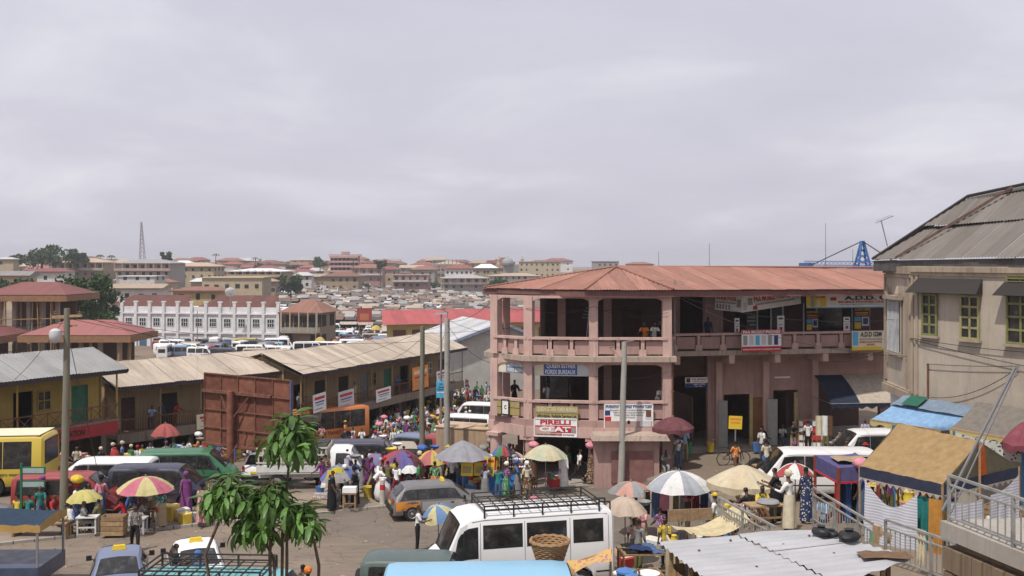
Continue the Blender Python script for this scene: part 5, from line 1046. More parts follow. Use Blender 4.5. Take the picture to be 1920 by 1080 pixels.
for xw in (.9, 3.4):
    for sd in (-1, 1): q, rm = wheel_mesh(.42); link('wheel', q, t, (xw, sd * .82, .42))
# yellow-topped taxi corner at far left
vehicle('taxi', 'orange winged taxi nose at the edge of the pavement', 'taxi', sedanB(4.2), GREYC, col(-178, 41.0), .05, sedW, (2.66, 3.22), (1.28, .74), None, [(3.0, 4.1, .4, .74, TAXO, 'orange_wing')])
# the lorry park behind the shop row
PR = []
for i, (pt, nm, L_, H_) in enumerate(((WV, 'white', 4.6, 2.0), (WV, 'white', 5.4, 2.3), (BLV, 'light blue', 4.6, 2.0), (BLUC, 'steel blue', 4.6, 2.0), (YB, 'yellow', 5.0, 2.1), (KH, 'tan', 4.6, 1.95), (RV, 'red', 4.5, 1.9), (NV, 'navy', 4.6, 2.0))):
    Bd = vanB(L_, 1.75, H_); bm_ = Bd.body().mesh('body', pt, 32); ws = []
    for q in vanW(L_):
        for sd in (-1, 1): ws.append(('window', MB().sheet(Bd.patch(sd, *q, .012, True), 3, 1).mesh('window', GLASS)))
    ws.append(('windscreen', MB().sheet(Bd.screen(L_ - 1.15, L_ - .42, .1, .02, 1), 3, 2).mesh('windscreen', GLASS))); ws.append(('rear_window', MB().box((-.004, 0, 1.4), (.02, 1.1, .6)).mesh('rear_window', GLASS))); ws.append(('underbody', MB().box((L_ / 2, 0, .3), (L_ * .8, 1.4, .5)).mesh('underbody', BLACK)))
    PR.append((nm, bm_, ws))
k = 0; used = []
for i in range(700):
    px = R.uniform(285, 900) if i % 2 else R.uniform(285, 560); d = R.uniform(160, 186) if px < 545 else R.uniform(165, 260)
    if 545 < px < 615 and 178 < d < 200: continue
    p = col(px, d)
    if any((p - u).length < 3.6 for u in used): continue
    used.append(p); j = R.choice([0, 0, 0, 1, 1, 2, 3, 4, 5, 6, 7, 0] if px > 430 else [2, 3, 0, 0, 1, 7, 5, 6, 3])
    t = thing('parked_van', '%s van in the packed lorry park behind the shop row' % PR[j][0], 'van', p, R.choice([0, .1, PI, PI + .1, -.15, 1.4, 1.7, .05]), '%s vans of the lorry park' % PR[j][0]); link('body', PR[j][1], t)
    for nm, me in PR[j][2]: link(nm, me, t)
    k += 1
    if k > 140: break
# ---------------------------------------------------------------- people: one skinned body per pose, shared by all who stand like that (facing +y)
dr = math.radians
def body_pose(lean=4, hip=(0, 0), knee=(4, 4), sh=((8, 6), (8, 6)), el=(18, 18), pz=.95, head=0, twist=0, hiplen=.43):
    J = {}; E = []; rad = {}
    def put(n, p, r, par=None):
        J[n] = Vector(p); rad[n] = r
        if par: E.append((par, n))
    la = dr(lean); sp = lambda h: Vector((0, math.sin(la) * h, math.cos(la) * h)); pel = Vector((0, 0, pz))
    put('pelvis', pel, .118); put('waist', pel + sp(.15), .112, 'pelvis'); put('chest', pel + sp(.33), .132, 'waist'); put('upper', pel + sp(.44), .105, 'chest'); put('neck', pel + sp(.54), .052, 'upper')
    hb = J['neck']; ha = dr(lean * .3 + head); hv = Vector((0, math.sin(ha), math.cos(ha))); put('jaw', hb + hv * .075 + Vector((0, .012, 0)), .066, 'neck'); put('head', hb + hv * .15, .092, 'jaw'); put('crown', hb + hv * .225, .066, 'head')
    for i, s in enumerate((-1, 1)):
        S_ = J['upper'] + Vector((s * .165, 0, -.012)); put('sho%d' % i, S_, .062, 'upper')
        f, o = sh[i]; f, o = dr(f), dr(o); d1 = Vector((s * math.sin(o), math.sin(f) * math.cos(o), -math.cos(f) * math.cos(o))); E_ = S_ + d1 * .28; put('elb%d' % i, E_, .042, 'sho%d' % i)
        f2 = f + dr(el[i]); d2 = Vector((s * math.sin(o) * (.2 if el[i] < 60 else -.5), math.sin(f2), -math.cos(f2))).normalized(); Wr = E_ + d2 * .25; put('wri%d' % i, Wr, .029, 'elb%d' % i); put('palm%d' % i, Wr + d2 * .075, .034, 'wri%d' % i); J['hd%d' % i] = d2
        H_ = pel + Vector((s * .088, 0, -.05)); put('hip%d' % i, H_, .088, 'pelvis')
        a = dr(hip[i]); d3 = Vector((s * .03, math.sin(a), -math.cos(a))); K_ = H_ + d3 * hiplen; put('kne%d' % i, K_, .06, 'hip%d' % i)
        a2 = a - dr(knee[i]); d4 = Vector((0, math.sin(a2), -math.cos(a2))); A_ = K_ + d4 * .41; put('ank%d' % i, A_, .042, 'kne%d' % i); put('toe%d' % i, A_ + Vector((s * .02, .15, -.035)), .036, 'ank%d' % i); 
    return J, E, rad
POSES = dict(stand=body_pose(), hands=body_pose(3, sh=((30, 10), (25, 8)), el=(75, 80)), walk=body_pose(6, (24, -20), (8, 24), ((-24, 6), (22, 6)), (14, 30)), stride=body_pose(7, (-22, 26), (26, 6), ((24, 8), (-22, 8)), (35, 12)),
    carry=body_pose(1, (10, -8), (4, 12), ((165, 14), (6, 6)), (18, 15)), sit=body_pose(8, (84, 88), (80, 86), ((28, 8), (30, 8)), (50, 55), pz=.5), sitlean=body_pose(28, (86, 78), (88, 78), ((50, 10), (45, 6)), (45, 55), pz=.5, head=10), bend=body_pose(48, (2, 8), (4, 10), ((60, 6), (50, 8)), (20, 25), pz=.93, head=14), point=body_pose(3, sh=((82, 6), (10, 6)), el=(6, 20)), folded=body_pose(2, sh=((22, 4), (22, 4)), el=(98, 98)), leanrail=body_pose(30, (0, 0), (2, 2), ((45, 14), (45, 14)), (40, 40), pz=.93, head=-6))
_tmp = []
for nm, (J, E, rad) in POSES.items():
    names = list(rad); me = bpy.data.meshes.new('body_' + nm); me.from_pydata([J[n] for n in names], [(names.index(a), names.index(b)) for a, b in E], [])
    ob = bpy.data.objects.new('body_' + nm, me); COL.objects.link(ob); sk = ob.modifiers.new('skin', 'SKIN'); sk.use_smooth_shade = True; sk.branch_smoothing = .6
    for v, n in zip(me.skin_vertices[0].data, names): v.radius = (rad[n], rad[n]); v.use_root = n == 'pelvis'
    ob.modifiers.new('sub', 'SUBSURF').levels = 1; _tmp.append((nm, ob))
bpy.context.view_layer.update(); dg = bpy.context.evaluated_depsgraph_get()
BODY = {}; HEADP = {}
REG = {'pelvis': 2, 'waist': 1, 'chest': 1, 'upper': 1, 'neck': 0, 'jaw': 0, 'head': 0, 'crown': 0, 'sho': 1, 'elb': 1, 'wri': 5, 'palm': 0, 'hip': 2, 'kne': 2, 'ank': 6, 'toe': 4}
for nm, ob in _tmp:
    J, E, rad = POSES[nm]; ev = bpy.data.meshes.new_from_object(ob.evaluated_get(dg)); vs = [v.co.copy() for v in ev.vertices]; nr = [v.normal.copy() for v in ev.vertices]
    fs = [tuple(p.vertices) for p in ev.polygons]; bpy.data.objects.remove(ob)
    segs = [(J[a], J[b], b) for a, b in E]; H_ = J['head']; rr = []
    for v in vs:
        best = None
        for a, b, n in segs:
            ab = b - a; t_ = max(0, min(1, (v - a).dot(ab) / ab.length_squared)); q = a + ab * t_; dd = (v - q).length / (.7 + rad[n] * 2)
            if best is None or dd < best[0]: best = (dd, n, t_, q)
        rr.append(best)
    mb = MB()
    for v, n_, b in zip(vs, nr, rr):
        key = b[1].rstrip('01'); p = v.copy()
        if key in ('waist', 'chest', 'upper', 'pelvis'): p.y = b[3].y + (p.y - b[3].y) * .78
        if REG[key] in (1, 2, 6) or (key == 'elb'): p += n_ * .014
        if key in ('head', 'jaw', 'crown'):
            q = p - H_
            if q.y > .05 and abs(q.x) < .03 and -.06 < q.z < .02: p.y += .02        # nose
            if abs(q.x) > .07 and abs(q.z) < .04 and abs(q.y) < .04: p.x *= 1.12    # ears
            p.x = p.x * .9
        mb.v.append(tuple(p))
    mb.f = fs
    for f in fs:
        c = sum((vs[i] for i in f), Vector()) / len(f); b = rr[f[0]]; key = b[1].rstrip('01'); m_ = REG[key]
        if key == 'elb' and b[2] > .72: m_ = 5
        if key in ('head', 'crown', 'jaw'):
            q = c - H_; m_ = 3 if (q.z > .035 or (q.y < -.02 and q.z > -.05)) and not (q.y > .055 and q.z < .055) else 0
        if key == 'wri' and b[2] > .85: m_ = 0
        mb.m.append(m_)
    for i, s in enumerate((-1, 1)):           # fingers and thumb
        P_ = J['palm%d' % i]; d = J['hd%d' % i].normalized(); sd_ = Vector((0, 1, 0)); sd_ = (sd_ - d * sd_.dot(d)); sd_ = sd_.normalized() if sd_.length > .2 else Vector((1, 0, 0)); up_ = d.cross(sd_) * (-s)
        for k, ln in enumerate((.068, .078, .073, .058)):
            o_ = P_ + sd_ * (.027 - .018 * k) + d * .012; mb.tube([o_, o_ + d * ln * .5 + up_ * .004, o_ + d * ln * .85 + up_ * .022], [.0095, .0085, .006], 5, 0)
        o_ = P_ + sd_ * .025 - d * .03; mb.tube([o_, o_ + sd_ * .028 + d * .025 + up_ * .01, o_ + sd_ * .035 + d * .055 + up_ * .018], [.011, .0095, .007], 5, 0)
    me = mb.mesh('person_' + nm, [SKIN, WHT, BLK, HAIR, BLACK, SKIN, BLK], 180); BODY[nm] = me; HEADP[nm] = (H_.copy(), J)
EYE = MB().lathe([(.001, -.006), (.011, 0), (.001, .006)], 8, (-.032, .083, .01), 0, 'y').lathe([(.001, -.006), (.011, 0), (.001, .006)], 8, (.032, .083, .01), 0, 'y').lathe([(.001, 0), (.005, .004), (.001, .007)], 6, (-.032, .086, .01), 1, 'y').lathe([(.001, 0), (.005, .004), (.001, .007)], 6, (.032, .086, .01), 1, 'y').box((0, .085, -.052), (.045, .012, .014), 2).mesh('face', [mp('eye_white', (.6, .58, .54), .4), BLK, mp('lips', (.1, .035, .03), .5)])
def sk_mesh(z0, z1, r0, r1, fold=.02, n=28):
    mb = MB(); K = 9
    mb.v = [((r0 + (r1 - r0) * (k / K) ** .8) * math.cos(2 * PI * j / n) * 1.12 + fold * (k / K) * math.cos(9 * 2 * PI * j / n), (r0 + (r1 - r0) * (k / K) ** .8) * .95 * math.sin(2 * PI * j / n) + fold * (k / K) * math.sin(7 * 2 * PI * j / n), z0 + (z1 - z0) * k / K) for k in range(K + 1) for j in range(n)]
    mb.f = [(k * n + j, k * n + (j + 1) % n, (k + 1) * n + (j + 1) % n, (k + 1) * n + j)[::-1] for k in range(K) for j in range(n)]; mb.m = [0] * len(mb.f); return mb.mesh('skirt', WHT, 60)
SKIRT = sk_mesh(1.08, .12, .15, .2); ROBE = sk_mesh(1.3, .1, .155, .215, .022); SHORT = sk_mesh(1.08, .5, .15, .2)
CAP = MB().lathe([(.094, -.0), (.1, .03), (.085, .075), (.045, .105), (.005, .112)], 14).box((0, .1, .012), (.12, .1, .012)).mesh('cap', WHT, 50)
HATM = MB().lathe([(.17, .01), (.1, .025), (.095, .05), (.085, .09), (.03, .105), (.004, .106)], 16).mesh('hat', WHT, 40)
WRAP = MB().lathe([(.09, -.05), (.105, -.01), (.115, .05), (.1, .1), (.06, .13), (.005, .14)], 14).lathe([(.0, -.03), (.04, -.02), (.045, .02), (.0, .03)], 8, (0, -.12, .03)).mesh('headscarf', WHT, 50)
VEIL = MB().lathe([(.16, -.34), (.14, -.24), (.115, -.1), (.108, 0), (.1, .07), (.06, .11), (.005, .12)], 16, (0, -.025, 0)).mesh('veil', WHT, 60)
CLR = {'white': (.74, .74, .72), 'black': (.02, .02, .022), 'navy': (.03, .045, .11), 'blue': (.07, .15, .4), 'light blue': (.3, .45, .62), 'red': (.42, .03, .035), 'pink': (.6, .24, .3), 'purple': (.2, .06, .2), 'green': (.05, .24, .1), 'teal': (.03, .2, .19), 'yellow': (.62, .45, .06), 'orange': (.62, .2, .04), 'grey': (.24, .24, .24), 'khaki': (.34, .27, .17), 'brown': (.13, .07, .04), 'cream': (.6, .54, .4), 'lavender': (.48, .44, .56), 'maroon': (.16, .025, .04), 'olive': (.17, .16, .07), 'denim': (.08, .12, .21)}
def cl(s):
    w = s.split(' '); kind = 'plain'; c2 = None
    if s.endswith(' print'): kind = 'print'; s = s[:-6]; c2 = CLR['cream'] if s != 'yellow' else CLR['green']
    if s.endswith(' striped'): kind = 'stripe'; s = s[:-8]; c2 = CLR['white'] if s != 'white' else CLR['grey']
    return mcloth('cloth_%s_%s' % (s, kind), CLR[s], c2, kind, 9 if kind == 'stripe' else 7)
DOING = {'stand': 'standing', 'hands': 'standing', 'walk': 'walking', 'stride': 'walking', 'carry': 'with an arm raised', 'sit': 'sitting', 'sitlean': 'sitting bent forward', 'bend': 'bending down', 'point': 'reaching out', 'folded': 'with folded arms', 'leanrail': 'leaning on the rail'}
SEATED = []
def person(p, face, pose, top, bot, where, robe=None, hat=None, hatc='white', sc=1.0, long=False, group=None, shorts=False, say=None):
    me = BODY[pose]; o = link('person', me, None, p, face - PI / 2); o.scale = (sc, sc, sc)
    tm, bm_ = cl(top), cl(bot); nk = mp('skin_%d' % (hash(top + bot) % 3 if False else (len(top) + len(bot)) % 3), [(.085, .046, .03), (.12, .068, .043), (.06, .034, .024)][(len(top) + len(bot)) % 3], .5, .2, 9)
    for i, m_ in enumerate((nk, tm, bm_, HAIR, BLACK, tm if long else nk, nk if (shorts or robe == 'short') else bm_)): s_ = o.material_slots[i]; s_.link = 'OBJECT'; s_.material = m_
    Hh, J = HEADP[pose]
    wear = '%s top and %s trousers' % (top, bot)
    if robe:
        wear = {'skirt': '%s top and long %s skirt' % (top, bot), 'dress': 'long %s dress' % bot, 'short': '%s top and short %s skirt' % (top, bot)}[robe]
        if pose not in ('sit', 'sitlean'):
            q = link('skirt' if robe != 'dress' else 'dress', {'skirt': SKIRT, 'dress': ROBE, 'short': SHORT}[robe], o); s_ = q.material_slots[0]; s_.link = 'OBJECT'; s_.material = bm_
    if hat:
        q = link({'cap': 'cap', 'hat': 'hat', 'wrap': 'headscarf', 'veil': 'veil'}[hat], {'cap': CAP, 'hat': HATM, 'wrap': WRAP, 'veil': VEIL}[hat], o, Hh + Vector((0, 0, .02 if hat in ('wrap', 'veil') else .035))); s_ = q.material_slots[0]; s_.link = 'OBJECT'; s_.material = cl(hatc)
        wear += {'cap': ' and %s cap', 'hat': ' and %s hat', 'wrap': ' and %s headscarf', 'veil': ' and %s veil'}[hat] % hatc
    link('face', EYE, o, Hh)
    lb = say or 'person in %s %s %s' % (wear, DOING[pose], where)
    if len(lb.split()) > 16: lb = 'person in %s %s' % (wear, where)
    if len(lb.split()) > 16: lb = 'person in %s %s' % (wear.split(' and ')[0] + (' and ' + wear.split(' and ')[-1] if hat else ''), where)
    tag(o, lb, 'person', group); SEATED.append((o, pose)); return o
PI2 = PI / 2; LEFT, RIGHT, AWAY, NEAR = PI, 0, PI2, -PI2
def pg(px, py): return gnd(px, py)
def pv(px, py): p = gnd(px, py, .13); return p
def pd(px, d, dz=0): return col(px, d, dz)
PL = [
 (pd(1480, 29.6), 2.4, 'hands', 'white', 'cream', 'at the railing head', dict(robe='skirt', hat='wrap', hatc='cream', long=True)), (pd(1513, 30.8), 2.0, 'stand', 'navy print', 'navy print', 'under the red and white umbrella', dict(robe='dress')),
 (pd(1428, 31.8, -.02), -1.5, 'sit', 'yellow print', 'brown', 'under the big cream umbrella', dict(long=True)), (pd(1381, 35.2), 1.2, 'bend', 'black', 'black', 'under the big cream umbrella', {}), (pd(1406, 35.6), -1.3, 'stand', 'white', 'navy', 'behind the man in yellow', {}), (pd(1412, 32.2), 2.2, 'sitlean', 'black', 'grey', 'by the low table', {}), (pd(1455, 31.4), 2.6, 'hands', 'black', 'black', 'beside the railing', dict(robe='dress')), (pd(1395, 33), -.4, 'sit', 'white', 'brown', 'beside the railing stalls', dict(hat='wrap', hatc='cream')),
 (pd(1216, 27.6, -.35), 1.7, 'carry', 'navy', 'yellow', 'below a white basin', {}), (pd(1254, 27.2, -.55), 1.4, 'stand', 'grey', 'khaki', 'at the tin roof edge', {}), (pd(1272, 25.6, -.9), -1.5, 'stand', 'white', 'maroon', 'at the tin roof edge', dict(hat='wrap', hatc='orange')), (pd(1140, 27.4, -.45), .4, 'hands', 'green', 'brown', 'beside the white minibus tail', dict(hat='wrap', hatc='purple')), (pd(1154, 26.6, -.5), 1.2, 'stand', 'white', 'navy', 'beside the white minibus tail', {}),
 (pd(783, 37.0), .1, 'hands', 'white', 'black', 'at the white minibus front', {}), (pd(643, 28.2, -.45), -1.6, 'stand', 'green print', 'green print', 'on the near lane', dict(hat='wrap', hatc='pink', robe='dress')), (pd(712, 27.6, -.1), 1.5, 'stand', 'cream', 'grey', 'behind the dark green car', {}), (pd(566, 29.4, -.35), 1.0, 'stand', 'grey', 'black', 'by the turquoise van', {}), (pd(578, 29.0, -.4), 2.0, 'stand', 'light blue', 'navy', 'by the turquoise van', dict(hat='wrap', hatc='orange')),
 (pd(387, 29.9), 2.4, 'bend', 'denim', 'denim', 'at the white taxi', dict(hat='wrap', hatc='blue', long=True)), (pd(328, 30.6), .5, 'hands', 'black', 'brown', 'at the white taxi window', {}), (pg(253, 1034), -1.2, 'walk', 'grey print', 'black', 'crossing the road', dict(long=True)),
 (pv(134, 1002), 2.6, 'sitlean', 'white', 'denim', 'under the yellow umbrella', {}), (pv(153, 1000), .3, 'sit', 'grey', 'grey', 'under the yellow umbrella', {}), (pv(188, 996), 2.8, 'sit', 'olive', 'black', 'under the yellow umbrella', {}), (pv(168, 985), -1.6, 'stand', 'light blue', 'navy', 'behind the yellow umbrella', {}),
 (pv(236, 990), 2.9, 'sitlean', 'red', 'brown', 'under the pink and yellow umbrella', {}), (pv(257, 992), .2, 'sitlean', 'grey', 'black', 'under the pink and yellow umbrella', {}), (pv(283, 980), 1.3, 'stand', 'white', 'khaki', 'under the pink and yellow umbrella', dict(long=True)), (pv(349, 963), -1.4, 'walk', 'purple', 'purple', 'beside the dark blue van', dict(robe='dress', hat='wrap', hatc='purple')),
 (pg(382, 918), -1.2, 'hands', 'white', 'white', 'beside the green van', dict(hat='hat', hatc='white', long=True)), (pv(32, 985), 1.5, 'sit', 'yellow', 'brown', 'beside the street sign', {}), (pv(52, 985), 1.2, 'sit', 'teal', 'black', 'beside the street sign', {}), (pv(100, 985), -.5, 'sit', 'red', 'navy', 'by the yam stall', {}),
 (pv(622, 958), 0, 'stand', 'black', 'black', 'under the blue and grey umbrella', dict(robe='dress')), (pv(666, 950), 2.9, 'stand', 'black', 'black', 'under the blue and grey umbrella', dict(robe='skirt', hat='wrap', hatc='black')), (pv(646, 948), -1, 'hands', 'white', 'black', 'under the blue and grey umbrella', dict(hat='wrap', hatc='white')),
 (pv(700, 938), .3, 'bend', 'white', 'black', 'among the vendors at the kerb', {}), (pv(727, 936), 1.8, 'stand', 'olive', 'denim', 'among the vendors at the kerb', {}), (pv(688, 918), 2, 'walk', 'purple', 'purple', 'behind the vendors', dict(robe='dress')), (pv(744, 925), -.6, 'hands', 'red', 'navy', 'among the vendors at the kerb', dict(hat='wrap', hatc='orange')), (pv(757, 930), .6, 'sitlean', 'grey', 'red', 'below the patched umbrella', {}), (pv(787, 918), 1.8, 'stand', 'pink print', 'pink print', 'under the yellow and red umbrella', dict(robe='dress', hat='wrap', hatc='cream')), (pv(804, 918), 1.3, 'hands', 'red', 'brown', 'under the yellow and red umbrella', dict(hat='hat', hatc='white')), (pv(822, 922), 1.5, 'stand', 'cream', 'cream', 'under the big grey umbrella', dict(robe='dress', long=True)), (pv(848, 924), 1.4, 'hands', 'white', 'black', 'under the big grey umbrella', dict(long=True)), (pv(770, 915), 0, 'stand', 'yellow', 'blue', 'behind the patched umbrella', {}), (pv(716, 915), -.4, 'hands', 'light blue', 'navy', 'behind the vendors', {}), (pv(832, 908), .4, 'stand', 'red', 'black', 'behind the big grey umbrella', dict(robe='skirt')), (pv(893, 918), 2.3, 'hands', 'navy', 'brown', 'beside the yellow boards', {}),
 (pv(1000, 918), 2.7, 'sitlean', 'white', 'brown', 'beside the shoe rack', dict(hat='cap', long=True)), (pv(992, 905), 2.4, 'hands', 'pink', 'maroon', 'beside the shoe rack', dict(robe='skirt')), (pv(1056, 915), -1.4, 'stand', 'white', 'white', 'at the cream umbrella pole', dict(robe='dress', long=True)), (pv(1062, 903), -1.0, 'stand', 'green', 'brown', 'behind the cream umbrella', dict(hat='wrap', hatc='olive')), (pv(1085, 908), .3, 'stride', 'white', 'black', 'past the pink kiosk', {}), (pv(1108, 908), -.3, 'walk', 'brown print', 'brown print', 'below a pink bundle', dict(robe='dress')), (pv(1068, 900), 2.9, 'walk', 'grey', 'olive', 'in the shop entrance', {}), (pv(1165, 902), .1, 'stand', 'pink', 'black', 'below a cloth bundle at the grey lamp post', {}), (pv(1190, 903), .2, 'walk', 'lavender', 'khaki', 'past the blue easel sign', dict(long=True)), (pv(1150, 898), 3.0, 'stand', 'navy', 'black', 'behind the grey lamp post', {}),
 (pg(1233, 872), .2, 'hands', 'white striped', 'denim', 'under the maroon umbrella', {}), (pg(1273, 880), -2.2, 'point', 'white', 'denim', 'beside the maroon umbrella', {}), (pg(1245, 888), -1.4, 'sitlean', 'grey', 'grey', 'below the maroon umbrella', {}), (pg(1284, 866), 1.4, 'stand', 'light blue', 'khaki', 'behind the maroon umbrella', {}), (pg(1437, 893), 1.5, 'stand', 'cream', 'blue', 'at the cart by the white minibus', {}),
 (pg(1466, 838), -1.4, 'sit', 'grey striped', 'denim', 'before the open shop', {}), (pg(1515, 850), 1.3, 'stand', 'white print', 'black', 'at the magazine rack', {}), (pg(1548, 850), 1.0, 'hands', 'grey', 'olive', 'before the awning', {}), (pg(1622, 846), -1.8, 'stand', 'lavender', 'blue', 'under the awning', dict(robe='skirt')), (pg(1428, 842), -1.2, 'sit', 'black', 'navy', 'on the shop step', {}), (pd(1568, 47), 2.0, 'stand', 'brown', 'black', 'among the awning goods', {}),
 (V3(6.65, 50.6, 6.15), -1.9, 'leanrail', 'orange', 'brown', 'of the upper floor', {}), (V3(7.1, 50.75, 6.15), -1.5, 'leanrail', 'white', 'navy', 'of the upper floor', {}), (V3(7.4, 50.9, 6.15), -1.4, 'stand', 'black', 'black', 'on the upper floor', {}), (V3(1.78, 51.1, 3.0), -1.5, 'folded', 'white', 'navy', 'at the glass door upstairs', {}), (V3(.12, 52.2, 3.0), -1.2, 'hands', 'black', 'black', 'in the corner arch upstairs', {}), (V3(7.25, 50.7, 3.0), -1.0, 'leanrail', 'white', 'brown', 'of the first floor', {}), (onwall(1316, G0, G1) + nw * .8 + UP * 6.15, -1.4, 'stand', 'navy', 'black', 'in the dark wing recess', {}),
 (at1(2.6, .9, 0), -1.0, 'leanrail', 'light blue', 'navy', 'of the shop row veranda', {}), (at1(3.4, 1, 0), -.8, 'stand', 'navy', 'black', 'on the shop row veranda', {}), (at1(4.3, .9, 0), -.6, 'leanrail', 'red', 'brown', 'of the shop row veranda', {}), (at2(.4, .9, -.15), -.6, 'stand', 'grey', 'black', 'on the far veranda', {}), (at2(7.2, .9, -.15), -.6, 'stand', 'khaki', 'khaki', 'on the far veranda', dict(robe='dress')), (at2(13.2, .9, -.15), -.8, 'leanrail', 'blue', 'black', 'of the far veranda', {}), (at2(16, .9, -.15), -.8, 'stand', 'light blue', 'navy', 'on the far veranda', {}),
]
for p, fc, ps, tp, bt, wh, kw in PL: person(p, fc, ps, tp, bt, wh, **kw)
# shoppers before the left shop rows and in the street beyond
def crowd(n, spot, where, seed, minsep=.62):
    r = random.Random(seed); pts = []; tops = ['white'] * 7 + ['light blue', 'red', 'pink', 'purple', 'yellow', 'green', 'teal', 'navy', 'black', 'cream', 'orange', 'grey', 'lavender', 'blue', 'brown', 'white striped', 'pink print', 'yellow print', 'maroon', 'blue print', 'orange print', 'red striped', 'green print', 'purple print', 'navy striped', 'brown print', 'teal print']; bots = ['black', 'navy', 'denim', 'khaki', 'brown', 'grey', 'olive', 'maroon', 'blue']
    k = 0
    for _ in range(n * 30):
        p = spot(r)
        if any((p - q).length < minsep for q in pts): continue
        pts.append(p); tp, bt = r.choice(tops), r.choice(bots); fem = r.random() < .42; rb = r.choice(['skirt', 'dress', 'skirt']) if fem else None
        if rb == 'dress': bt = tp if tp != 'white striped' else 'white'
        if rb == 'skirt' and r.random() < .5: bt = r.choice(['brown print', 'blue print', 'green print', 'maroon print', 'orange print'])
        hat = r.choice([None, 'wrap', 'wrap', None]) if fem else r.choice([None] * 6 + ['cap', 'hat']); hc = r.choice(['white', 'yellow', 'black', 'red', 'blue', 'purple', 'cream'])
        ps = r.choice(['stand', 'walk', 'stride', 'hands', 'stand', 'walk', 'carry' if r.random() < .3 else 'stride', 'folded'])
        o = person(p, r.uniform(0, 2 * PI), ps, tp, bt, where, rb, hat, hc, r.uniform(.92, 1.04), r.random() < .3, group='people ' + where); k += 1
        if ps == 'carry' or r.random() < .1:
            bc = r.choice(['white', 'blue', 'pink', 'grey', 'yellow']); b = link('head_load', r.choice([BASIN, BUNDLE]), None, p + UP * (1.75 * o.scale[0])); s_ = b.material_slots[0]; s_.link = 'OBJECT'; s_.material = cl(bc); tag(b, '%s head load carried %s' % (bc, where), 'load', '%s head loads %s' % (bc, where))
        if k >= n: break
BASIN = MB().lathe([(.14, 0), (.17, .02), (.26, .14), (.275, .15), (.255, .14), (.16, .03), (.01, .03)], 18).mesh('basin', WHT, 40)
def _bun():
    mb = MB(); mb.lathe([(.05, -.01), (.2, .02), (.27, .12), (.24, .22), (.12, .3), (.02, .31)], 14); r = random.Random(4); mb.v = [(x * r.uniform(.88, 1.12), y * r.uniform(.88, 1.12), z * r.uniform(.9, 1.1)) for x, y, z in mb.v]; return mb.mesh('bundle', WHT, 60)
BUNDLE = _bun()
def sp1(r): px = r.uniform(640, 925); d = r.uniform(66, 100); u = px + 0; return col(px, d) if not (px < 770 and d > 76 + (px - 640) * .1) else col(r.uniform(700, 860), r.uniform(64, 76))
crowd(125, sp1, 'in the street below the far veranda', 21)
def sp2(r): u = r.uniform(0, w1_); p = at1(u, -r.uniform(.2, 3.2), 0); return V3(p.x, p.y, T(p.x, p.y))
crowd(22, sp2, 'before the bleached tin shop row', 22, .7)
def sp3(r): u = r.uniform(3, w3_); p = at3(u, -r.uniform(.2, 2.4), 0); return V3(p.x, p.y, T(p.x, p.y))
crowd(12, sp3, 'before the ochre shop', 23, .7)
def sp4(r): return col(r.uniform(870, 1000), r.uniform(52, 58))
crowd(16, sp4, 'behind the round corner columns', 24, .7)
def sp5(r): return col(r.uniform(680, 880), r.uniform(50, 57))
crowd(18, sp5, 'between the vans and the umbrellas', 25, .8)
for (px, d, dz, lo, c, lb, sc_) in ((1216, 27.6, -.35, BASIN, 'white', 'wide white enamel basin on the head of the navy shirted person', 1.15), (1108, 0, 0, BUNDLE, 'pink', 'pink cloth bundle on the head of the woman in brown print', 1.0), (1165, 0, 0, BUNDLE, 'white', 'white cloth bundle on the head of the person at the lamp post', .8)):
    p = col(px, d, dz) if d else pv(px, 908 if px < 1150 else 902); b = link('head_load', lo, None, p + UP * 1.74, None, (sc_,) * 3); s_ = b.material_slots[0]; s_.link = 'OBJECT'; s_.material = cl(c); tag(b, lb, 'load')
# the crowd far below the billboard reads as one mass
r = random.Random(77); mb = MB(); mats_ = [cl(c) for c in ('white', 'navy', 'red', 'pink', 'yellow', 'black', 'light blue', 'brown', 'green')] + [SKIN]
for i in range(750):
    px = r.uniform(535, 720) + (r.uniform(0, 190) if i % 3 == 0 else 0); d = r.uniform(190, 300)
    p = col(px, d); m_ = r.randrange(9); s_ = r.uniform(.9, 1.05)
    mb.lathe([(.1, 0), (.17, .5), (.18, .95), (.24, 1.35), (.1, 1.45)], 5, tuple(p), m_); mb.lathe([(.05, 1.44), (.11, 1.55), (.08, 1.7)], 5, tuple(p), 9)
o = stuff(mb.obj('far_crowd', mats_)); o['label'] = 'dense far crowd filling the street beside the valley market'
# ---------------------------------------------------------------- umbrellas
def mcanvas(name, c):        # faded, dusty umbrella cloth
    def f(_):
        m, t, p = newmat(name); g = sum(c) / 3; c2 = tuple(a * .78 + g * .14 + .03 for a in c)
        b = ramp(t, noise(t, 2.2, 6, .7), [(.3, dk(c2, .78)), (.7, dk(c2, 1.12))]); b = mixc(t, ramp(t, noise(t, 4.5, 5, .75), [(.55, (0, 0, 0)), (.75, (.45,) * 3)]), b, (.26, .2, .14)); L(t, b, p.inputs['Base Color']); p.inputs['Roughness'].default_value = .85; p.inputs['Specular IOR Level'].default_value = .15
        tr = N(t, 'ShaderNodeBsdfTranslucent'); L(t, b, tr.inputs[0]); mxs = N(t, 'ShaderNodeMixShader'); mxs.inputs[0].default_value = .2; L(t, p.outputs[0], mxs.inputs[1]); L(t, tr.outputs[0], mxs.inputs[2]); L(t, mxs.outputs[0], t.nodes['Material Output'].inputs[0]); bump(t, p, noise(t, 6, 3), .3, .02); return m
    return M_(name, f)
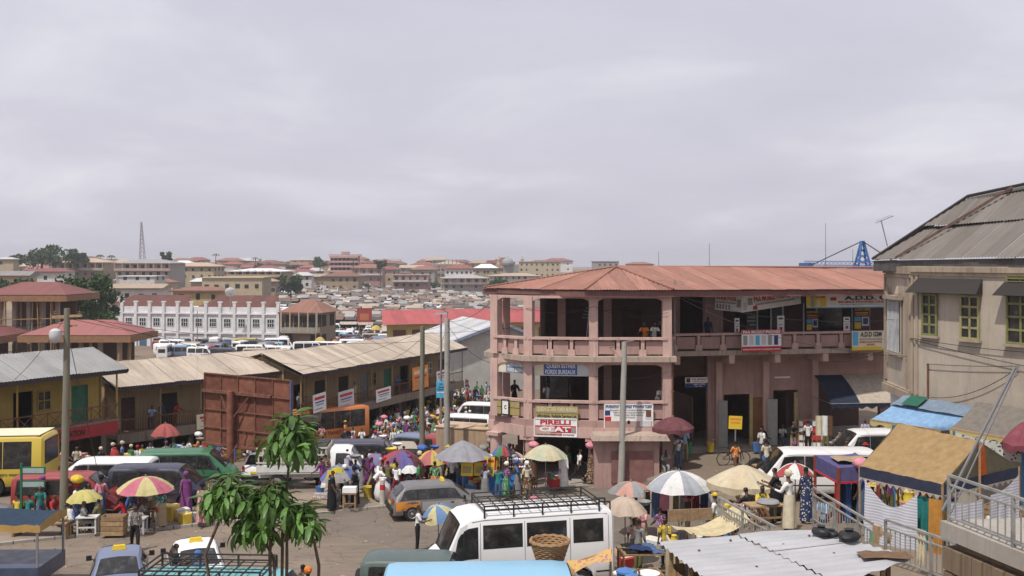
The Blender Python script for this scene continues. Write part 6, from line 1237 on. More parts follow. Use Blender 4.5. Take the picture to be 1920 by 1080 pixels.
def umbrella(label, p, zr, dia, cols, h=None, n=8, tilt=(0, 0), zg=None, dome=.5, val=.0, pole=STEEL, droop=0):
    zg = T(p[0], p[1]) if zg is None else zg; r = dia / 2; h = h or r * .42; t = thing('umbrella', label, 'umbrella', (p[0], p[1], zg))
    z0 = zr - zg; mb = MB(); K = 5; S_ = 4; JT = [R.uniform(-1, 1) for _ in range(n)]
    def pt(a, k):
        q = k / K; ji = JT[int(round(a * n / 2 / PI)) % n]; scal = (1 - .07 * (1 - abs(math.cos(a * n / 2))) * q) * (1 + .035 * ji * q); rr = r * q * scal
        return Vector((rr * math.cos(a), rr * math.sin(a), z0 + h * (1 - q ** (2 if dome >= .5 else 1.25)) - .1 * (1 - abs(math.cos(a * n / 2))) * q * (h / r) + .03 * ji * q))
    for i in range(n):
        for s_ in range(S_):
            a0, a1 = 2 * PI * (i + s_ / S_) / n, 2 * PI * (i + (s_ + 1) / S_) / n
            for k in range(K):
                q = [pt(a0, k), pt(a1, k), pt(a1, k + 1), pt(a0, k + 1)]; mb.add(q if k else q[1:], [(0, 1, 2, 3) if k else (0, 1, 2)], i % len(cols))
            if val:
                b0, b1 = pt(a0, K), pt(a1, K); mb.add([b0, b1, b1 - UP * val * (1 + .3 * math.sin(a1 * n)), b0 - UP * val * (1 + .3 * math.sin(a0 * n))], [(0, 1, 2, 3)], i % len(cols))
    cn = mb.obj('canopy', [mcanvas('canvas_%s' % c if isinstance(c, str) else 'canvas_%.2f_%.2f_%.2f' % c, CLR[c] if isinstance(c, str) else c) for c in cols], t, smooth=30)
    rb_ = MB()
    for i in range(n): a = 2 * PI * i / n; rb_.bar(pt(a, 0) - UP * .06, pt(a, K) - UP * .02, .018); rb_.bar(Vector((0, 0, z0 - .15)), pt(a, 3) - UP * .04, .014)
    rbo = rb_.obj('ribs', BLACK, t); po = MB().tube([(0, 0, 0), (0, 0, z0 + h + .05)], .022, 8).lathe([(.04, z0 + h), (.03, z0 + h + .07), (.0, z0 + h + .09)], 8).obj('pole', pole, t)
    ft = MB().lathe([(.22, 0), (.2, .1), (.05, .12)], 12).obj('foot', CONC, t)
    if tilt != (0, 0):
        Mx = Matrix.Rotation(tilt[0], 4, 'X') @ Matrix.Rotation(tilt[1], 4, 'Y')
        for o in (cn, rbo): o.matrix_basis = Matrix.Translation((0, 0, z0)) @ Mx @ Matrix.Translation((0, 0, -z0))
    return t
def um(px, yr, dpx, d, label, cols, **k): x = (px - 960) / F * d; return umbrella(label, (x, d), zat(yr, d), dpx * d / F, cols, **k)
um(1273, 914, 124, 38, 'large silver grey and white umbrella over the hanging clothes', [(.38, .41, .46), 'white'], h=.62); um(1183, 922, 88, 39.5, 'peach and grey umbrella beside the silver grey one', ['grey', (.62, .3, .22), (.3, .32, .34), (.6, .28, .2)], h=.4); um(1172, 958, 86, 35, 'plain pale peach umbrella behind the white minibus tail', [(.56, .43, .32)], h=.5)
um(1395, 902, 140, 36.6, 'big cream market umbrella with deep tan valance', [(.66, .56, .36), (.62, .51, .31)], h=.6, dome=.3, val=.2); um(1491, 889, 80, 36.5, 'small red and white umbrella before the white minibus', ['red', 'white', 'red', 'white'], h=.4); um(1262, 801, 78, 49.3, 'maroon umbrella with drooping valance at the passage', [(.17, .035, .05)], h=.5, val=.2)
um(1023, 856, 80, 47, 'cream and pale green umbrella before the pink shop entrance', [(.62, .54, .33), (.55, .55, .36)], h=.55); um(868, 856, 106, 46, 'big plain grey umbrella above the yellow boards', [(.3, .3, .34)], h=.75, dome=.3); um(942, 851, 40, 46.6, 'small rainbow umbrella over the hanging scarves', ['blue', 'green', 'red', 'navy'], h=.4)
um(963, 866, 56, 49.5, 'maroon and cream umbrella behind the rainbow one', ['maroon', 'cream'], h=.5); um(810, 866, 66, 47.5, 'yellow and pink red umbrella touching the big grey one', ['yellow', (.5, .12, .12)], h=.55); um(752, 868, 84, 46.8, 'patched red and purple umbrella among the vendors', ['red', 'purple', (.12, .1, .35), 'maroon'], h=.6, tilt=(.12, .1)); um(636, 893, 74, 44.6, 'blue and grey umbrella at the kerb stall', [(.3, .29, .28), (.09, .14, .42), (.3, .29, .28)], h=.5, tilt=(.15, -.1)); um(768, 884, 40, 46, 'small white umbrella low among the vendors', ['white'], h=.28)
um(158, 937, 66, 40.6, 'small pale yellow umbrella before the red van', [(.6, .52, .12)], h=.4); um(273, 919, 104, 40.8, 'pink and pale yellow umbrella before the dark blue van', [(.6, .52, .2), (.6, .12, .2)], h=.55); um(310, 814, 54, 57, 'faded red umbrella under the shop row veranda', [(.42, .07, .06)], h=.6); um(1942, 830, 120, 30.5, 'maroon umbrella beside the grey tarpaulin', [(.25, .03, .06)], h=.7, val=.2)
um(822, 966, 70, 37.6, 'blue and yellow umbrella held up by the minibus nose', [(.1, .24, .5), (.62, .55, .25)], h=.42, tilt=(.25, -.2))
for k, (px, y, c) in enumerate(((400, 657, 'yellow'), (437, 655, 'cream'), (452, 668, 'white'), (475, 668, 'red'), (600, 640, 'yellow'), (610, 648, 'pink'), (628, 645, 'orange'), (650, 640, 'maroon'), (585, 650, 'orange'), (640, 655, 'yellow'), (560, 650, 'red'), (705, 618, 'yellow'))): um(px, y, 22, 180, 'tiny %s umbrella by the lorry park' % c, [c], h=.8)['group'] = 'tiny %s umbrellas by the lorry park' % c 
# stools for those who sit
STOOL = MB().box((0, 0, .4), (.34, .3, .05)).bar((-.14, -.12, 0), (-.14, -.12, .38), .04).bar((.14, -.12, 0), (.14, -.12, .38), .04).bar((-.14, .12, 0), (-.14, .12, .38), .04).bar((.14, .12, 0), (.14, .12, .38), .04).bar((-.14, 0, .2), (.14, 0, .2), .03).mesh('stool', WOOD)
for o, ps in SEATED:
    if ps in ('sit', 'sitlean'): a = o.rotation_euler.z; tag(link('stool', STOOL, None, o.location, a), 'wooden stool under the ' + ' '.join(o['label'].split()[:8]), 'stool', 'wooden stools under the vendors')
# ---------------------------------------------------------------- poles
POLE = mwall('weathered_pole', (.2, .185, .14), (.08, .075, .055), .7); WPOLE = mwall('concrete_lamp_post', (.36, .35, .32), (.2, .19, .17), .4)
def pole(label, a, b, r0, r1, mat, extra=None, name='utility_pole'):
    t = thing(name, label, 'pole', a); n = 8; P_ = [Vector(a).lerp(Vector(b), i / n) + Vector((R.uniform(-.02, .02), 0, 0)) for i in range(n + 1)]; W(MB().tube([P_[0] - UP * .5] + P_, [r0] + [r0 + (r1 - r0) * i / n for i in range(n + 1)], 12), 'shaft', mat, t, 50)
    if extra: extra(t, Vector(b))
    return t
def xl(t, b):
    W(MB().bar(b + V3(-.6, 0, -.35), b + V3(.6, 0, -.3), .1).bar(b + V3(-.2, .1, -.75), b + V3(.35, .1, -.7), .08), 'crossarm', WOOD, t)
    for x in (-.5, 0, .5): W(MB().lathe([(.04, 0), (.06, .05), (.03, .1), (.05, .14), (.01, .17)], 8, (b.x + x, b.y, b.z - .28)), 'insulator', mp('porcelain', (.16, .09, .07), .3), t)
    W(MB().lathe([(.0, 0), (.13, .05), (.22, .17), (.25, .36), (.21, .52), (.08, .6)], 14, (b.x - .34, b.y - .3, b.z - 1.4)), 'lamp', mp('dull_lamp_white', (.5, .5, .5), .5, .1), t, 40); W(MB().bar(b + V3(-.05, 0, -1.0), b + V3(-.4, -.25, -.8), .05), 'lamp_arm', STEEL, t)
a = gnd(119, 985, .13); pole('rough grey pole with round white lamp at the pavement', a, atd(126, 578, a.y), .17, .115, POLE, xl)
a = col(791, 58); pole('weathered pole beside the steel blue van', a, atd(792, 612, 58), .17, .13, POLE)
def arm(t, b): W(MB().tube([b, b + V3(.05, 0, .35), b + V3(-.3, -.1, .55), b + V3(-.9, -.2, .6)], .04, 6), 'arm', STEEL, t); W(MB().box((b.x - 1.0, b.y - .2, b.z + .58), (.5, .2, .1), top=.8), 'lamp', STEEL, t)
a = col(827, 62); pole('slim steel street lamp with short arm behind the concrete post', a, atd(827, 588, 62), .09, .06, STEEL, lambda t, b: W(MB().box((b.x, b.y, b.z), (.9, .25, .1), top=.8), 'lamp', STEEL, t), 'street_lamp')
a = col(838, 58.5); pole('concrete street lamp with curved arm between the vans', a, atd(838, 597, 58.5), .19, .15, WPOLE, arm, 'street_lamp')
a = gnd(1164, 912, .13); pole('grey concrete post before the pink kiosk', a, atd(1171, 642, a.y), .17, .12, WPOLE, lambda t, b: W(MB().bar(b + V3(-.1, 0, .02), b + V3(.45, 0, .1), .05), 'bracket', STEEL, t))
a = col(437, 150); pole('thin lamp pole before the white hall', a, atd(370, 585, 150) + V3(0, 0, 0), .1, .06, STEEL) if False else None
for px, y0, d in ((370, 583, 178), (592, 575, 180)): tag(MB().tube([col(px, d), atd(px, y0, d)], [.12, .07], 6).obj('lamp_pole', STEEL), 'thin grey lamp pole standing before the %s' % ('white hall' if px < 500 else 'brown corner house'), 'pole')
lp = atd(126, 592, 41.4); wires('overhead_wire', 'black overhead wire running from the rough grey pole', [((lp, atd(792, 640, 58)), .5), ((lp + UP * -.1, atd(500, 640, 120)), .6), ((lp + V3(.2, 0, .1), atd(700, 690, 75)), .7), ((lp + V3(-.1, 0, -.3), V3(-40, 30, 9)), .4)], .012, group='overhead wires'); wires('overhead_wire', 'thin black wire strung between the shop row roofs and the street poles', [((atd(792, 632, 58), at2(10, 0, 3.0)), .3), ((atd(838, 612, 58.5), at2(18, 0, 3.0)), .3), ((atd(838, 605, 58.5), atd(792, 618, 58)), .12), ((atd(792, 622, 58), at1(3, 0, 3.1)), .9), ((atd(838, 602, 58.5), V3(-.8, 51.4, 9.0)), .4), ((atd(838, 607, 58.5), V3(-.8, 51.4, 5.6)), .5), ((lp + UP * .05, at3(6, 0, 4.5)), .2)], group='wires of the shop row'); wires('overhead_wire', 'black wire from the weathered pole to the pink balcony aerial', [((atd(792, 625, 58), atd(1266, 548, 50.5)), .5)]); wires('overhead_wire', 'black wire between the curved street lamp and the grey kiosk post', [((atd(838, 600, 58.5), atd(1171, 650, 49)), .6)])
g0 = gnd(205, 985, .13); wires('guy_wire', 'pale guy rope stretched down from the rough grey pole', [((lp + UP * -.6, g0), .0)], .014)
# ---------------------------------------------------------------- rusty billboard seen from behind
A, B = atd(384, 845, 50.5), atd(545, 838, 48.5); A.z = 1.7; B.z = 1.55; hh = 3.55; X_, Z_, n_ = basis(A, B); bw = (B - A).length
t = thing('billboard', 'big rusty billboard seen from behind on a single steel post', 'billboard', col(441, 50)); RP = [mp('rust_plate_%d' % i, c, .85, .3, 3) for i, c in enumerate([(.17, .065, .042), (.2, .08, .05), (.14, .052, .036)])]
for i in range(5):
    for j in range(4):
        mb = MB(); wbox(mb, A + X_ * (bw * i / 5 + .01) + UP * (hh * j / 4 + .01), X_, n_, bw / 5 - .02, hh / 4 - .02, -.03); W(mb, 'plate', R.choice(RP), t)
mb = MB()
for i in range(6): p = A + X_ * bw * i / 5 + n_ * .04; mb.bar(p, p + UP * hh, .05)
for j in range(5): p = A + UP * hh * j / 4 + n_ * .05; mb.bar(p, p + X_ * bw, .06)
mb.bar(A + UP * hh * .76 + n_ * .14, A + UP * hh * .76 + X_ * bw * .8 + n_ * .14, .14).bar(A + UP * .1 + n_ * .2, A + UP * .1 + X_ * bw * .95 + n_ * .2, .12); W(mb, 'frame', RUSTY, t)
c = A + X_ * bw * .36 + n_ * .35; g_ = T(c.x, c.y); W(MB().tube([(c.x, c.y, g_ - .3), (c.x, c.y, A.z + hh * .78)], .17, 12), 'post', RP[1], t, 50)
W(MB().bar((c.x, c.y, 3.0), A + X_ * bw * .2 + UP * hh * .75 + n_ * .1, .06).bar((c.x, c.y, 3.0), A + X_ * bw * .55 + UP * hh * .75 + n_ * .1, .06).bar((c.x, c.y, .9), A + X_ * bw * .65 + UP * .7 + n_ * .1, .05).bar((c.x - .2, c.y - .2, g_ + 1.2), A + X_ * bw * .5 + UP * .9 + n_ * .1, .05), 'strut', RUSTY, t)
wbx = MB(); wbox(wbx, B + n_ * -.06 + X_ * .01 - UP * .3, X_, n_, .06, hh + .3, .14); W(wbx, 'edge_trim', mp('dull_blue_trim', (.08, .1, .2), .6), t)
# ---------------------------------------------------------------- roadside signs
a, b = atd(818, 746, 60), atd(836, 746, 60); b.z = a.z; sign('banner_sign', 'bright blue vertical banner fixed between the street poles', a, b, .98, SKY, [('UK,', .3, .7, .76, .88, BLK), ('Canada', .2, .9, .6, .72, BLK), ('& America', .1, .92, .45, .57, BLK)], [(.06, .94, .3, .36, WHT)])
a, b = atd(1366, 804, 48.5), atd(1391, 805, 48.5); g_ = T(a.x, a.y); sign('yellow_sign', 'square yellow sign on a thin post beside the bicycle', a, b, .62, YEL, [], [(.1, .9, .7, .85, ORG), (.15, .85, .45, .55, ORG)], post=[(.5, g_)])
t = thing('easel_sign', 'blue easel sign standing at the grey lamp post', 'sign', pv(1183, 903)); p = t.location; W(MB().slab([p + V3(-.4, 0, .1), p + V3(.4, 0, .1), p + V3(.4, .22, 1.3), p + V3(-.4, .22, 1.3)], .03), 'panel', BLUE, t); W(MB().slab([p + V3(-.13, -.012, .12), p + V3(.13, -.012, .12), p + V3(0, .1, .8)], .005), 'printed_panel', WHT, t); W(MB().bar(p + V3(-.35, .6, 0), p + V3(-.3, .22, 1.25), .04).bar(p + V3(.35, .6, 0), p + V3(.3, .22, 1.25), .04), 'legs', WOOD, t)
t = thing('street_sign', 'green framed street name boards on a post by the yam stall', 'sign', pv(40, 985)); p = t.location; GF = mp('sign_green', (.02, .12, .07), .6); W(MB().bar(p, p + UP * 2.5, .08), 'post', GF, t)
for z in (1.65, 2.2): W(MB().box((p.x + .5, p.y, p.z + z), (.95, .05, .3)), 'board', GF, t); W(MB().box((p.x + .5, p.y - .03, p.z + z), (.85, .02, .2)), 'plate', mp('sign_pale', (.3, .36, .36), .6), t)
for px, w_, n in ((864, 22, 0), (888, 26, 1), (908, 18, 2)):
    a, b = atd(px, 892, 45.2 + .3 * n), atd(px + w_, 893, 45.2 + .3 * n); sign('yellow_board', ('yellow board with brown panel below the big grey umbrella', 'middle yellow board below the big grey umbrella', 'yellow side board beside the hanging scarves')[n], a, b, .86, YEL, [], [(.12, .88, .15, .5, OLV), (.1, .9, .72, .86, RED)])
a, b = atd(610, 905, 44), atd(626, 908, 44); sign('yellow_board', 'orange yellow plate hung from the blue and grey umbrella', a, b, .55, YEL, [], [(.25, .75, .3, .7, NAVY)]); a, b = atd(624, 898, 44.1), atd(643, 896, 44.1); sign('yellow_flag', 'plain yellow pennant beside the orange yellow plate', a, b, .45, mp('pennant_yellow', (.62, .55, .03), .7))
# red and white bollards
for px, py, lb in ((717, 945, 'red banded white bollard at the kerb before the vendors'), (883, 925, 'red banded white bollard behind the estate taxi'), (297, 990, 'red banded bollard beside the pink and yellow umbrella'), (386, 978, 'red banded bollard beside the leafy sapling')):
    t = thing('bollard', lb, 'bollard', pv(px, py)); MB().lathe([(.12, 0), (.11, 1.05), (.04, 1.1)], 12).obj('post', mp('dirty_white', (.5, .47, .42), .8, .2), t, smooth=40); MB().lathe([(.119, .62), (.116, .85)], 12).obj('band', RED, t, smooth=40)
# ---------------------------------------------------------------- bicycle, chair, cart, racks
t = thing('bicycle', 'black bicycle leaning beside the yellow sign post', 'bicycle', gnd(1375, 873), .12); t.rotation_euler = (.05, 0, .12)
for x in (-.52, .52):
    mb = MB(); mb.tube([(x + .33 * math.cos(a_ * PI / 12), 0, .33 + .33 * math.sin(a_ * PI / 12)) for a_ in range(25)], .022, 6, cap=False); o = mb.obj('wheel', RUBBER, t); s_ = MB(); [s_.bar((x, 0, .33), (x + .32 * math.cos(k * PI / 9), 0, .33 + .32 * math.sin(k * PI / 9)), .006) for k in range(18)]; s_.obj('spokes', STEEL, o)
MB().tube([(-.52, 0, .33), (-.05, 0, .3), (-.18, 0, .82)], .02, 6).tube([(-.05, 0, .3), (.36, 0, .72)], .02, 6).tube([(-.15, 0, .75), (.35, 0, .8)], .02, 6).tube([(-.52, 0, .33), (-.16, 0, .74)], .015, 6).tube([(.52, 0, .33), (.34, 0, .92)], .018, 6).obj('frame', BLACK, t); MB().box((-.2, 0, .87), (.26, .14, .05), top=.8).obj('saddle', BLACK, t); MB().tube([(.4, -.27, .98), (.34, -.1, .95), (.34, .1, .95), (.4, .27, .98)], .014, 6).obj('handlebar', BLACK, t); MB().lathe([(.09, -.01), (.09, .01)], 12, (-.05, .04, .3), axis='y').bar((-.05, .06, .3), (.1, .06, .2), .02).box((.1, .1, .19), (.09, .08, .02)).obj('crank', STEEL, t)
def table(label, p, w, d, h, rz=0, mat=WOOD, name='table', shelf=False, cat='table'):
    t = thing(name, label, cat, p, rz); MB().box((0, 0, h), (w, d, .05)).obj('table_top', mat, t)
    for x in (-1, 1):
        for y in (-1, 1): MB().bar((x * (w / 2 - .06), y * (d / 2 - .06), 0), (x * (w / 2 - .06), y * (d / 2 - .06), h - .03), .06).obj('leg', mat, t)
    MB().bar((-w / 2 + .06, -d / 2 + .06, h * .4), (w / 2 - .06, -d / 2 + .06, h * .4), .05).obj('stretcher', mat, t); return t
def crate(label, p, s, rz=0, mat=WOOD, grp=None):
    t = thing('crate', label, 'crate', p, rz, grp); w, d, h = s
    for k in range(4):
        z = h * (k + .5) / 4; MB().box((0, -d / 2, z), (w, .03, h / 4 - .02)).obj('slat', mat, t); MB().box((0, d / 2, z), (w, .03, h / 4 - .02)).obj('slat', mat, t); MB().box((w / 2, 0, z), (.03, d - .04, h / 4 - .02)).obj('slat', mat, t); MB().box((-w / 2, 0, z), (.03, d - .04, h / 4 - .02)).obj('slat', mat, t)
    MB().box((0, 0, h * .8), (w - .05, d - .05, .04)).obj('content', mp('crate_goods', (.3, .2, .13), .9, .4, 14), t); return t
t = table('white plastic chair like stand on the wing step', gnd(1343, 841), .55, .4, .5, 0, mp('cream_plastic', (.55, .48, .36), .6), 'side_stand')
crate('slatted wooden crate between the two pavement umbrellas', pv(214, 1002), (.85, .5, .75), .05); table('white topped table under the yellow umbrella', pv(165, 1000), .8, .5, .65, .1, mp('white_board', (.6, .6, .58), .6)); table('cloth covered table under the pink and yellow umbrella', pv(263, 1000), .5, .5, .6, 0, mp('grey_cloth_top', (.4, .4, .42), .8)); table('small wooden table with white box at the kerb stall', pv(656, 955), .62, .5, .7, 0); tag(MB().box((0, 0, .12), (.6, .42, .22), top=.96).obj('foam_box', WHITE, None, pv(656, 955) + UP * .73), 'white foam box on the small kerb table', 'box')
table('low plank bench beside the kerb stall', pv(605, 952), 1.1, .5, .4, .15, name='bench', cat='bench'); tag(MB().box((0, 0, .1), (.9, .45, .18), top=.8).obj('goods_pile', mcloth('cloth_mixed', (.3, .25, .25), (.6, .6, .6), 'print'), None, pv(605, 952) + UP * .43), 'pile of pale goods on the low plank bench', 'goods')
t = thing('yam_stall', 'low board of pale tubers beside the street sign', 'stall', pv(80, 1004)); MB().box((0, 0, .55), (2.2, .8, .06)).obj('board', WOOD, t)
for x in (-1, 1): MB().box((x, 0, .27), (.08, .7, .54)).obj('trestle', WOOD, t)
YM = MB().lathe([(.02, -.12), (.07, -.08), (.085, 0), (.07, .08), (.02, .12)], 8, axis='x').mesh('tuber', mp('tuber', (.5, .4, .28), .9, .3, 12, rnd=.25), 60)
for k in range(34): o = link('tuber', YM, t, (R.uniform(-1, 1), R.uniform(-.3, .3), .65 + R.uniform(0, .12)), R.uniform(0, 3))
# shoe rack, scarves, blue tarpaulin
t = thing('shoe_rack', 'tall rack of small packets and shoes beside the seated man in white', 'rack', pv(975, 922)); [MB().bar((x, y, 0), (x, y, 1.6), .05).obj('upright', WOOD, t) for x in (-.45, .45) for y in (-.18, .18)]
for z in (.3, .65, 1.0, 1.35):
    MB().box((0, 0, z), (.95, .42, .03)).obj('shelf', WOOD, t)
    for k in range(8): MB().box((-.42 + .12 * k, -.1, z + .1), (.09, .2, .16), top=.8).obj('packet', R.choice([RED, WHT, MARO, YEL, BLK, LGREY]), t)
for z in (1.15, 1.5):
    for k in range(9): MB().lathe([(.0, 0), (.045, .02), (.05, .05), (.02, .09), (0, .1)], 8, (-.45 + .11 * k, -.26, z)).obj('packet', WHT, t)
t = thing('scarf_stand', 'stand of coloured scarves hung under the rainbow umbrella', 'stand', pv(943, 918)); MB().bar((0, 0, 0), (0, 0, 1.75), .06).bar((-.5, 0, 1.6), (.5, 0, 1.6), .05).bar((0, -.4, 1.6), (0, .4, 1.6), .05).obj('frame', WOOD, t)
for k in range(15):
    a_ = R.uniform(0, 6.28); rr_ = R.uniform(.3, .55); x, y = rr_ * math.cos(a_), rr_ * .6 * math.sin(a_) - .12; ln = R.uniform(.5, .8); MB().sheet(lambda u, v: (x + (u - .5) * .16, y + .02 * math.sin(u * 9 + v * 4), 1.6 - ln * v), 4, 5).obj('scarf', cl(R.choice(['white', 'red', 'navy', 'yellow', 'white', 'light blue', 'orange', 'black'])), t)
for k in range(14): MB().lathe([(0, -.06), (.08, -.04), (.1, 0), (.07, .06), (0, .08)], 8, (-.6 + .09 * k, -.3 + R.uniform(-.1, .1), 1.62)).obj('bag', cl(R.choice(['white', 'white', 'light blue', 'grey'])), t)
t = thing('tarpaulin', 'bright blue tarpaulin with orange edge draped over boxes', 'tarpaulin', pv(935, 925)); MB().sheet(lambda u, v: (-.75 + 1.5 * u, -.5 * v + .1 * math.sin(u * 7), 1.0 - (.95 * v) * (1 - .35 * abs(u - .4)) + .05 * math.sin(u * 11)), 14, 8).obj('cloth', mcloth('tarp_blue', (.03, .16, .42)), t, smooth=60); MB().box((0, .2, .5), (1.2, .5, .95)).obj('box', mp('carton', (.35, .24, .14), .9, .2), t)
# cartons and goods heaps along the shop fronts
GM = [mp('goods_' + k, c, .7, .2) for k, c in (('white', (.66, .66, .64)), ('blue', (.08, .2, .45)), ('green', (.05, .3, .12)), ('red', (.4, .04, .04)), ('carton', (.36, .25, .15)), ('yellow', (.6, .45, .06)), ('pink', (.5, .2, .25)), ('grey', (.25, .25, .26)))]; GN = ['white', 'blue', 'green', 'red', 'brown', 'yellow', 'pink', 'grey']
BUCK = MB().lathe([(.14, 0), (.19, .34), (.2, .36), (.18, .35), (.13, .04), (.01, .04)], 14).mesh('bucket', WHT, 40); SACK = MB().lathe([(.12, 0), (.24, .06), (.27, .25), (.22, .5), (.1, .62), (.12, .7)], 12).mesh('sack', WHT, 60); CART = MB().box((0, 0, .2), (.5, .38, .4)).box((0, 0, .405), (.5, .1, .006), 1).mesh('carton', [WHT, CREAM]); LID = MB().lathe([(.25, 0), (.27, .05), (.24, .12), (.05, .17), (.04, .2)], 16).mesh('tray', WHT, 40)
def goods(n, spot, where, seed):
    r = random.Random(seed)
    for _ in range(n):
        p = spot(r); k = r.randrange(8); me, nm = r.choice([(BUCK, 'bucket'), (SACK, 'sack'), (CART, 'carton'), (CART, 'carton'), (LID, 'basin')]); o = link(nm, me, None, p, r.uniform(0, 3), (r.uniform(.8, 1.5),) * 3); s_ = o.material_slots[0]; s_.link = 'OBJECT'; s_.material = GM[k]
        tag(o, '%s %s set out %s' % (GN[k], nm, where), nm, '%s %ss %s' % (GN[k], nm, where))
def onrow(at_, u0, u1, lo, hi):
    def f(r): p = at_(r.uniform(u0, u1), -r.uniform(lo, hi), 0); return V3(p.x, p.y, T(p.x, p.y) + .04 + r.choice([0, 0, .4, .7]) * (r.random() < .6))
    return f
for at_, u0, u1, wh, n in ((at1, .3, w1_ - .5, 'before the bleached tin shop row', 75), (at3, 4, w3_ - .3, 'before the ochre shop', 24), (at2, 8, w2_ - 1, 'below the far veranda', 60)):
    k = 0
    for u in np.arange(u0, u1, 1.6):
        p = at_(u + .7, -.9, 0); X_ = (at_(1, 0, 0) - at_(0, 0, 0)); table('trading table number row %s' % wh if False else 'wooden trading table set out %s' % wh, V3(p.x, p.y, T(p.x, p.y)), 1.35, .7, .75, math.atan2(X_.y, X_.x))['group'] = 'trading tables %s' % wh
        for q in range(4):
            c = p + X_ * R.uniform(-.5, .5); o = link('carton', R.choice([CART, BUCK, LID, SACK]), None, V3(c.x, c.y, T(p.x, p.y) + .78), R.uniform(0, 3), (R.uniform(.6, 1.0),) * 3); kk = R.randrange(8); s_ = o.material_slots[0]; s_.link = 'OBJECT'; s_.material = GM[kk]; tag(o, '%s wares on a trading table %s' % (GN[kk], wh), 'goods', '%s wares %s' % (GN[kk], wh))
    goods(n, onrow(at_, u0, u1, -.4, 1.2), wh, n)
goods(16, lambda r: pv(r.uniform(690, 900), r.uniform(918, 940)), 'at the kerb among the vendors', 5); goods(9, lambda r: pv(r.uniform(300, 380), r.uniform(960, 982)), 'on the pavement beside the sapling', 6); goods(14, lambda r: gnd(r.uniform(1530, 1610), r.uniform(838, 850)), 'under the navy awning', 7); goods(8, lambda r: pv(r.uniform(1030, 1060), r.uniform(898, 915)), 'behind the cream umbrella pole', 8)
t = thing('magazine_rack', 'rack of magazines at the mouth of the wing shop', 'rack', gnd(1522, 843)); MB().box((0, .1, .8), (1.5, .3, 1.6)).obj('backing', WOOD, t)
for z in (.25, .65, 1.05, 1.4):
    for k in range(6): MB().box((-.6 + .24 * k, -.08, z), (.19, .03, .26), M=Matrix.Rotation(-.15, 3, 'X')).obj('magazine', R.choice([WHT, LGREY, RED, WHT, NAVY, WHT]), t)
for px in (1535, 1546, 1556): p = col(px, 51.2); tag(MB().sheet(lambda u, v: (p.x + .32 * (u - .5), p.y + .04 * math.sin(u * 6), p.z + 2.3 - v * 1.0), 5, 4).obj('hanging_garment', cl({1535: 'cream', 1546: 'white', 1556: 'brown'}[px])), '%s garment hung at the awning shop door' % {1535: 'cream', 1546: 'white', 1556: 'brown'}[px], 'garment')
t = thing('hand_cart', 'hand cart with big tyre beside the white minibus', 'cart', gnd(1425, 893), .3)
q, rm = wheel_mesh(.4); [link('wheel', q, t, (0, s * .35, .4)) for s in (-1, 1)]; MB().box((.3, 0, .5), (1.2, .6, .08)).bar((.9, -.25, .5), (1.6, -.2, .9), .04).bar((.9, .25, .5), (1.6, .2, .9), .04).obj('bed', WOOD, t)
# ---------------------------------------------------------------- right foreground: shack roof, lean-to, railings, tent, tarpaulins
WTIN = mtin('whitened_tin', (.37, .37, .385), (.26, .26, .27), .45, .55, rnd=.05)
SH = thing('tin_shack', 'low shack with broad white corrugated roof beside the steps', 'shack', (6.5, 23.5, 1.6))
A, B, C, D = V3(3.55, 24.5, 4.0), V3(7.55, 25.4, 4.12), V3(9.05, 22.8, 4.1), V3(4.6, 19.4, 4.0)
rs = W(MB().bar(A - UP * .1, B - UP * .1, .08), 'roof', WTIN, SH); m1, m2 = A.lerp(B, .5), D.lerp(C, .5)
facet_on(rs, [D, A, m1 + UP * .0, m2], WTIN, sw=.9, amp=.03, pitch=.3, jit=.012, vseg=4); facet_on(rs, [m2 + UP * .025, m1 + UP * .025, B, C], WTIN, sw=.9, amp=.03, pitch=.3, jit=.012, vseg=4)
for p, q in ((A, B), (B, C), (A, D), (D, C)):
    for k in range(4): w = p.lerp(q, (k + .3) / 4).lerp(A.lerp(C, .5), .06); g = T(w.x, w.y); MBw = MB().bar((w.x, w.y, g - .2), (w.x, w.y, w.z - .08), .09); W(MBw, 'post', WOOD, SH)
    for k in range(8):
        a_, b_ = p.lerp(q, k / 8 + .01).lerp(A.lerp(C, .5), .08), p.lerp(q, (k + 1) / 8 - .01).lerp(A.lerp(C, .5), .08); z0 = min(T(a_.x, a_.y), T(b_.x, b_.y)) - .1; a_.z = b_.z = z0; W(MB().slab([a_, b_, b_ + UP * (3.5 - z0), a_ + UP * (3.5 - z0)], .03), 'wall_board', WOOD, SH)
for k, (u, v) in enumerate(((.15, .2), (.4, .1), (.62, .3), (.3, .55), (.75, .6), (.85, .2), (.5, .45))): c = A.lerp(B, u).lerp(D.lerp(C, u), v); W(MB().lathe([(.03, 0), (.035, .015), (.01, .03)], 8, (c.x, c.y, c.z + .02)), 'roof_nail', RUSTY, SH)
BAG = MB().lathe([(.05, 0), (.17, .02), (.2, .1), (.15, .18), (.06, .22), (.09, .26)], 12); BAG.v = [(x * R.uniform(.88, 1.12), y * R.uniform(.9, 1.1), z) for x, y, z in BAG.v]; BAG = BAG.mesh('bag', mp('black_bag', (.02, .02, .021), .45, .3, 6), 60)
for px, py, s, lb in ((1540, 1003, 1.1, 'largest black bag on the white tin roof edge'), (1560, 1005, .8, 'small black bag beside the largest bag'), (1592, 1012, 1.25, 'wide black bag at the railing foot')): p = atz(px, py, 4.16); tag(link('bag', BAG, None, p, R.uniform(0, 3), (s * 1.2, s, s * .8)), lb, 'bag')
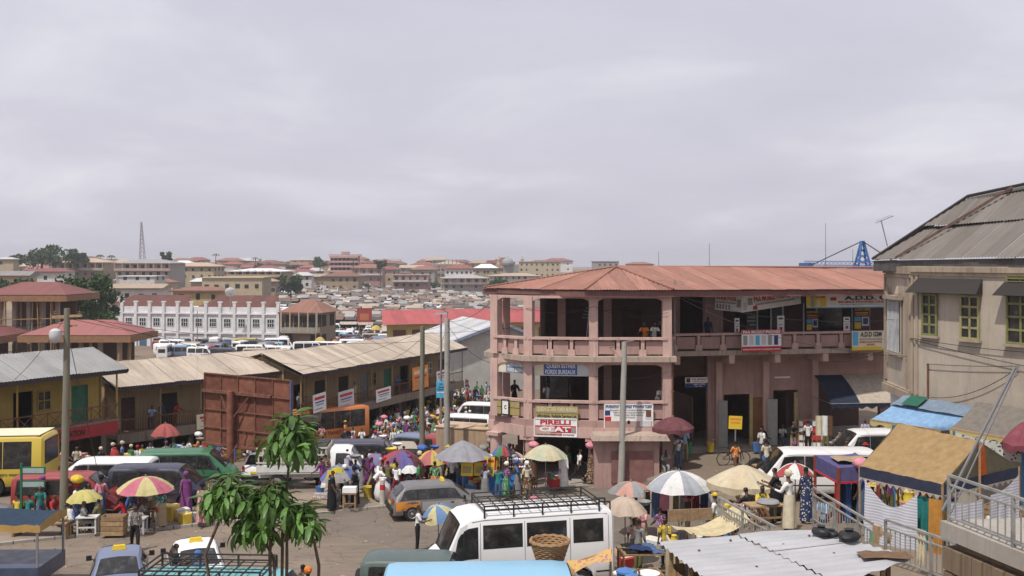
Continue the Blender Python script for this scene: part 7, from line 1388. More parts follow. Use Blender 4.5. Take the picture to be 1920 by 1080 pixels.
p = atz(1658, 1044, 4.15); tag(MB().sheet(lambda u, v: (p.x - .55 + 1.1 * u, p.y - .25 + .5 * v + .05 * math.sin(u * 5), p.z + .04 + .05 * abs(math.sin(u * 8) * math.sin(v * 6))), 14, 8).obj('cloth', mcloth('brown_sacking', (.16, .1, .06)), smooth=60), 'crumpled brown sacking on the white tin roof', 'cloth')
def railing(label, pts, h=1.0, mat=None, step=.17, grp=None):
    t = thing('railing', label, 'railing', Vector(pts[0]) - UP * h, group=grp); mat = mat or mp('grey_white_rail', (.25, .25, .235), .6, .3)
    for a, b in zip(pts, pts[1:]):
        a, b = Vector(a), Vector(b); L_ = (b - a).length; n = int(L_ / step)
        W(MB().bar(a, b, .055), 'rail', mat, t); W(MB().bar(a - UP * .2, b - UP * .2, .04), 'rail', mat, t); W(MB().bar(a - UP * (h - .1), b - UP * (h - .1), .04), 'rail', mat, t)
        for i in range(n + 1):
            q = a.lerp(b, i / n); big = i % 9 == 0
            W(MB().bar(q - UP * (h + (.3 if big else -.1)), q - UP * (.0 if big else .2), .065 if big else .022), 'post' if big else 'baluster', mat, t)
railing('sloping white railing beside the tan lean-to', [V3(6.0, 29.4, 3.95), V3(6.75, 26.0, 3.98)]); railing('grey railing beside the purple clothes stall', [V3(8.72, 29.3, 4.25), V3(9.05, 25.4, 4.22)]); railing('grey railing at the foot of the striped cloth', [V3(9.4, 25.5, 4.3), V3(10.15, 23.6, 4.3), V3(10.3, 22.6, 4.3)])
WK = thing('walkway', 'concrete walkway slab on a cracked stone wall', 'walkway', (11, 18, 3)); slabp = [V3(9.25, 21.9), V3(9.82, 19.4), V3(10.9, 14), V3(15, 14), V3(14, 22.5)]
W(MB().prism(slabp, 4.85, 5.2), 'slab', CONC, WK); STONE = mwall('stone_retaining', (.2, .15, .1), (.06, .045, .035), .8)
for k in range(26):
    for j in range(5):
        a_, b_ = (V3(9.3, 21.85), V3(9.87, 19.4)) if k < 8 else (V3(9.87, 19.4), V3(10.95, 14)); n_ = 8 if k < 8 else 18; u = (k if k < 8 else k - 8) / n_; w = (b_ - a_).length / n_; X_ = (b_ - a_).normalized(); p = a_.lerp(b_, u); off = .5 * (j % 2) / n_
        W(MB().bar(V3(p.x + .12, p.y, 2.35 + j * .52), V3(p.x + .12, p.y, 2.35 + j * .52) + X_ * (w - .03), .3 + R.uniform(-.05, .05), .48), 'stone', STONE, WK)
W(MB().prism([V3(9.5, 21.7), V3(10.1, 19.3), V3(11.2, 14.2), V3(14.5, 14.2), V3(13.5, 22)], .8, 4.85), 'wall', STONE, WK)
railing('white railing along the raised concrete walkway', [V3(9.4, 21.8, 6.2), V3(9.9, 19.4, 6.2), V3(10.9, 14.5, 6.2)], 1.0, None, .22)
for k in (2,): pass
tag(MB().bar(V3(9.3, 21.9, 5.4), atd(1904, 688, 23), .045).bar(V3(9.42, 21.75, 5.4), atd(1909, 688, 23), .025).obj('ladder', mp('dull_pole_steel', (.16, .16, .17), .6)), 'grey ladder poles leaning up from the walkway', 'ladder')
# tan tent
TANC, OLC, NVC, ORC = mcloth('tan_canvas', (.29, .195, .095)), mcloth('olive_grey_canvas', (.17, .155, .1)), mcloth('navy_valance', (.04, .045, .075)), mcloth('orange_strip', (.55, .12, .03))
TT = thing('tent', 'tan canvas tent with navy valance and orange strip on its gable', 'tent', (11.8, 28.6, 2.7)); eL, eR, gL, gR, bL, bR = V3(9.85, 28.7, 5.0), V3(11.3, 26.6, 4.95), V3(11.35, 29.8, 6.05), V3(12.6, 27.3, 5.95), V3(13.1, 31, 5.0), V3(14.3, 28.6, 5.0)
def cloth4(a, b, c, d, sag=.08, nu=14, nv=8): return MB().sheet(lambda u, v: a.lerp(b, u).lerp(d.lerp(c, u), v) - UP * (sag * math.sin(v * PI) * (.6 + .4 * math.sin(u * PI)) - .012 * math.sin(u * 23 + v * 5)), nu, nv)
W(cloth4(eL, eR, gR, gL), 'canopy', TANC, TT, 60); W(cloth4(bR, bL, gL, gR), 'canopy', TANC, TT, 60)
W(MB().add([eR, bR, gR], [(0, 1, 2)]).add([eL, bL, gL], [(0, 2, 1)]), 'gable', OLC, TT)
nn = (eR - bR).normalized().cross(UP) ; mg = eR.lerp(bR, .5); tn = (gR - eR).cross(bR - eR).normalized(); tn = tn if tn.y < 0 else -tn
W(MB().slab([mg + (eR - bR).normalized() * .22 + tn * .015, gR + (eR - bR).normalized() * .06 + tn * .015 - UP * .02, gR - (eR - bR).normalized() * .2 + tn * .015 - UP * .1, mg - (eR - bR).normalized() * .22 + tn * .015], .01), 'strip', ORC, TT)
for a, b in ((eL, eR), (eR, bR)):
    W(MB().sheet(lambda u, v: a.lerp(b, u) + V3(-.02, -.02, 0) - UP * (.3 * v), 20, 2), 'valance', NVC, TT); W(MB().sheet(lambda u, v: a.lerp(b, u) + V3(-.025, -.025, 0) - UP * (.3 + v * (.07 + .05 * math.cos(u * 80))), 90, 1), 'valance_trim', CREAMC, TT)
for p in (eL, eR, bL, bR, gL, gR): W(MB().tube([(p.x, p.y, T(p.x, p.y) - .3), p], .035, 8), 'tent_pole', WOOD, TT)
STRIPE = mcloth('white_striped_cloth', (.62, .62, .66), (.42, .43, .5), 'stripe', 4)
def hang(label, a, b, zl, sag, mat, nm='hanging_cloth', fold=.05): 
    o = MB().sheet(lambda u, v: (a.lerp(b, u) - UP * (sag * math.sin(u * PI))).lerp(V3(a.lerp(b, u).x, a.lerp(b, u).y, zl), v) + V3(-.7, -.7, 0) * fold * math.sin(u * 17 + v * 2) * (.3 + v), 30, 10).obj(nm, mat, smooth=60); return tag(o, label, 'cloth')
hang('white striped cloth sagging from the tan tent eave', V3(9.82, 28.2, 4.75), V3(10.75, 26.9, 4.62), 3.0, .55, STRIPE); hang('second white striped cloth below the orange strip gable', V3(11.35, 26.3, 4.55), V3(12.5, 26.9, 4.5), 3.2, .08, STRIPE); hang('white cloth corner tied at the tent back pole', V3(12.9, 27.3, 4.5), V3(14.0, 28.0, 4.9), 3.6, .1, STRIPE)
hang('orange brown cloth hung in the tent doorway', V3(11.0, 26.75, 4.55), V3(11.25, 26.5, 4.55), 2.9, .0, mcloth('ochre_cloth', (.45, .22, .05)), fold=.03); hang('long dark green gown hung inside the tent', V3(10.85, 27.3, 4.5), V3(11.2, 26.9, 4.5), 3.0, .0, cl('teal'), 'hanging_garment'); hang('pale yellow cloth hung on the foot railing', V3(9.8, 24.5, 4.35), V3(9.9, 24.25, 4.35), 3.5, .0, cl('cream'), fold=.04)
# purple clothes stall
PS = thing('clothes_stall', 'purple canopied clothes stall with red posts beside the tent', 'stall', (10.2, 31.6, 2.4)); q = [V3(9.75, 32.6, 4.55), V3(9.95, 30.9, 4.5), V3(11.2, 31.0, 4.55), V3(11.1, 32.8, 4.6)]
W(cloth4(q[0], q[1], q[2], q[3], .05), 'canopy', mcloth('purple_canvas', (.1, .09, .2)), PS, 60); W(MB().sheet(lambda u, v: q[0].lerp(q[1], u) - UP * .45 * v, 10, 2).sheet(lambda u, v: q[1].lerp(q[2], u) - UP * .45 * v, 10, 2), 'valance', mcloth('purple_canvas', (.1, .09, .2)), PS); W(MB().bar(q[0] - UP * .46, q[1] - UP * .46, .04, .06).bar(q[1] - UP * .46, q[2] - UP * .46, .04, .06), 'trim', RED, PS)
for p in q: W(MB().bar((p.x, p.y, T(p.x, p.y) - .2), p, .08), 'post', mp('red_post', (.25, .05, .03), .7, .2), PS)
for k, c in enumerate(('red', 'navy', 'blue', 'black', 'light blue', 'maroon')): a = V3(9.9 + .19 * k, 31.1 + .05 * k, 4.1); hang('%s dress hung in the purple stall' % c, a, a + V3(.17, .02, 0), 2.9 - .1 * (k % 3), .0, cl(c), 'hanging_garment', .02)
t = thing('canopy_bundle', 'rolled tan sacking lying on the purple stall roof', 'cloth', V3(10.6, 31.8, 4.6)); MB().sheet(lambda u, v: (-.5 + u, -.4 + .8 * v, .1 * math.sin(u * PI) * math.sin(v * PI) + .03 * math.sin(u * 9)), 10, 8).obj('cloth', mcloth('tan_sacking', (.32, .24, .16)), t, smooth=60)
# tarpaulins against the beige house
def tarp(label, pts, mats, legs=(), sag=.12, split=None):
    a, b, c, d = [Vector(p) for p in pts]; t = thing('tarpaulin', label, 'tarpaulin', V3(a.x, a.y, T(a.x, a.y))); W(cloth4(a, b, c, d, sag), 'sheet', mats[0], t, 60)
    if len(mats) > 1: W(cloth4(a.lerp(d, .62) + UP * .03, b.lerp(c, .62) + UP * .03, c + UP * .04, d + UP * .04, sag * .4), 'upper_sheet', mats[1], t, 60)
    W(MB().bar(a, b, .05, .06), 'pole', WOOD, t)
    for p in legs: p = Vector(p); W(MB().bar((p.x, p.y, T(p.x, p.y) - .2), p, .1), 'leg', mp('blue_post', (.05, .2, .36), .6, .15), t)
    W(MB().sheet(lambda u, v: a.lerp(b, u) - UP * (.16 * v + .05 * v * math.sin(u * 30)) + V3(-.01, -.02, 0), 40, 1), 'hem', mp('yellow_hem', (.45, .38, .16), .8), t); return t
BT = mcloth('pale_blue_tarp', (.2, .33, .5)); BT2 = mcloth('dull_blue_tarp', (.17, .22, .28)); GT = mcloth('grey_brown_tarp', (.17, .15, .13)); DGN = mcloth('dark_green_patch', (.03, .11, .075))
a, b, c, d = V3(12.65, 35.8, 5.2), V3(14.55, 34.4, 5.05), V3(15.55, 33.9, 5.85), V3(14.25, 36.9, 5.9)
tarp('pale blue tarpaulin awning tied to the beige house', (a, b, V3(16.15, 32.6, 5.9), d), (BT, BT2), (V3(13.3, 35.3, 5.1), V3(14.5, 34.5, 5.05)))
for p in (d.lerp(V3(16.15, 32.6, 5.9), .1), d.lerp(V3(16.15, 32.6, 5.9), .85)): q = p + V3(-.1, -.1, .1); tag(MB().sheet(lambda u, v: (q.x + .55 * u - .2, q.y - 1.0 * u + .1, q.z - .02 - .3 * v) if False else (q.x - .5 * v + .35 * u, q.y - .3 * v - .6 * u, q.z - .28 * v), 5, 4).obj('tarp_patch', DGN), 'dark green patch on the %s end of the blue tarpaulin' % ('upper' if p.y > 35 else 'lower'), 'patch')
tarp('grey brown tarpaulin over the stall by the maroon umbrella', (V3(14.0, 32.4, 5.45), V3(15.6, 30.6, 5.35), V3(17.0, 30.9, 6.1), V3(15.4, 33.6, 6.15)), (GT,), (V3(14.1, 32.3, 5.4), V3(15.5, 30.7, 5.3)))
hang('black and white print cloth hung below the grey brown tarpaulin', V3(14.1, 32.2, 5.35), V3(15.5, 30.65, 5.25), 4.7, .05, mcloth('bw_print', (.5, .5, .46), (.06, .06, .06), 'print', 5), fold=.02)
for k in range(8): p = V3(12.6 + .5 * k, 33.4 - .4 * k + R.uniform(-.4, .4), 0); crate('wooden crate stacked under the blue and grey tarpaulins', V3(p.x, p.y, T(p.x, p.y)), (.7, .5, .6), R.uniform(0, 1), grp='crates under the tarpaulins')
goods(22, lambda r: (lambda x, y: V3(x, y, T(x, y)))(r.uniform(12, 15), r.uniform(30.5, 36)), 'under the tarpaulins by the beige house', 31); goods(14, lambda r: (lambda x, y: V3(x, y, T(x, y)))(r.uniform(10.2, 12.8), r.uniform(27.3, 30)), 'inside the tan tent', 32)
def sp6(r): x, y = r.uniform(10, 14.5), r.uniform(30, 36.5); return V3(x, y, T(x, y))
crowd(14, sp6, 'under the tarpaulins by the beige house', 41, .7)
# tan lean-to, counters, boards
LT = thing('lean_to', 'tan cloth lean-to pulled up to a point over wooden counters', 'lean-to', (5.4, 28.5, 1.7)); TC = mcloth('pale_tan_cloth', (.5, .42, .26))
ap, l1, l2, r1_ = atd(1376, 946, 29.6), atd(1250, 985, 29.0), atd(1300, 1001, 27.4), atd(1408, 974, 28.3)
W(MB().sheet(lambda u, v: (l1.lerp(l2, u)).lerp(ap.lerp(r1_, u), v) - UP * (.3 * math.sin(v * PI) * (1 - .3 * u)) + UP * .03 * math.sin(u * 12), 16, 16), 'cloth', TC, LT, 60)
for p in (ap, l1, l2, r1_): W(MB().bar((p.x, p.y, T(p.x, p.y) - .3), p + UP * .02, .06), 'post', WOOD, LT)
a, b = atd(1252, 972, 30.6), atd(1335, 968, 31); W(MB().slab([a - UP * .1, b - UP * .1, b + UP * .26, a + UP * .26], .04), 'board', WOOD, LT)
a = V3(5.0, 27.2, 0); W(MB().box((5.3, 27.3, 2.0), (2.0, .06, 2.2)).box((4.35, 27.9, 2.0), (.06, 1.2, 2.2)).box((6.2, 27.8, 2.4), (.06, 1.0, 1.6)), 'counter_wall', mp('pale_plywood', (.48, .4, .24), .8, .15), LT); W(MB().box((5.3, 27.9, 2.9), (1.9, 1.2, .06)), 'counter_top', mp('pale_plywood', (.48, .4, .24), .8, .15), LT); W(MB().box((4.95, 27.24, 2.4), (.7, .04, .6)), 'opening', DARKIN, LT); W(MB().box((5.6, 27.24, 2.4), (.35, .05, 1.0)), 'panel', YEL, LT)
# clothes on the line under the silver umbrella
for k, (px, c, ln, wd_) in enumerate(((1222, 'denim', 1.0, 16), (1237, 'pink', .7, 18), (1240, 'black', 1.1, 14), (1262, 'olive', .9, 12), (1275, 'grey', .9, 12), (1288, 'maroon', .85, 9), (1298, 'maroon', .7, 14), (1313, 'navy', .95, 16), (1328, 'grey striped', .75, 18), (1210, 'black', .9, 9))):
    d = 38.2 + .06 * k; a = atd(px, 921 + (k % 3) * 2, d); b = a + V3(wd_ * d / F, .05, 0); hang('%s garment hung under the silver grey umbrella' % c if k not in (2, 9, 6) else '%s hung under the silver grey umbrella' % {2: 'black shorts', 9: 'narrow black trousers', 6: 'short maroon shirt'}[k], a, b, a.z - ln, .03, cl(c), 'hanging_garment', .02)
a, b = atd(1208, 919, 38.2), atd(1345, 921, 38.8); tag(MB().bar(a, b, .03).bar((a.x, a.y, T(a.x, a.y)), a, .04).bar((b.x, b.y, T(b.x, b.y)), b, .04).obj('clothes_rail', WOOD), 'wooden clothes rail under the silver grey umbrella', 'rail')
p = col(1217, 33.2); table('table heaped with blue jeans beside the peach umbrella', p, 2.0, 1.0, .9, .1)
for k in range(16): c = p + V3(R.uniform(-.85, .85), R.uniform(-.4, .4), .95 + R.uniform(0, .12)); o = MB().sheet(lambda u, v: (c.x - .25 + .5 * u, c.y - .18 + .36 * v, c.z + .09 * math.sin(u * PI) * math.sin(v * PI) + .02 * math.sin(u * 13 + v * 7)), 7, 6).obj('folded_jeans', cl(R.choice(['denim', 'navy', 'blue', 'black', 'denim', 'white'])), smooth=60); tag(o, 'crumpled jeans in the heap on the clothes table', 'jeans', 'jeans heaped on the clothes table')
for k, (px, d) in enumerate(((1180, 28.8), (1207, 29.6), (1172, 27.3))): p = col(px, d); crate(('wooden box under the blue cool boxes', 'wooden box beside the basin carrier', 'low pallet box behind the minibus tail')[k], p, (1.0, .7, (.9, 1.1, .5)[k]), .15)
for k, (px, d, z, s, c) in enumerate(((1173, 28.8, .95, 1.1, 1), (1186, 28.5, .95, .9, 1), (1162, 29, .95, .8, 0))): p = col(px, d, z); o = link('cool_box', MB().lathe([(.2, 0), (.23, .3), (.25, .31), (.24, .36), (.1, .4), (.03, .44), (.0, .45)], 16).mesh('cool_box', GM[c], 40), None, p, 0, (s,) * 3); tag(o, ('blue lidded cool box on the wooden box', 'smaller blue pot beside the cool box', 'white lidded pot on the wooden box')[k], 'cool box')
for k in range(5): p = col(1163 + 9 * k, 26.6 + .2 * k, .25); tag(MB().bar(p + V3(-.3, 0, 0), p + V3(.5, .3, .12), .12, .03).obj('plank', WOOD), 'loose plank lying behind the white minibus tail', 'plank', 'loose planks behind the minibus')
# wicker basket on its stand, printed cloth beside it
t = thing('basket', 'large round wicker basket standing before the white minibus', 'basket', col(1031, 28.4, 0)); WK_ = mp('wicker', (.3, .18, .09), .85, .4, 30); p0 = atd(1031, 1047, 28.4) - t.location
for j in range(9): r_ = .38 + .16 * (j / 8); MB().tube([(p0.x + r_ * math.cos(a_ * PI / 14), p0.y + r_ * math.sin(a_ * PI / 14), p0.z + j * .062 + .012 * math.cos(a_ * PI + j * PI)) for a_ in range(29)], .036 if j < 8 else .05, 5, cap=False).obj('band', WK_, t)
for k in range(26): a_ = k * PI / 13; MB().bar((p0.x + .36 * math.cos(a_), p0.y + .36 * math.sin(a_), p0.z), (p0.x + .55 * math.cos(a_), p0.y + .55 * math.sin(a_), p0.z + .5), .035).obj('stake', WK_, t)
MB().lathe([(.38, p0.z - .03), (.38, p0.z)], 18, (p0.x, p0.y, 0)).obj('base', WK_, t); MB().box((p0.x, p0.y, p0.z / 2 - .03), (.7, .6, p0.z - .06)).obj('stand', WOOD, t)
t = thing('cloth_stand', 'ochre printed cloth spread on poles behind the wicker basket', 'stand', col(1095, 27.6)); a, b = atd(1045, 1062, 27.6), atd(1145, 1030, 27.8)
W(MB().sheet(lambda u, v: a.lerp(b, u) + V3(0, -.5 * v, -.12 * v + .05 * math.sin(u * 8 + v * 3)), 20, 6), 'printed_cloth', mcloth('ochre_print_cloth', (.5, .32, .12), (.35, .15, .2), 'print', 4), t, 60); W(MB().bar((a.x, a.y, T(a.x, a.y)), a, .05).bar((b.x, b.y, T(b.x, b.y)), b, .05).bar(a - UP * .03, b - UP * .03, .04), 'frame', WOOD, t)
table('low food table before the man in yellow print', col(1432, 30.6), 1.1, .6, .6, .2); o = link('basin', LID, None, col(1440, 30.6, .64), 0, (1.3, 1.3, .7)); s_ = o.material_slots[0]; s_.link = 'OBJECT'; s_.material = GM[7]; tag(o, 'grey tray of food on the low food table', 'tray')
# ---------------------------------------------------------------- trees
def _leaf(k):
    m, t, p = newmat(k); n = noise(t, 9, 3); cc = objrand(t, ramp(t, n, [(.3, (.06, .135, .03)), (.7, (.135, .25, .06))]), .4); L(t, cc, p.inputs['Base Color']); p.inputs['Roughness'].default_value = .42; p.inputs['Specular IOR Level'].default_value = .45
    tr = N(t, 'ShaderNodeBsdfTranslucent'); tr.inputs[0].default_value = (.12, .25, .03, 1); mxs = N(t, 'ShaderNodeMixShader'); mxs.inputs[0].default_value = .22; L(t, p.outputs[0], mxs.inputs[1]); L(t, tr.outputs[0], mxs.inputs[2]); L(t, mxs.outputs[0], t.nodes['Material Output'].inputs[0]); return m
LEAFM = M_('glossy_leaf', _leaf); BARK = mp('thin_bark', (.1, .075, .055), .9, .3, 14)
def leafmesh(droop):
    mb = MB(); K = 8
    for i in range(K + 1):
        s_ = i / K; w = .5 * (math.sin(PI * min(1, s_ * .92 + .04)) ** .75) * .285; x, z = 0, 0; a_ = -droop * s_ * .5; x = s_ * math.cos(a_); z = s_ * math.sin(a_); mb.v += [(x, -w, z + w * .35), (x, 0, z), (x, w, z + w * .35)]
    mb.f = [q for i in range(K) for q in ((i * 3, i * 3 + 1, i * 3 + 4, i * 3 + 3), (i * 3 + 1, i * 3 + 2, i * 3 + 5, i * 3 + 4))]; mb.m = [0] * len(mb.f); return mb.mesh('leaf', LEAFM, 80)
LFS = [leafmesh(d) for d in (.5, .9, 1.3)]
t = thing('sapling', 'leafy young tree with long drooping glossy leaves before the road', 'tree', V3(-5.4, 12.6, T(-5.4, 12.6))); rs_ = random.Random(9)
tips = []
for cx_, cy_, wx_, hy_, k in ((545, 774, 44, 76, 24), (428, 890, 48, 62, 21), (508, 902, 48, 62, 20), (568, 944, 32, 50, 12), (476, 958, 40, 44, 12)):
    for i in range(k): a_ = i * 2.399; q_ = math.sqrt((i + .3) / k); tips.append((cx_ + wx_ * q_ * math.cos(a_), cy_ + hy_ * q_ * q_ * .85 + rs_.uniform(-4, 4), .42 * q_ * math.sin(a_), 12 if i else 15, rs_.uniform(.8, 1.0)))
stems = [((398, 1120), (385, 1040), (418, 960), (430, 905)), ((508, 1150), (506, 1040), (510, 960), (514, 910)), ((528, 1150), (530, 1000), (541, 880), (546, 790)), ((596, 1150), (598, 1060), (586, 1000), (570, 965)), ((516, 1150), (514, 1050), (494, 1010), (471, 980)), ((536, 1150), (538, 1060), (538, 1000), (536, 970))]
mbt = MB(); d0 = 12.6; root = V3(-5.35, 12.6, T(-5.4, 12.6) - .2)
for st in stems: P_ = [atd(px, py, d0 + rs_.uniform(-.1, .1)) for px, py in st]; mbt.tube([root + V3(rs_.uniform(-.3, .3), 0, 0)] + P_, [.04, .024, .021, .017, .009], 7)
for (px, py, dd, n, s) in tips:
    q = atd(px, py, d0 + dd); near = min((atd(*st[k], d0) for st in stems for k in (2, 3)), key=lambda a: (a - q).length); mbt.tube([near, near.lerp(q, .5) + UP * .06, q], [.009, .007, .005], 5)
W(mbt, 'trunk', BARK, t, 60); nl = 0; more_ = MB()
for (px, py, dd, n, s) in sorted(tips, key=lambda a: a[2]):
    q = atd(px, py, d0 + dd)
    for i in range(n):
        az = i * 2.4 + rs_.uniform(-.4, .4); lev = i / n; el_ = .3 - 1.75 * lev ** .6 + rs_.uniform(-.15, .15); ln = s * rs_.uniform(.18, .31) * (.8 + .3 * math.sin(PI * min(1, lev + .2)))
        b = q + V3(math.cos(az) * .02, math.sin(az) * .02, -.12 * lev); me = LFS[min(2, int(lev * 3))]; rot = (rs_.uniform(-.5, .5), -el_, az); nl += 1
        if nl <= 300: o = link('leaf', me, t, b - t.location, None, (ln, ln, ln)); o.rotation_euler = rot
        else: Mx = Matrix.LocRotScale(b - t.location, __import__('mathutils').Euler(rot), (ln, ln, ln)); more_.add([Mx @ v.co for v in me.vertices], [tuple(p.vertices) for p in me.polygons])
stuff(more_.obj('leaves', LEAFM, t, smooth=80))
def ftree(label, px, ytop, ybase, d, wpx, n=1600, shape=1.0, leaf=.5, dark=1.0, name='tree', palm=False):
    r = random.Random(int(px * 7 + ytop)); z1 = zat(ytop, d); x = (px - 960) / F * d; zg = min(T(x, d), zat(ybase, d)); w = wpx * d / F / 2; t = thing(name, label, 'tree', (x, d, zg)); zc = zat(ybase, d)
    MB().tube([(0, 0, -1), (.1, 0, (zc - zg) * .6), (.0, .1, z1 - zg - (z1 - zc) * .35)], [w * .09 + .12, w * .07 + .1, .05], 7).obj('trunk', BARK, t)
    cl_ = [(r.uniform(-1, 1) * w * .72, r.uniform(-1, 1) * w * .6, zc - zg + (z1 - zc) * r.uniform(.18, .84), w * r.uniform(.26, .44)) for _ in range(int(14 * shape) + 4)]; mb = MB()
    for i in range(n):
        c = cl_[i % len(cl_)]; v = Vector((r.gauss(0, 1), r.gauss(0, 1), r.gauss(0, 1))).normalized() * c[3] * r.uniform(.55, 1.1); p = Vector((c[0] + v.x, c[1] + v.y, min(z1 - zg, c[2] + v.z * .8))); a = Vector((r.gauss(0, 1), r.gauss(0, 1), r.gauss(0, 1))).normalized(); b = a.orthogonal().normalized(); s_ = leaf * r.uniform(.5, 1.1); mb.add([p - a * s_ - b * s_ * .4, p - a * s_ * .1 + b * s_ * .5, p + a * s_, p + a * s_ * .1 - b * s_ * .5], [(0, 1, 2, 3)], i % 3 == 0)
    mb.obj('crown', [M_('crown_dark', lambda k: mp('crown_dark', (.028, .055, .022), .85, .3, 2)), M_('crown_mid', lambda k: mp('crown_mid', (.05, .09, .03), .85, .3, 2))], t); return t
for a in (('large dark green tree behind the half built houses', 165, 512, 606, 150, 118, 4200, 1.6, .38), ('broad tree with two crowns on the left ridge', 78, 460, 498, 400, 78, 1500, 1.2, .8), ('rounded tree beside the broad ridge tree', 142, 468, 494, 410, 48, 900, .8, .8), ('small leaning tree on the ridge beside the mast', 311, 472, 492, 420, 22, 400, .4, .8), ('dark tree among the hillside roofs by the pale small house', 545, 515, 552, 330, 44, 1100, .8, .7), ('tree beside the pink tower block', 600, 482, 504, 520, 28, 500, .5, .9), ('low green tree in front of the skyline terraces', 713, 488, 506, 520, 24, 400, .5, .9), ('bush of trees behind the pink eave', 932, 518, 545, 380, 44, 800, .8, .7), ('dark trees at the left edge below the pale sheds', 30, 522, 562, 190, 84, 2200, 1.2, .45), ('tree rising beside the lower half built house', 200, 560, 618, 165, 58, 1500, .8, .4), ('tree between ridge roofs left of the mast', 30, 476, 500, 430, 30, 400, .5, .8)): ftree(*a)
for px, yt in ((187, 478), (208, 479), (404, 476), (478, 483), (662, 484)):
    d = 520; x = (px - 960) / F * d; t = thing('palm_tree', 'tiny palm standing on the far ridge', 'tree', (x, d, zat(505, d)), group='palms on the far ridge'); h_ = zat(yt, d) - zat(505, d); MB().tube([(0, 0, 0), (.2, 0, h_)], [.25, .16], 6).obj('trunk', BARK, t); mb = MB()
    for k in range(11): a = k * .57; mb.sheet(lambda u, v: (.2 + math.cos(a) * 2.4 * u - math.sin(a) * (v - .5) * .5, math.sin(a) * 2.4 * u + math.cos(a) * (v - .5) * .5, h_ + .8 * u - 1.9 * u * u), 4, 1)
    mb.obj('crown', MC['crown_dark'], t)

for k in range(16): px = R.uniform(0, 900); d = R.uniform(420, 760); yb = 490 + F * (CZ - T((px - 960) / F * d, d)) / d; ftree('small dark tree among the far hillside roofs', px, yb - R.uniform(14, 24), yb - 3, d, R.uniform(12, 28), 320, .4, .9)['group'] = 'small trees among the hillside roofs'
# more people and wares where the street is packed
crowd(30, lambda r: pv(r.uniform(600, 1010), r.uniform(905, 945)), 'on the busy pavement among the umbrellas', 51, .55)
crowd(10, lambda r: pv(r.uniform(10, 400), r.uniform(972, 992)), 'on the pavement before the parked vans', 52, .8)
crowd(16, lambda r: col(r.uniform(1150, 1440), r.uniform(33.5, 41)), 'among the umbrellas of the lower market', 53, .7)
crowd(10, lambda r: col(r.uniform(1250, 1660), r.uniform(46, 53)), 'before the pink wing shops', 54, .9)
crowd(12, lambda r: col(r.uniform(440, 760), r.uniform(56, 66)), 'between the billboard and the orange bus', 55, .8)
goods(18, lambda r: col(r.uniform(1150, 1440), r.uniform(33, 40)), 'among the umbrellas of the lower market', 56); goods(22, lambda r: pv(r.uniform(600, 1000), r.uniform(915, 942)), 'on the busy pavement', 57)
um(705, 866, 60, 48.5, 'faded blue umbrella behind the patched one', [(.16, .2, .36), (.3, .1, .3)], h=.4); um(905, 862, 46, 49, 'small orange umbrella behind the yellow boards', ['orange', 'cream'], h=.4)
# litter
r = random.Random(3); mb = MB()
for i in range(420):
    p = gnd(r.uniform(100, 1400), r.uniform(880, 1075), .034); s_ = r.uniform(.012, .05); a = r.uniform(0, 6.3); k = 0 if r.random() < .5 else r.randrange(1, 5)
    mb.add([(p.x + s_ * math.cos(a + j * PI / 2) * (1 if j % 2 else 1.5), p.y + s_ * math.sin(a + j * PI / 2), p.z + .012 + r.uniform(0, .03)) for j in range(4)], [(0, 1, 2, 3)], k)
o = stuff(mb.obj('litter', [mp('dirty_paper', (.36, .34, .3), .9, .2), mp('carton', (.35, .24, .14), .9, .2), BLK, CREAM, mp('grit', (.12, .1, .08), .9)])); o['label'] = 'scattered scraps of litter on the road and pavement'
# cables and pipes on the pink building
zc = lambda x, y, z: V3(x, y, z)
wires('cable', 'thin cable looped along the pink upper floor columns', [((zc(-.7, 51.2, 8.7), zc(.85, 50.0, 8.5)), .2), ((zc(.85, 50.0, 8.5), zc(4, 49.5, 8.6)), .3), ((zc(4, 49.5, 8.6), zc(7.6, 49.5, 8.3)), .35), ((zc(4, 49.5, 5.2), zc(7.6, 49.5, 5.4)), .25)], .011, group='cables on the pink building')
wires('cable', 'slack cable crossing from the pink eave to the beige house', [((zc(8.2, 49.3, 9.1), zc(14.6, 38.5, 8.6)), .5), ((zc(8.2, 49.3, 9.0), zc(15.0, 36.0, 7.4)), .7)], .011, group='cables to the beige house')
for x, y, z0, z1, lb in ((7.85, 49.55, 3.1, 5.8, 'rusty drain pipe on the end column of the pink arcade'), (.62, 50.1, 0.4, 2.4, 'rusty drain pipe beside a round corner column')): tag(MB().tube([(x, y, z0), (x, y, z1)], .045, 8).box((x, y, (z0 + z1) / 2), (.13, .12, .05)).obj('drain_pipe', RUSTY), lb, 'pipe')
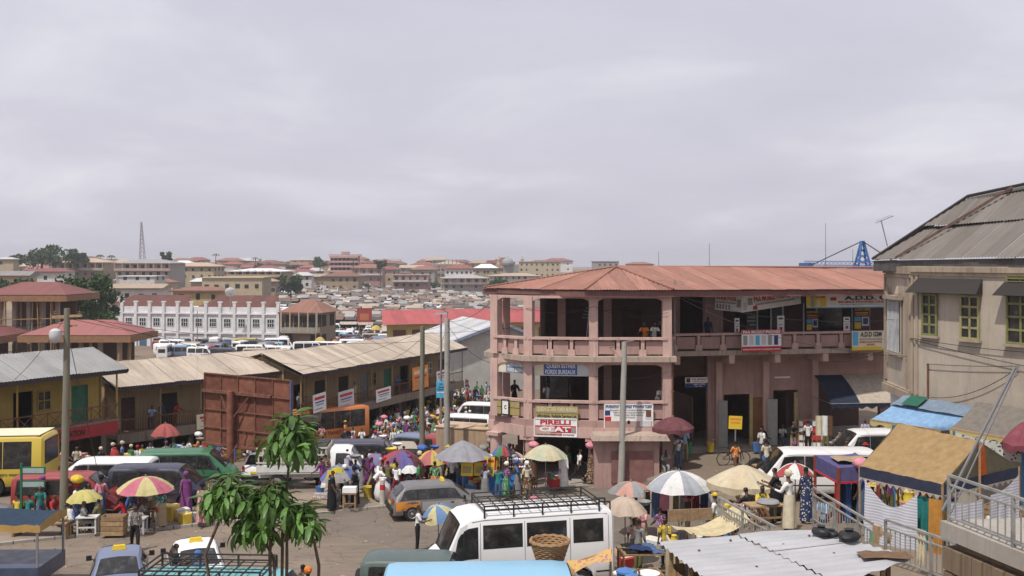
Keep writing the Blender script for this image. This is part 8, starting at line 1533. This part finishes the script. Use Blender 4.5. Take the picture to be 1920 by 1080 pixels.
for k, (px, c) in enumerate(((1290, 'green'), (1332, 'orange'), (1418, 'blue'))): p = col(px, 53.2, .1); tag(MB().lathe([(.16, 0), (.18, .05), (.2, .45), (.21, .5), (.19, .5), (.17, .1), (.01, .1)], 14).obj('barrel', GM[{'green': 2, 'orange': 5, 'blue': 1}[c]], None, p, 40), '%s plastic tub by the pink wing shops' % {'green': 'green', 'orange': 'yellow', 'blue': 'blue'}[c], 'tub')
# the packed far end of the street
r = random.Random(91); mb = MB(); cm = [SKIN, HAIR, BLACK] + [cl(c) for c in ('white', 'navy', 'red', 'pink', 'yellow', 'black', 'light blue', 'brown', 'green', 'grey', 'orange', 'purple')]
SIMP = {}
for nm in ('stand', 'walk', 'stride', 'hands'): SIMP[nm] = ([v.co.copy() for v in BODY[nm].vertices], [tuple(p.vertices) for p in BODY[nm].polygons], [p.material_index for p in BODY[nm].polygons])
for i in range(110):
    p = col(r.uniform(700, 925), r.uniform(82, 112)); vs, fs, ms = SIMP[r.choice(list(SIMP))]; a = r.uniform(0, 6.3); cs, sn = math.cos(a), math.sin(a); tp, bt = r.choice([3, 3, 3] + list(range(3, 15))), r.choice([4, 8, 8, 10, 12, 3]); n0 = len(mb.m)
    mb.add([(p.x + v.x * cs - v.y * sn, p.y + v.x * sn + v.y * cs, p.z + v.z) for v in vs], fs); mb.m[n0:] = [{0: 0, 1: tp, 2: bt, 3: 1, 4: 2, 5: 0, 6: bt}[k] for k in ms]
o = stuff(mb.obj('street_crowd', cm, smooth=180)); o['label'] = 'dense crowd at the far end of the street beyond the vans'
# haze between here and the far ridge
mb = MB().box((0, 1500, 14.5), (3300, 3080, 47)); hz = stuff(mb.obj('haze', None)); hz.data.materials.clear()
hm = bpy.data.materials.new('haze'); hm.use_nodes = True; ht = hm.node_tree; ht.nodes.remove(ht.nodes['Principled BSDF']); pv_ = N(ht, 'ShaderNodeVolumePrincipled'); pv_.inputs['Color'].default_value = (.93, .93, .97, 1); pv_.inputs['Density'].default_value = .0003; pv_.inputs['Anisotropy'].default_value = .2; L(ht, pv_.outputs[0], ht.nodes['Material Output'].inputs['Volume']); hz.data.materials.append(hm); hz['label'] = 'thin pale haze over the valley and town'
